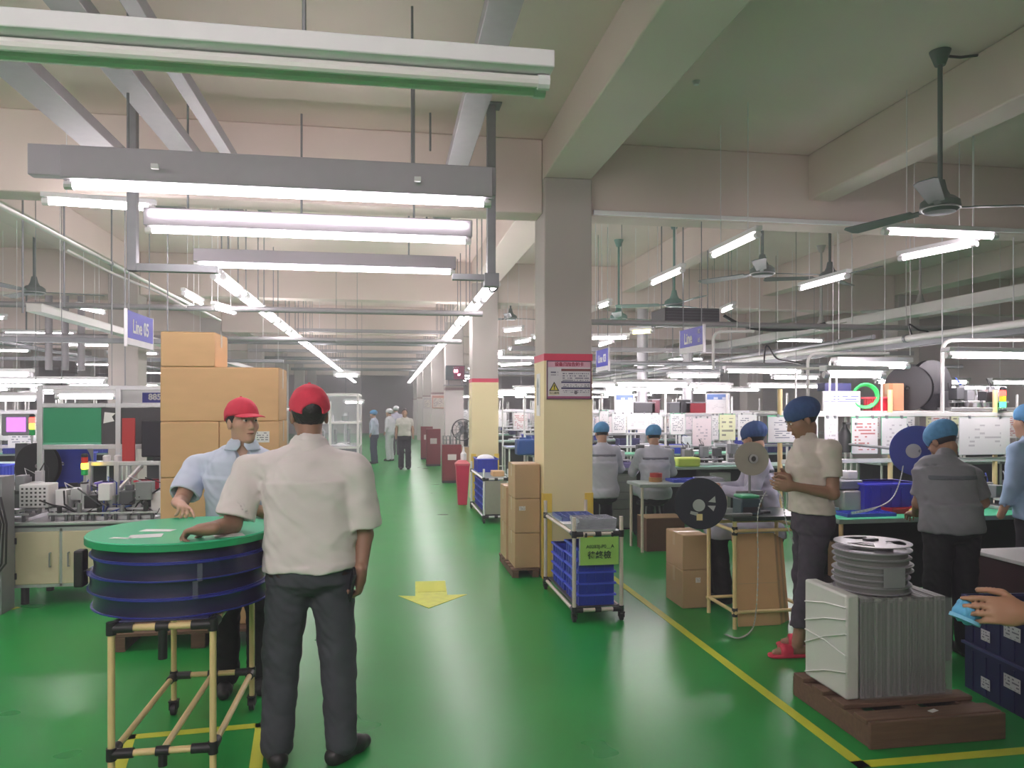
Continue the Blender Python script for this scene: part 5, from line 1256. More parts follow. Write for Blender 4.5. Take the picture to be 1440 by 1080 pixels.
# cartons left of the stand
for i, (za, zb) in enumerate(((0, .30), (.3005, .575))): carton('tan carton on the floor left of the counting stand, %s one' % ('lower', 'upper')[i], 2.285, 2.50, 5.62, 5.98, za, zb, M_card2, 'cartons left of the counting stand', label_at=(.0, .20, .04, .04) if i == 0 else None)
# side table with blue trays
t = bench('small cream legged table with blue trays left of the dark reel', 2.70, 3.75, 7.84, 8.30, .745, mat('side_top', (.28, .36, .33), .4), mat('pale_pipe', (.66, .58, .50), .4), None, name='side_table', back=False); t['category'] = 'table'
tag(MB().ring(.035, .075, 0, .05, 28).build('tape_roll', mat('tape_brown', (.36, .20, .06), .4), loc=(2.98, 8.12, .7455)), 'lower brown tape roll on the small table', 'tape roll'); tag(MB().ring(.035, .07, 0, .045, 28).build('tape_roll', mat('tape_red', (.45, .05, .04), .4), loc=(2.985, 8.12, .796)), 'red tape roll stacked on the brown one', 'tape roll')
tray('shallow blue tray at the front of the small table', .34, .26, .03, mat('tray_bright', (.06, .10, .55), .4), (3.30, 8.08, .7455)); tray('pale mesh tray right of the blue tray on the small table', .26, .26, .04, M_trayc, (3.60, 8.10, .7455))
t = thing('open_carton', 'dark opened carton under the small table', 'box', (3.02, 8.07, 0)); 
for (nm, *q_) in (('side', -.22, -.21, -.16, .16, 0, .36), ('side', .21, .22, -.16, .16, 0, .36), ('front', -.21, .21, -.16, -.15, 0, .36), ('back', -.21, .21, .15, .16, 0, .36), ('bottom', -.21, .21, -.15, .15, 0, .01)): bx(nm, *q_, mat('card_dark', (.14, .07, .04), .8), t, 0)
bx('flap', -.22, .22, -.16, .15, .361, .367, M_card2, t, 0)
t = thing('loose_papers', 'crumpled white papers beside the opened carton', 'paper', (3.38, 8.2, .15)); MB().prism([(-.1, -.1), (.12, -.08), (.08, .12), (-.1, .1)], 0, .01, Matrix.Rotation(R(14), 4, 'X')).build('sheet', M_paper, t); bx('crate', -.12, .12, -.1, .1, -.15, -.03, M_dark, t)
# ------------------------------------------------------------------ first right line: green bench, racks, sheets
BY0, BY1, BZ = 5.02, 5.72, .765
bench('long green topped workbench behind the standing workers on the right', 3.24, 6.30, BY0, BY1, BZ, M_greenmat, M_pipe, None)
RY = 5.86
rack_frame('cream pipe rack with white rails above the long green workbench', 3.24, 6.3, RY, (at(1200, 583, Y=RY).z, at(1200, 648, Y=RY).z), at(1275, 548, Y=RY).z, M_pipe, 1.07, r=.02)
def vsheet(label, u0, u1, v0, v1, Y, m_, **k):
    p, q = at(u0, v0, Y=Y), at(u1, v0, Y=Y); z1 = at((u0 + u1) / 2, v0, Y=Y).z; z0 = at((u0 + u1) / 2, v1, Y=Y).z
    return sheet(label, (p.x + q.x) / 2, Y, z1, q.x - p.x, z1 - z0, m_, **k)
P1 = print_mat('sheet_black_print', (.78, .78, .77), (.25, .27, .30), 12, .5, .12, 1, 14)
P2 = print_mat('sheet_red_print', (.80, .77, .75), (.55, .20, .18), 11, .55, .10, 2, 12)
P3 = print_mat('sheet_plain', (.80, .78, .78), (.55, .52, .54), 9, .30, .18, 3, 10)
P4 = print_mat('sheet_yellow', (.78, .80, .52), (.30, .30, .22), 6, .6, .14, 4, 5)
P5 = print_mat('sheet_pinkish', (.82, .72, .74), (.5, .45, .5), 9, .35, .2, 5, 10)
H_green = mat('sleeve_green', (.16, .50, .30), .4)
YS = RY - .032
vsheet('white sheet directly behind the standing woman\'s face on the rack', 1080, 1150, 586, 622, YS, P1, holder=H_green)
vsheet('white sheet with rows of red print beside the green sleeved one', 1198, 1234, 588, 638, YS, P2, holder=H_green)
vsheet('narrow white sheet with a green edge left of the blue reel', 1240, 1275, 588, 638, YS, P3, holder=H_green)
vsheet('wide pinkish white landscape sheet at the right end of the rack', 1349, 1420, 588, 639, YS, P3)
vsheet('narrow blank sheet just right of the standing woman', 1160, 1178, 588, 634, YS, P3)
t = thing('dark_bottle', 'dark bottle shape hung behind the rack between two sheets', 'bottle', at(1188, 636, Y=YS + .15)); MB().lathe([(.001, 0), (.05, .0), (.052, .16), (.02, .22), (.02, .26), (.001, .26)], 18).build('body', M_dark, t); bx('hook', -.006, .006, -.17, -.02, .24, .26, M_steel, t, 0)
# upper shelf with the goods on top of the rack
zsh = at(1200, 583, Y=RY).z + .0185
t = thing('rack_ledge', 'narrow shelf board on the top rail of the cream pipe rack', 'shelf', (4.7, RY + .20, zsh)); bx('board', -1.55, 1.55, -.18, .16, 0, .012, M_wpipe, t); zsh += .0125
def at_y(u, Y): return ax(u, Y)
YT = RY + .12
w0, w1 = ax(1157, YT), ax(1209, YT); t = thing('line_board', 'white board with blue lines of letters standing above the woman', 'sign', (w0, YT, zsh)); hh = at(1180, 550, Y=YT).z - zsh
bx('board', 0, w1 - w0, -.01, .01, 0, hh, M_white, t, .003); bx('print', .01, w1 - w0 - .01, -.0125, -.0105, hh * .55, hh * .85, print_mat('board_print', (.72, .72, .8), (.1, .12, .45), 2, .7, .02, 2, 12), t, 0); bx('blue_line', .005, w1 - w0 - .005, -.0125, -.0105, hh * .47, hh * .51, mat('line_blue', (.10, .15, .50), .4), t, 0); bx('small_print', .03, w1 - w0 - .06, -.0125, -.0105, hh * .12, hh * .34, P3, t, 0); bx('top_box', .02, w1 - w0 - .08, .0, .12, hh, hh + .07, M_navy, t)
t = thing('green_coil', 'bright green coil of cable hung beside the white board', 'coil', (ax(1216, YT), YT, zsh + .13), rot=(R(90), 0, R(-20)))
b = MB()
for k in range(5): b.lathe([(.09 + .008 * math.cos(a) + .004 * k, .008 * math.sin(a) + .009 * k) for a in [2 * math.pi * j / 8 for j in range(9)]], 28, None, False)
b.build('loops', mat('cable_green', (.03, .50, .10), .4), t)
tote('red open bin on the rack shelf beside the green coil', .20, .13, .12, mat('red_plastic', (.55, .02, .04), .4), (ax(1234, YT) + .03, YT + .03, zsh), 0)
carton('orange tan carton standing on the rack shelf by the red bin', ax(1250, YT), ax(1266, YT), YT - .05, YT + .10, zsh, zsh + .24, mat('carton_orange', (.60, .28, .14), .7))
reel('large black reel on the rack shelf left of the cream post', .20, .05, M_black, (ax(1283, YT), YT + .05, zsh + .203), face_rot(-.9, -.6), windows=0)
reel('large black reel on the rack shelf right of the cream post', .225, .05, M_black, (ax(1302, YT) + .10, YT + .07, zsh + .228), face_rot(.15, -1), windows=0)
for i, (u, seed, w_) in enumerate(((1348, 41, .34), (1392, 43, .30))): machine('%s dark mechanism on the rack shelf at the right' % ('first', 'second')[i], ax(u, YT) - w_ / 2, ax(u, YT) + w_ / 2, YT - .12, YT + .15, zsh, .20, seed)
andon('signal tower lit red and green on the rack shelf at the right', (ax(1405, RY), RY - .04, zsh - .0), ('G', 'y', 'R'), .05, .03)
# things on the green bench
t = tote('deep blue bin on the green bench behind the white machine', .46, .30, .22, mat('bright_blue', (.05, .05, .50), .35), (at(1242, 690, Y=5.45).x, 5.50, BZ + .0005))
t = thing('press_unit', 'white bench press unit left of the deep blue bin', 'machine', (ax(1189, 5.5), 5.52, BZ + .0005)); bx('body', -.08, .09, -.12, .12, 0, .16, mat('unit_beige', (.45, .43, .40), .4), t, .012); bx('head', -.09, .10, -.10, .10, .17, .24, M_steel, t, .01); bx('neck', -.05, .05, .0, .1, .16, .17, M_dark, t, 0); bx('top_part', .0, .09, -.05, .05, .24, .31, M_white, t, .01)
tray('blue flat tray in front of the deep blue bin', .40, .20, .025, mat('tray_bright', (.06, .10, .55), .4), (ax(1215, 5.2), 5.20, BZ + .0005))
tray('red tray on the green bench left of the grey shirted worker', .26, .18, .04, mat('red_plastic', (.55, .02, .04), .4), (ax(1268, 5.28), 5.30, BZ + .0005))
t = tag(MB().ball((0, 0, .03), (.07, .06, .035), 14, 8).build('yellow_cloth', mat('cloth_yellow', (.75, .65, .05), .8, bump=.5, scale=30), loc=(ax(1291, 5.1), 5.10, BZ)), 'yellow cloth on the bench edge beside the worker', 'cloth')
machine('dark bench press with a slanted arm right of the grey shirted worker', ax(1388, 5.4), ax(1436, 5.4), 5.25, 5.65, BZ + .0005, .26, 51)
machine('low bench feeder behind the grey shirted worker', ax(1345, 5.55), ax(1382, 5.55), 5.40, 5.68, BZ + .0005, .20, 55)
machine('small feeder machine between the woman and the white press unit', ax(1140, 5.5), ax(1172, 5.5), 5.42, 5.68, BZ + .0005, .26, 58)
blue_reel = reel('blue reel hung on the rack left of the grey shirted worker', .182, .04, mat('reel_blue', (.05, .075, .36), .35), at(1290, 634, D=5.45), face_rot(-.45, -1), windows=0, hub=mat('hub_silver', (.55, .56, .55), .3, metal=.5), tapem=M_navy, hubr=.34)
RB = at(1290, 634, D=5.45)
t = thing('reel_bracket', 'steel arm from the rack holding the blue reel', 'bracket', (RB.x, RB.y, RB.z)); MB().cyl((0, -.03, 0), (.10, RY - RB.y, 0), .012, 10).build('spindle', M_steel, t); MB().lathe([(.001, .0205), (.052, .0205), (.050, .027), (.001, .030)], 20, T(-.03, -.0, 0)).build('hub_cap', mat('hub_silver', (.55, .56, .55), .3, metal=.5), blue_reel)
carrier('pale carrier tape curving from the blue reel down to the green bench', [at(1270, 655, D=5.30), at(1266, 675, D=5.25), at(1255, 700, D=5.2), at(1232, 714, D=5.15), Vector((ax(1195, 5.10), 5.08, BZ + .035))], .010)
# under the bench
carton('tan carton on a low rack under the green bench', ax(1176, 5.4), ax(1210, 5.4), 5.24, 5.52, .241, .52, M_card2)
t = thing('carton_rack', 'low pipe rack holding the carton under the bench', 'rack', (ax(1193, 5.38), 5.38, 0)); bx('shelf', -.24, .24, -.2, .2, .225, .24, M_dsteel, t)
for x in (-.2, .2):
    for y in (-.16, .16): pipe('leg', (x, y, 0), (x, y, .225), t, M_steel, .012)
t = thing('side_cabinet', 'dark reddish low cabinet with a pale top at the right edge', 'cabinet', (4.15, 4.28, 0)); bx('body', -.26, .30, -.22, .22, .04, .60, mat('cabinet_maroon', (.055, .022, .028), .5), t); bx('top', -.28, .32, -.24, .24, .60, .625, M_white, t); bx('plinth', -.25, .29, -.2, .2, 0, .04, M_black, t)
for i in range(3): 
    d = bx('drawer', -.25, .29, -.236, -.221, .07 + i * .175, .225 + i * .175, mat('cabinet_maroon2', (.07, .03, .035), .5), t); bx('handle', -.04, .08, -.25, -.237, .16 + i * .175, .175 + i * .175, M_steel, d, 0)
t = tag(MB().lathe([(.001, 0), (.05, 0), (.05, .02), (.03, .03), (.001, .03)], 20).build('black_dish', M_black, loc=(4.10, 4.22, .6255)), 'small black dish on the pale topped cabinet', 'dish')
# pipe frames with rounded corners that carry the task lamps
def goal(label, u0, u1, vtop, Y, vb, r=.017, side=1):
    p, q, bt = at(u0, vtop, Y=Y), at(u1, vtop, Y=Y), at(u0, vb, Y=Y).z
    pts = [Vector((p.x, Y, bt)), Vector((p.x, Y, p.z - .10))] + [Vector((p.x + .1 - .1 * math.cos(a), Y, p.z - .1 + .1 * math.sin(a))) for a in (R(25), R(50), R(75))] + [Vector((p.x + .1, Y, p.z)), Vector((q.x, Y, q.z if side else p.z))]
    t = thing('lamp_gantry', label, 'pipe', (p.x, Y, bt)); b = MB(); b.tube([v - Vector((p.x, Y, bt)) for v in pts], r, 10); b.build('bent_pipe', M_wpipe, t)
    for x in (p.x + .3, q.x - .05): MB().cyl((x - p.x, 0, p.z - bt), (x - p.x, 0, CEIL - bt), .003, 6).build('hanging_rod', M_housW, t)
    return t
goal('white bent pipe frame at the right, nearest, holding the long pink lamp', 1325, 1470, 478, 5.9, 585)
goal('white bent pipe frame above the woman carrying cables', 1136, 1250, 497, 7.6, 560)
goal('white bent pipe frame beside the dark blue Line sign', 1003, 1060, 466, 8.4, 520)
GT = 'task lamps of the right lines'
task('long pinkish task lamp at the right edge under the nearest bent pipe', 1332, 1500, 500, 5.58, GT, M_tubeP)
task('pinkish task lamp above the woman, upper of the pair', 1176, 1276, 514, 5.60, GT, M_tubeP)
task('pinkish task lamp above the woman, lower of the pair', 1160, 1242, 527, 5.30, GT, M_tubeP)
task('lit task lamp left of the woman, third line', 1020, 1128, 522, 9.3, GT)
task('lit task lamp left of the woman behind the white pipe', 1086, 1150, 531, 11.5, GT, M_tubeP)
task('lit task lamp over the second line beside the cream pillar', 866, 968, 541, 9.7, GT)
task('lit task lamp over the third line between the Line signs', 940, 1010, 529, 11.4, GT)
task('short lit task lamp under the dark blue Line sign', 966, 1005, 516, 12.5, GT)
task('lit task lamp far back by the small hanging sign', 905, 950, 538, 13.6, GT)
task('small lit task lamp left of the printed board', 980, 1028, 545, 10.6, GT)
# ------------------------------------------------------------------ second right line with the seated workers
Y2 = 9.35
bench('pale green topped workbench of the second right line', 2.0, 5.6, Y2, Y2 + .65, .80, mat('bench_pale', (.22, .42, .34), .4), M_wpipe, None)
RY2 = Y2 + .72
rack_frame('white pipe rack with hanging sheets on the second right line', 2.0, 6.6, RY2, (at(900, 584, Y=RY2).z, at(900, 610, Y=RY2).z, at(900, 628, Y=RY2).z), at(900, 552, Y=RY2).z, M_wpipe, .92)
for (u0, u1, v0, v1, m_, lab) in ((861, 880, 582, 609, P1, 'upright white sheet nearest the pillar on the second line rack'), (882, 912, 582, 604, P3, 'wide plain sheet above the seated worker on the second line'), (913, 930, 583, 605, P1, 'narrow printed sheet right above the seated worker\'s cap'), (943, 963, 582, 611, P1, 'printed sheet with a green edge right of the seated worker'), (974, 1000, 588, 627, P5, 'large pinkish sheet in front of the second line rack'), (1001, 1010, 584, 618, P1, 'thin printed sheet between the pinkish and yellow ones'), (1012, 1034, 583, 619, P4, 'yellowish sheet of small pictures on the second line rack'), (1038, 1064, 583, 619, P1, 'white sheet of picture rows left of the blue capped worker'), (843, 855, 578, 606, P3, 'thin white sheet with a green stripe beside the cream pillar')):
    vsheet(lab, u0, u1, v0, v1, RY2 - .034, m_, holder=H_green if u0 in (943, 843, 1012) else None)
zs2 = at(900, 584, Y=RY2).z + .0185
t = thing('rack_ledge', 'shelf board on the second line rack', 'shelf', (4.3, RY2 + .17, zs2)); bx('board', -2.3, 2.3, -.15, .15, 0, .012, M_wpipe, t); zs2 += .0125; YB2 = RY2 + .12
for (u0, u1, v0, lab, bc) in ((864, 892, 554, 'white board with a blue heading beside the cream pillar', (.10, .16, .55)), (992, 1026, 553, 'white board with blue stripes left of the woman on the second line', (.15, .25, .55))):
    w0, w1 = ax(u0, YB2), ax(u1, YB2); hh = at(u0, v0, Y=YB2).z - zs2; t = thing('line_board', lab, 'sign', (w0, YB2, zs2)); bx('board', 0, w1 - w0, -.01, .01, 0, hh, M_white, t, .003); bx('heading', .02, w1 - w0 - .02, -.0125, -.0105, hh * .68, hh * .95, print_mat('heading_%d' % u0, bc, (.7, .72, .8), 1, .6, .05, 2, 10), t, 0); bx('print', .04, w1 - w0 - .04, -.0125, -.0105, hh * .1, hh * .5, P3, t, 0)
for i, (u, w_, c_) in enumerate(((905, .30, M_dark), (920, .12, mat('box_maroon', (.12, .04, .05), .5)), (946, .16, M_dsteel), (962, .14, M_black), (976, .30, mat('dark_red_lacquer', (.25, .02, .03), .4)))):
    x = ax(u, YB2); t = thing('storage_case', 'dark case on the second line rack shelf, %s from the pillar' % ORD[i + 1], 'case', (x, YB2 + .02, zs2)); bx('body', -w_ / 2, w_ / 2, -.09, .09, 0, .14 + .04 * (i % 2), c_, t, .008); bx('lid_rim', -w_ / 2 - .004, w_ / 2 + .004, -.094, .094, .14 + .04 * (i % 2), .155 + .04 * (i % 2), M_steel, t, .003)
for i, (u, w_, sd, hh) in enumerate(((885, .50, 61, .24), (950, .45, 63, .30), (978, .40, 64, .26), (1016, .45, 65, .28))): machine('assembly machine on the second right line, %s from the pillar' % ORD[i + 1], ax(u, Y2 + .4) - w_ / 2, ax(u, Y2 + .4) + w_ / 2, Y2 + .22, Y2 + .6, .8005, hh, sd)
t = tray('purple tray of parts beside the seated worker\'s left arm', .42, .26, .06, mat('violet_pale', (.28, .24, .50), .4), (ax(888, Y2 + .1), Y2 + .12, .8005)); t = tag(MB().box(-.16, .16, -.1, .1, 0, .12).build('yellow_green_box', mat('box_yg', (.45, .55, .08), .5), bevel=.02, loc=(ax(966, Y2 + .1), Y2 + .12, .8005)), 'yellow green box on the second line right of the seated worker', 'box')
t = tag(MB().box(-.18, .18, -.1, .1, 0, .05).build('navy_tray', M_navy, bevel=.01, loc=(ax(868, Y2 + .14), Y2 + .14, .8005)), 'navy tray near the pillar on the second line', 'tray')
for i, (u0, u1) in enumerate(((857, 897), (1000, 1030))):
    t = thing('drawer_unit', 'grey green drawer unit under the second line bench, %s one' % ('pillar side', 'farther'), 'cabinet', (ax((u0 + u1) / 2, Y2), Y2 + .26, 0)) if False else thing('drawer_unit', 'grey green drawer unit under the second line bench, %s one' % ('pillar side', 'right hand')[i], 'cabinet', (ax((u0 + u1) / 2, Y2), Y2 + .28, 0)); w2 = (ax(u1, Y2) - ax(u0, Y2)) / 2
    bx('body', -w2, w2, -.24, .22, .02, .72, mat('drawer_green', (.24, .26, .22), .5), t, .012); bx('plinth', -w2 + .02, w2 - .02, -.22, .2, 0, .02, M_black, t, 0)
    for k in range(3): d = bx('drawer_front', -w2 + .01, w2 - .01, -.252, -.241, .05 + k * .22, .255 + k * .22, mat('drawer_green2', (.28, .30, .26), .5), t); bx('handle', -.06, .06, -.264, -.253, .17 + k * .22, .18 + k * .22, M_steel, d, 0)
stool('round black work stool under the seated worker on the second line', at(919, 640, D=8.95).x, 8.66, .455)
# bench in front of the lilac shirted worker
stool('round black stool beneath the lilac shirted worker', 3.06, 6.02, .47)

# ------------------------------------------------------------------ lines farther back, left and right
def make_station(grp, label, w_=1.7, mseed=1, side='right', sheets=True, lampm=None):
    pass
Q = random.Random(77)
M_mats = [mat('bench_pale', (.22, .42, .34), .4), M_greenmat, mat('bench_blue', (.12, .22, .42), .4)]
proto = {}
def back_line(Y, X0, X1, side, nm, seed, zt=.8, lamp=True, dense=True):
    """one production line across the bay: benches, racks, sheets, lamps, machines, bins, each a thing of its own"""
    q = random.Random(seed); L_ = 1.9; n = int((X1 - X0) / L_)
    for i in range(n):
        x = X0 + L_ * (i + .5); pos = '%s from the aisle' % ORD[(i + 1) if side == 'right' else (n - i)]
        ctx = '%s %s line' % (nm, side)
        key = ('b', seed % 3)
        lab = 'workbench of the %s, %s' % (ctx, pos); gl = 'workbenches of the %s' % ctx
        if key not in proto:
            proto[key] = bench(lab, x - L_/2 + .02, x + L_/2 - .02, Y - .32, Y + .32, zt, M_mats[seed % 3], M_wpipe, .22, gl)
        else: dup(proto[key], (x, Y, 0), 0, lab, gl)
        lab = 'rack frame over the %s, %s' % (ctx, pos); gl = 'rack frames of the %s' % ctx
        if 'r' not in proto: proto['r'] = rack_frame(lab, x - L_/2 + .03, x + L_/2 - .03, Y + .38, (1.12, 1.5), 1.78, M_wpipe, 1.0, gl)
        else: dup(proto['r'], (x, Y + .38, 0), 0, lab, gl)
        for k in range(3):
            m_ = (P1, P3, P5, P4, P2)[q.randrange(5)]; key = ('s', m_.name)
            lab = 'hanging sheet over the %s, bench %s, place %s' % (ctx, pos, ('one', 'two', 'three')[k]); gl = 'sheets of the %s' % ctx
            xx, z = x - .6 + .55 * k + q.uniform(-.06, .06), 1.47
            if key not in proto: proto[key] = sheet(lab, xx, Y + .34, z, .30, .36, m_, group=gl)
            else: dup(proto[key], (xx, Y + .34, z), 0, lab, gl)
        if lamp:
            lab = 'task lamp over the %s, %s' % (ctx, pos); gl = 'task lamps of the %s' % ctx
            if 'l' not in proto:
                proto['l'] = make_lamp(lab, 1.5, 1, M_tube, M_housW, .02, .10, .04, gl); proto['l'].location = (x, Y + .05, 1.95)
                for s in (-1, 1): MB().cyl((s * .6, 0, .06), (s * .6, 0, CEIL - 1.95), .003, 6).build('hanging_wire', M_housW, proto['l'])
            else: dup(proto['l'], (x, Y + .05, 1.95), 0, lab, gl)
        key = ('m', q.randrange(4)); lab = 'bench machine on the %s, %s' % (ctx, pos); gl = 'machines of the %s' % ctx; xx = x + q.uniform(-.3, .2)
        if key not in proto: proto[key] = machine(lab, xx - .4, xx + .4, Y - .02, Y + .30, zt + .0005, .30 + .06 * key[1], 90 + key[1], group=gl)
        else: dup(proto[key], (xx, Y + .14, zt + .0005), 0, lab, gl)
        if dense:
            m_ = (M_blue, M_navy, M_blue)[q.randrange(3)]; key = ('t', m_.name); lab = 'blue bin on the %s, %s' % (ctx, pos) if m_ is M_blue else 'navy bin on the %s, %s' % (ctx, pos); gl = 'bins of the %s' % ctx; xx = x + q.uniform(-.55, .55)
            if key not in proto: proto[key] = tote(lab, .42, .28, .15, m_, (xx, Y - .165, zt + .0005), 0, gl)
            else: dup(proto[key], (xx, Y - .165, zt + .0005), 0, lab, gl)
NM = ['', '', '', 'third', 'fourth', 'fifth', 'sixth', 'seventh', 'eighth']
for i, Y in enumerate((12.4, 14.9, 17.6, 21.5, 26.0)): back_line(Y, 2.3, (9.0, 9.0, 9.0, 9.0, 9.0)[i], 'right', NM[i + 3], 100 + i)
for i, Y in enumerate((9.3, 11.6, 14.2, 17.2, 21.0)): back_line(Y, -11.4 if i > 1 else -9.5, -2.7 if i < 3 else -2.2, 'left', ('second', 'third', 'fourth', 'fifth', 'sixth')[i], 200 + i)
back_line(9.9, 6.8, 11.0, 'right', 'outer', 300); back_line(12.6, 9.95, 13.8, 'right', 'corner', 301)
# glazed machine enclosure beside the aisle, left, far back
t = thing('machine_enclosure', 'white framed glazed machine enclosure on the left aisle edge', 'machine', (-1.25, 17.4, 0)); a, b_, hh = .62, .9, 1.86
for sx in (-1, 1):
    for sy in (-1, 1): bx('post', sx * a - .025, sx * a + .025, sy * b_ - .025, sy * b_ + .025, 0, hh, M_wpipe, t)
for z in (.72, 1.25, hh):
    for sy in (-1, 1): bx('rail', -a, a, sy * b_ - .022, sy * b_ + .022, z - .022, z + .022, M_wpipe, t)
    for sx in (-1, 1): bx('rail', sx * a - .022, sx * a + .022, -b_, b_, z - .022, z + .022, M_wpipe, t)
for (z0, z1) in ((.745, 1.225), (1.275, hh - .025)): bx('pane', -a + .025, a - .025, -b_ - .004, -b_ + .002, z0, z1, mat('clear_pane', (.70, .75, .76), .08, alpha=.22, var=.02), t, 0); bx('pane', a - .002, a + .004, -b_ + .025, b_ - .025, z0, z1, MATS['clear_pane'], t, 0)
bx('base_cabinet', -a + .03, a - .03, -b_ + .03, b_ - .03, .05, .69, M_steel, t)
machine('dark machine inside the glazed enclosure', -1.7, -.8, 17.0, 17.9, .7205, .75, 83)
task('lit lamp inside the glazed enclosure', 484, 511, 566, 17.0)
t = rack_frame('white pipe rack with a bracket left of the aisle behind the man in white', -2.0, -.75, 10.2, (1.05, 1.55), 1.66, M_wpipe, 1.25)
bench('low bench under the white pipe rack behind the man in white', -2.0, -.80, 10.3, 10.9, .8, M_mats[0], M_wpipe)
for i in range(3): machine('dark assembly machine behind the man in white, %s from the aisle' % ORD[3 - i], -1.98 + i * .40, -1.62 + i * .40, 10.4, 10.8, .8005, .42, 85 + i)
task('lit lamp above the rack behind the man in white', 470, 505, 528, 12.6)
for i in range(5): tag(MB().box(-.2, .2, -.25, .25, 0, .5 + .12 * (i % 2)).build('storage_crate', (M_navy, M_dsteel, M_card2, M_blue, M_dsteel)[i], bevel=.015, loc=((-1.6, -1.2, -1.55, -1.15, -1.4)[i], 13.2 + i * .65, .0005)), 'storage crate on the left aisle edge, %s back' % ORD[i + 1], 'crate', 'crates on the left aisle edge')
# blue water drum like bin on a far bench, seen between the pillars
t = thing('blue_canister', 'dark blue square canister on the bench between the cream pillars', 'canister', (ax(739, 12.2), 12.2, .8005)); bx('body', -.16, .16, -.14, .14, 0, .26, mat('canister_blue', (.02, .09, .30), .4), t, .03); MB().cyl((.06, 0, .26), (.06, 0, .31), .05, 14).build('cap', MATS['canister_blue'], t); bx('handle', -.10, .0, -.02, .02, .26, .29, MATS['canister_blue'], t)
# ------------------------------------------------------------------ ceiling fans
M_fan = mat('fan_grey_green', (.13, .16, .15), .45, var=.1); M_fanL = mat('fan_light', (.45, .46, .44), .4, var=.05)
def ceiling_fan(label, loc, m, blade_rot=0, bl=.55, group='ceiling fans of the right bay'):
    """origin at the motor centre"""
    t = thing('ceiling_fan', label, 'fan', loc, group=group); up = CEIL - loc[2]
    MB().lathe([(.001, up), (.07, up), (.06, up - .03), (.035, up - .10), (.001, up - .10)], 20).build('canopy', m, t)
    MB().cyl((0, 0, .10), (0, 0, up - .08), .016, 10).build('down_rod', m, t)
    MB().lathe([(.001, .17), (.03, .17), (.045, .10), (.07, .05), (.001, .05)], 20).build('rod_cover', m, t)
    MB().lathe([(.001, .055), (.09, .05), (.125, .02), (.13, -.02), (.10, -.055), (.001, -.06)], 28).build('motor', m, t)
    MB().ring(.118, .130, -.035, -.028, 28).build('trim_ring', M_alu, t)
    for k in range(3):
        M = Matrix.Rotation(blade_rot + R(120 * k), 4, 'Z') @ T(0, 0, -.02) @ Matrix.Rotation(R(10), 4, 'X')
        MB().prism([(.20, -.05), (.20 + bl, -.07), (.23 + bl, -.04), (.23 + bl, .05), (.20 + bl, .07), (.20, .05)], -.004, .004, M).build('blade', m, t)
        MB().box(.09, .24, -.02, .02, -.006, .004, M).build('blade_iron', m, t)
    return t
FANS = [((1322, 288), 5.27, M_fan, -15, 'large grey green ceiling fan nearest, at the upper right'), ((1072, 381), 7.9, M_fan, 0, 'grey ceiling fan right of the middle of the right bay'), ((948, 426), 10.1, mat('fan_green', (.16, .30, .27), .45), 35, 'greenish ceiling fan near the cream pillar, lower one'), ((870, 446), 11.2, mat('fan_green', (.16, .30, .27), .45), 10, 'small greenish ceiling fan just right of the cream pillar'), ((1155, 460), 11.6, M_fanL, 20, 'pale ceiling fan hanging above the woman'), ((1294, 431), 10.6, M_fanL, 12, 'pale ceiling fan with a dark motor by the far pillar on the right'), ((1167, 388), 9.3, M_fan, 40, 'dark ceiling fan behind the slanting middle lamp')]
for (uv, D, m_, rot_, lab) in FANS: ceiling_fan(lab, at(*uv, D=D), m_, R(rot_))
for (uv, D, lab) in (((48, 408), 9.5, 'ceiling fan at the far left above the machines'), ((37, 482), 15.0, 'small distant ceiling fan at the far left edge'), ((773, 415), 17.0, 'distant ceiling fan between the two cream pillars'), ((718, 446), 15.0, 'distant ceiling fan close to the farther cream pillar')): ceiling_fan(lab, at(*uv, D=D), M_fan, R(15), group='distant ceiling fans')
# bent bracket arm of the nearest fan
p = at(1322, 76, D=5.27)
tag(MB().tube([(p.x, p.y, CEIL - .03), (p.x + .16, p.y, CEIL - .03), (p.x + .30, p.y - .02, CEIL - .012)], .010, 8).build('cable_conduit', M_dsteel), 'thin dark conduit leading to the nearest ceiling fan', 'conduit')
# ------------------------------------------------------------------ pipes, trays and ducts along the hall
def run(label, X, z, Y0, Y1, r=.03, m=None, square=False, cat='pipe', rods=True, nm='overhead_pipe'):
    t = thing(nm, label, cat, (X, Y0, z)); L_ = Y1 - Y0; m = m or M_wpipe
    if square: MB().box(-r, r, 0, L_, -r * .55, r * .55).build('trunk', m, t, bevel=.004); MB().box(-r - .004, r + .004, 0, L_, r * .55, r * .55 + .006).build('lid', m, t)
    else: MB().cyl((0, 0, 0), (0, L_, 0), r, 12).build('trunk', m, t)
    for k in range(int(L_ / 3) + 1):
        y = min(.6 + 3 * k, L_ - .1)
        if rods and k % 2 == 0: MB().cyl((0, y, 0), (0, y, CEIL - z), .004, 6).build('hanging_rod', M_housW, t)
        if not square: MB().cyl((0, y - .02, 0), (0, y + .02, 0), r * 1.25, 12).build('collar', M_steel, t)
    return t
def cross(label, Y, z, X0, X1, r=.03, m=None, square=False, cat='pipe', nm='overhead_pipe'):
    t = thing(nm, label, cat, (X0, Y, z)); L_ = X1 - X0; m = m or M_steel
    if square: MB().box(0, L_, -r, r, -r * .6, r * .6).build('trunk', m, t, bevel=.004)
    else: MB().cyl((0, 0, 0), (L_, 0, 0), r, 12).build('trunk', m, t)
    for k in range(int(L_ / 4.2) + 1):
        x = min(.5 + 4.2 * k, L_ - .1); MB().cyl((x, 0, 0), (x, 0, CEIL - z), .004, 6).build('hanging_rod', M_housW, t)
    return t
run('white pipe running back along the right bay under the lamps', 6.1, 2.40, 4.5, 24, .04, M_wpipe)
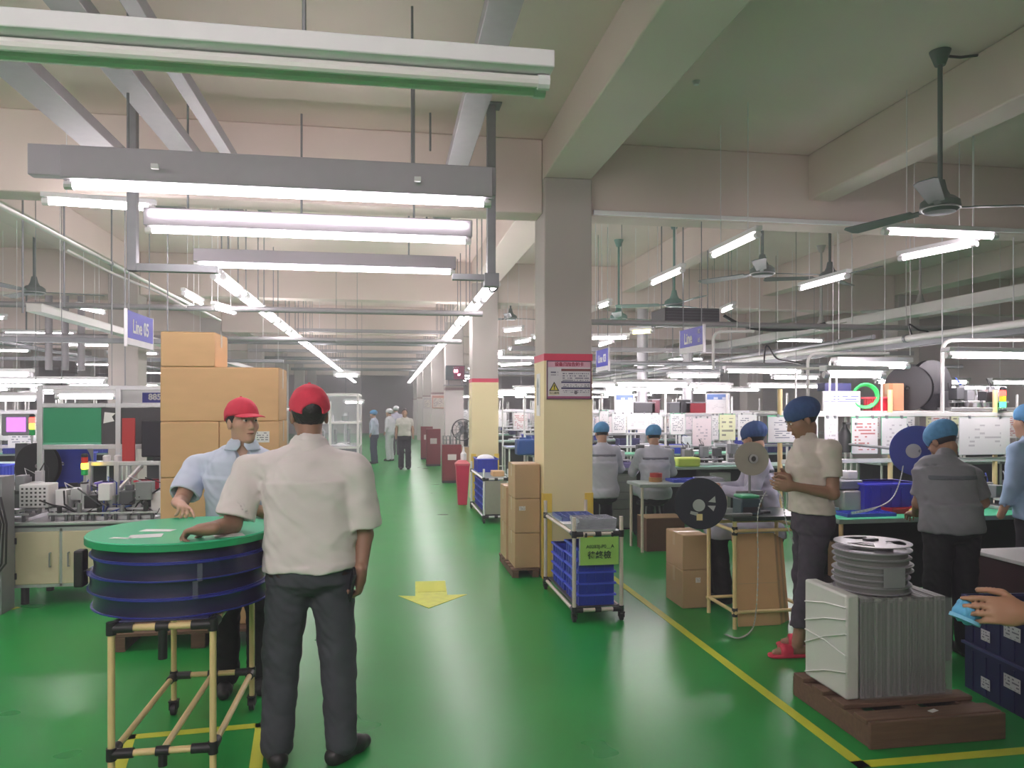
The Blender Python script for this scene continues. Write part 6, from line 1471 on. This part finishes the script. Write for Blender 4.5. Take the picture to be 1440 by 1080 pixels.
run('grey square cable trunk beside the white pipe in the right bay', 6.35, 2.36, 4.5, 24, .07, M_steel, True, 'trunk', nm='cable_duct')
run('pale cable tray running back high in the right bay', 7.15, 2.9, 5, 26, .12, M_wpipe, True, 'cable tray', nm='cable_tray')
run('thin grey pipe running back over the second line on the right', 4.9, 2.30, 7, 24, .025, M_steel)
run('thin pale conduit along the left bay ceiling near the camera', -2.5, 2.9, 3.8, 12, .018, M_wpipe, nm='conduit', cat='conduit')
run('white square trunk running back in the left bay', -3.4, 2.55, 8, 26, .07, M_wpipe, True, 'trunk', nm='cable_duct')
run('grey pipe running back in the left bay, farther out', -6.6, 2.7, 9, 26, .04, M_steel)
for i, (Y, z, X0, X1, r, sq) in enumerate(((9.6, 2.78, -11, 1.2, .035, False), (10.2, 2.42, -10, -2.1, .05, True), (13.4, 2.75, -11, 1.3, .04, False), (15.2, 2.48, -10.9, -2.0, .05, True), (17.3, 3.3, -2, 1.3, .06, True), (20.1, 3.25, -4, 1.3, .05, False), (22.9, 3.25, -4, 1.3, .07, True), (25.7, 3.2, -4, 1.35, .06, False), (29.9, 3.3, -4, 1.35, .08, True), (32.7, 3.2, -4, 1.35, .06, False))):
    cross('overhead cross %s over the aisle side, %s from the camera' % ('trunk' if sq else 'pipe', ORD[i + 1]), Y, z, X0, X1, r, M_steel if i % 2 else M_rail, sq)
for i, (Y, z, X0, X1, r, sq) in enumerate(((8.9, 2.62, 2.0, 9.3, .035, False), (11.0, 2.25, 2.2, 9.3, .03, False), (12.2, 2.55, 2.0, 9.3, .06, True), (14.0, 2.3, 2.0, 9.3, .03, False), (16.2, 2.6, 2.0, 9.3, .06, True), (20.0, 2.5, 2.0, 9.3, .06, True))):
    cross('overhead cross %s over the right bay, %s from the camera' % ('trunk' if sq else 'pipe', ORD[i + 1]), Y, z, X0, X1, r, M_steel if i % 2 else M_rail, sq)
for i, x in enumerate((-5.55, -5.30, -5.05)): tag(MB().cyl((x, 13.6, 2.2), (x, 13.6, CEIL), .055, 14).build('vertical_duct', M_rail), 'vertical grey pipe by the left pillar, %s of three' % ('left', 'middle', 'right')[i], 'pipe', 'vertical pipes by the left pillar')
for i, x in enumerate((5.55, 6.61)): tag(MB().cyl((x, 15.95, 0), (x, 15.95, CEIL), .12, 24).build('silver_duct', M_alu), 'upright silver duct behind the third right line, %s one' % ('left', 'right')[i], 'duct', 'silver ducts')
# dark air conditioning unit
p = at(935, 432, Y=9.0); q_ = at(1012, 456, Y=9.0)
t = thing('air_unit', 'dark slatted air conditioning unit under the ceiling, above the Line sign', 'air conditioner', (p.x, 9.0, q_.z)); w_, hh = q_.x - p.x, p.z - q_.z
bx('case', 0, w_, 0, .5, 0, hh, M_dark, t, .01); bx('frame_bar', -.12, w_ + .03, -.03, 0, -.05, -.01, M_wpipe, t)
for i in range(5): bx('slat', .02, w_ - .02, -.012, 0, .03 + i * hh / 5.5, .045 + i * hh / 5.5, M_dsteel, t, 0)
for x in (.05, w_ - .05): MB().cyl((x, .25, hh), (x, .25, CEIL - q_.z), .008, 6).build('hanging_rod', M_steel, t)
# drooping cables
def cable(label, pts, r=.012, m=None):
    P_ = [Vector(p) for p in pts]; out = []
    for i in range(len(P_) - 1):
        a, b, c, d = P_[max(i-1, 0)], P_[i], P_[i+1], P_[min(i+2, len(P_)-1)]
        for s in range(6):
            u = s / 6; out.append(.5 * ((2*b) + (c-a)*u + (2*a-5*b+4*c-d)*u*u + (3*b-a-3*c+d)*u**3))
    out.append(P_[-1]); return tag(MB().tube(out, r, 7).build('cable', m or M_black), label, 'cable')
cable('thick black cable sagging from the air unit across the right bay', [at(1018, 444, Y=9.2), at(1045, 458, Y=9.2), at(1080, 464, Y=9.2), at(1130, 462, Y=9.2), at(1160, 455, Y=9.2)], .022)
cable('black cable looping over the white bent pipe above the woman', [at(1074, 512, Y=9.0), at(1078, 486, Y=9.0), at(1092, 504, Y=9.0), at(1110, 508, Y=9.0), at(1128, 512, Y=9.0)], .010)
cable('black cable arching in front of the far right pillar', [Vector((6.1, 8.0, 2.43)), Vector((6.06, 8.0, 2.56)), Vector((6.2, 8.02, 2.50)), Vector((6.35, 8.05, 2.48)), Vector((6.35, 8.08, 2.41))], .010)
cable('pale cable crossing the left bay below the conduit', [at(95, 352, Y=7.8), at(160, 385, Y=7.8), at(225, 412, Y=7.8), at(262, 432, Y=7.8)], .012, M_wpipe)
cable('dark cables hanging at the end of the right aisle lamps', [at(686, 392, Y=8.3), at(690, 410, Y=8.3), at(700, 404, Y=8.3), at(694, 388, Y=8.3)], .010)
for i, (u, v0, v1, Y) in enumerate(((32, 276, 440, 7.5), (90, 345, 432, 7.5), (157, 360, 470, 9.3), (424, 130, 335, 6.6), (600, 55, 330, 7.4), (605, 150, 212, 6.4))):
    a, b = at(u, v0, Y=Y), at(u, v1, Y=Y); tag(MB().cyl((a.x, a.y, b.z), (a.x, a.y, CEIL), .009, 8).build('drop_rod', M_steel), 'thin vertical rod hanging from the ceiling, %s from the left' % ORD[i + 1], 'rod', 'thin rods under the left ceiling')
for i, u in enumerate((1068, 1198, 1280, 1325, 1425)):
    Y = (8.6, 9.4, 8.4, 7.4, 7.0)[i]; a = at(u, 500, Y=Y); tag(MB().cyl((a.x, a.y, a.z), (a.x, a.y, CEIL), .006, 8).build('drop_rod', M_housW), 'thin vertical rod hanging over the right bay, %s from the left' % ORD[i + 1], 'rod', 'thin rods under the right ceiling')
# small sensor on the ceiling
t = thing('ceiling_sensor', 'tiny pale sensor on the bare ceiling right of the main beam', 'sensor', at(979, 114, z=CEIL) - Vector((0, 0, .03))); MB().lathe([(.001, 0), (.02, .002), (.028, .018), (.03, .0295), (.001, .0295)], 16).build('case', M_white, t)
# ------------------------------------------------------------------ the people
C_white = mat('shirt_offwhite', (.76, .70, .68), .85, var=.05, scale=5); C_blue = mat('shirt_pale_blue', (.58, .65, .78), .85, var=.05, scale=5)
C_jean = mat('jeans_charcoal', (.060, .064, .078), .85, var=.4, scale=6); C_black = mat('trousers_black', (.016, .016, .02), .8); C_belt = mat('belt_brown', (.05, .022, .02), .5)
C_tee = mat('tee_beige', (.64, .57, .51), .85, var=.05); C_plum = mat('trousers_plum', (.070, .058, .080), .85, var=.1); C_grey = mat('work_grey', (.26, .26, .29), .85, var=.08); C_lil = mat('work_lilac', (.48, .47, .58), .85, var=.06); C_pgrey = mat('work_pale_grey', (.42, .44, .50), .85, var=.06); C_dk = mat('work_stripe', (.14, .15, .18), .8); C_sky = mat('work_sky', (.30, .42, .60), .85)
# the man in white, back to the camera
A = Vector((-.340, 3.49, 0))
person('man in a red cap and off-white short-sleeved shirt, seen from behind', A, R(4), 1.675, wide=1.07, head=(R(14), R(2), 0), h=.0062, cap='red', skin=(.33, .18, .12), lean=(.03, -.01),
    J=dict(sh_l=at(350, 661, D=3.40), el_l=at(326, 738, D=3.32), wr_l=(-.735, 3.30, 1.075), el_r=at(512, 752, D=3.44), wr_r=at(507, 806, D=3.36), sh_r=at(500, 661, D=3.40),
           kn_l=A + Vector((-.130, .02, .48)), an_l=A + Vector((-.145, -.02, .085)), kn_r=A + Vector((.115, .02, .48)), an_r=A + Vector((.135, -.03, .085))),
    hp=dict(l=dict(dir=(-1, .12, -.12), palm=(.1, -.2, -1), curl=(.75, .85, .9, .95), thumb=.6), r=dict(dir=(-.05, .25, -1), palm=(-1, .25, 0), curl=(.75, .8, .85, .9), thumb=.6), foot_r=R(-40), foot_l=R(15)),
    clothes=dict(shirt=dict(mat=C_white, collar=True, sleeve=.86, cuff=.090, hem=-.075, loose=.020, flare=1.5, fold=.0045), pants=dict(mat=C_jean, belt=C_belt, cuff=.022, knee=.014, loose=.012, hem=.03, waist=-.062)), hair=(.02, .016, .018), seed=1.0)
p = at(495, 822, D=3.33); t = thing('phone', 'dark phone held in the right hand of the man in white', 'phone', p, rot=(R(20), R(8), R(10))); bx('body', -.006, .006, -.035, .035, -.07, .07, M_black, t, .004); bx('screen', -.0072, -.0061, -.031, .031, -.062, .062, mat('screen_dark', (.03, .03, .04), .15), t, 0)
# the man in blue, facing the camera
B = Vector((-.80, 4.42, 0))
person('man in a red cap and pale blue shirt facing the camera behind the reels', B, R(188), 1.625, wide=1.08, head=(R(218), R(-3), 0), h=.006, cap='red', skin=(.58, .34, .24), lean=(.05, .0),
    J=dict(sh_r=at(277, 657, D=4.22), el_r=at(254, 706, D=4.06), wr_r=at(250, 708, D=3.83), sh_l=at(388, 657, D=4.30), el_l=at(396, 728, D=4.18), wr_l=at(345, 712, D=3.9)),
    hp=dict(r=dict(dir=(.55, -.75, -.18), palm=(-.2, -.2, -1), curl=(.15, .7, .8, .85), thumb=.4), l=dict(dir=(-.8, -.5, -.1), palm=(0, 0, -1), curl=.5, thumb=.4)),
    clothes=dict(shirt=dict(mat=C_blue, collar=True, sleeve=.80, cuff=.088, hem=-.02, loose=.020, open=.16, flare=1.5), pants=dict(mat=C_black, cuff=.03, hem=.03)), seed=2.0)
# the standing woman
W = Vector((2.70, 4.49, 0)); wf = R(76)
person('woman in a blue cap, beige t-shirt and plum trousers winding tape', W, wf, 1.63, wide=1.0, head=(R(80), R(24), 0), h=.0065, cap='navy', skin=(.36, .20, .13), lean=(.03, 0),
    J=dict(sh_l=at(1168, 632, D=4.72), el_l=at(1171, 694, D=4.70), wr_l=at(1116, 684, D=4.66), sh_r=at(1154, 630, D=5.02), el_r=at(1146, 692, D=4.98), wr_r=at(1108, 672, D=4.84),
           an_l=W + Vector((-.13, -.06, .085)), kn_l=W + Vector((-.05, -.07, .47)), an_r=W + Vector((.03, .10, .085)), kn_r=W + Vector((.0, .08, .47))),
    hp=dict(l=dict(dir=(-1, .1, .10), palm=(.1, 1, .2), curl=.55, thumb=.7), r=dict(dir=(-1, -.2, .0), palm=(0, -1, .2), curl=.55, thumb=.7), foot_l=R(86), foot_r=R(70)),
    clothes=dict(shirt=dict(mat=C_tee, sleeve=.62, cuff=.066, hem=-.005, loose=.013, fold=.003), pants=dict(mat=C_plum, cuff=.022, knee=.012, loose=.010, hem=.20, waist=.05), bare_feet=True), seed=3.0)
# the grey shirted worker at the green bench
D_ = Vector((3.54, 4.27, 0))
person('worker in a sky blue cap and grey shirt bending over the green bench', D_, R(-6), 1.62, wide=1.02, head=(R(12), R(38), 0), h=.0085, cap='blue', skin=(.36, .2, .13), lean=(.20, -.02),
    J=dict(head=at(1325, 622, D=5.02), neck=at(1330, 644, D=4.93), chest=D_ + Vector((.02, .10, 1.17)), sh_l=at(1303, 671, D=4.90), sh_r=at(1367, 669, D=4.98), el_l=at(1292, 708, D=4.93), wr_l=at(1288, 722, D=5.12), el_r=at(1382, 706, D=5.04), wr_r=at(1374, 718, D=5.22)),
    hp=dict(l=dict(dir=(.3, 1, -.1), palm=(0, 0, -1)), r=dict(dir=(-.4, 1, -.1), palm=(0, 0, -1))),
    clothes=dict(shirt=dict(mat=C_grey, sleeve=.75, cuff=.072, hem=-.12, loose=.015, yoke=.014, stripe=C_dk), pants=dict(mat=C_black, hem=.03)), seed=4.0)
# seated workers
def seated(label, u, v_head, D, face, Hh, shirt, cap, h=.012, headyaw=None, reach=.34, stoolz=.5, lilac=None, pitch=22, stripe=True, hands=True):
    hd = at(u, v_head, D=D); base = Vector((hd.x, hd.y, 0)); fw = rotz_v((0, 1, 0), face); rt = rotz_v((1, 0, 0), face); base = base - fw * .10
    up = Vector((0, 0, 1)); zp = stoolz + .10; hz = hd.z
    J = dict(pelvis=base + up * zp, chest=base + up * (zp + .30) + fw * .04, neck=base + up * (hz - .14) + fw * .07, head=hd, sh_r=base + rt * .165 + up * (hz - .20) + fw * .07, sh_l=base - rt * .165 + up * (hz - .20) + fw * .07,
             el_r=base + rt * .24 + up * (hz - .43) + fw * .16, el_l=base - rt * .24 + up * (hz - .43) + fw * .16, wr_r=base + rt * .13 + up * (hz - .40) + fw * (.16 + reach * .65), wr_l=base - rt * .13 + up * (hz - .40) + fw * (.16 + reach * .65),
             hip_r=base + rt * .09 + up * (zp - .02), hip_l=base - rt * .09 + up * (zp - .02), kn_r=base + rt * .12 + fw * .40 + up * (zp - .03), kn_l=base - rt * .12 + fw * .40 + up * (zp - .03), an_r=base + rt * .12 + fw * .36 + up * .085, an_l=base - rt * .12 + fw * .36 + up * .085)
    return person(label, base, face, Hh, J=J, head=(headyaw if headyaw is not None else face, R(pitch), 0), h=h, cap=cap, hands=hands, hp=dict(r=dict(dir=fw * 1.0 - rt * .4, palm=(0, 0, -1)), l=dict(dir=fw * 1.0 + rt * .4, palm=(0, 0, -1))),
                  clothes=dict(shirt=dict(mat=shirt, sleeve=1.75, hem=-.10, loose=.016, **({'yoke': .014, 'stripe': C_dk} if stripe else {})), pants=dict(mat=C_black, hem=.05, waist=.0)), seat=True, seed=u * .01)
seated('seated worker in a blue cap and pale grey uniform at the second line, back turned', 919, 614, 9.0, R(-6), 1.60, C_pgrey, 'blue')
seated('seated worker in a blue cap just right of the cream pillar, back turned', 846, 610, 9.1, R(-4), 1.6, C_pgrey, 'blue')
seated('seated worker in a dark blue cap and lilac uniform behind the beige reel', 1060, 617, 6.15, R(72), 1.58, C_lil, 'navy', h=.009, headyaw=R(30), reach=.42, stoolz=.52)
# workers farther away
def walker(label, u, v_feet, v_top, shirt, pants, cap, face, **k):
    D = CH * FPX / (v_feet - V0); p = at(u, v_feet, z=0); H = CH + (V0 - v_top) * D / FPX
    return person(label, p, face, max(1.45, min(1.75, H)), h=.016, cap=cap, hands=False, head=(face, R(5), 0), clothes=dict(shirt=dict(mat=shirt, collar=False, sleeve=k.get('sleeve', .6), hem=k.get('hem', -.02), loose=.016), pants=dict(mat=pants, hem=.03)), skin=(.40, .23, .15), seed=u * .1)
walker('man in a grey shirt and dark trousers walking towards the camera in the far aisle', 569, 660, 574, mat('shirt_warm_grey', (.50, .49, .44), .85), C_black, None, R(178))
walker('worker in white with a white cap at the left of the far aisle', 548, 648, 575, mat('work_white', (.62, .62, .66), .85), mat('work_white', (.62, .62, .66), .85), 'white', R(60), sleeve=1.7)
walker('worker in a pale blue top and dark skirt length trousers beside the glazed enclosure', 526, 652, 577, mat('work_bluegrey', (.42, .47, .58), .85), mat('navy_cloth', (.05, .06, .10), .85), 'blue', R(75), sleeve=1.7)
walker('worker in pale lilac behind the walking man in the far aisle', 557, 640, 571, C_lil, C_plum, 'white', R(20), sleeve=1.7)
# the passer-by at the right edge whose hand reaches into view
N = Vector((2.27, 1.95, 0)); wr = at(1440, 862, D=2.05)
person('person in a purple top at the right edge holding a blue cloth cap', N, R(80), 1.62, h=.0065, cap='none_face', skin=(.38, .20, .12), head=(R(80), R(10), 0),
    J=dict(sh_l=N + Vector((-.06, -.17, 1.29)), el_l=Vector((1.98, 1.73, 1.03)), wr_l=wr, sh_r=N + Vector((.0, .19, 1.32)), el_r=N + Vector((.16, .26, 1.08)), wr_r=N + Vector((.22, .24, .86))),
    hp=dict(l=dict(dir=(-1, .16, .10), palm=(.05, .9, -.35), curl=(.22, .38, .45, .5), thumb=.5)),
    clothes=dict(shirt=dict(mat=mat('top_purple', (.06, .03, .055), .85), sleeve=.7, hem=-.1, loose=.014), pants=dict(mat=mat('trousers_maroon', (.045, .022, .035), .85), hem=.03)), seed=6.0)
p = at(1361, 860, D=2.10)
t = thing('work_hat', 'crumpled sky blue cloth cap held in the hand at the right edge', 'cap', p)
b = MB(); b.ball((0, 0, 0), (.040, .032, .034), 20, 14)
b.v = [tuple(Vector(v) * (1 + .16 * math.sin(v[0] * 160) * math.sin(v[2] * 130 + 1) + .10 * math.sin(v[1] * 210 + v[2] * 90))) for v in b.v]
b.build('crown', mat('cloth_sky', (.12, .42, .68), .8, bump=.3, scale=50), t, angle=None); MB().ring(.026, .040, -.028, -.018, 24, Matrix.Rotation(R(25), 4, 'Y')).build('band', mat('cloth_sky2', (.20, .50, .72), .8), t)
# worker cut by the right edge of the frame
person('worker in a sky blue uniform at the far right edge of the green bench', Vector((4.52, 4.62, 0)), R(10), 1.6, h=.016, cap='blue', hands=False, lean=(.06, 0), clothes=dict(shirt=dict(mat=C_sky, sleeve=1.7, hem=-.1, loose=.016), pants=dict(mat=C_black, hem=.03)), seed=7.0)
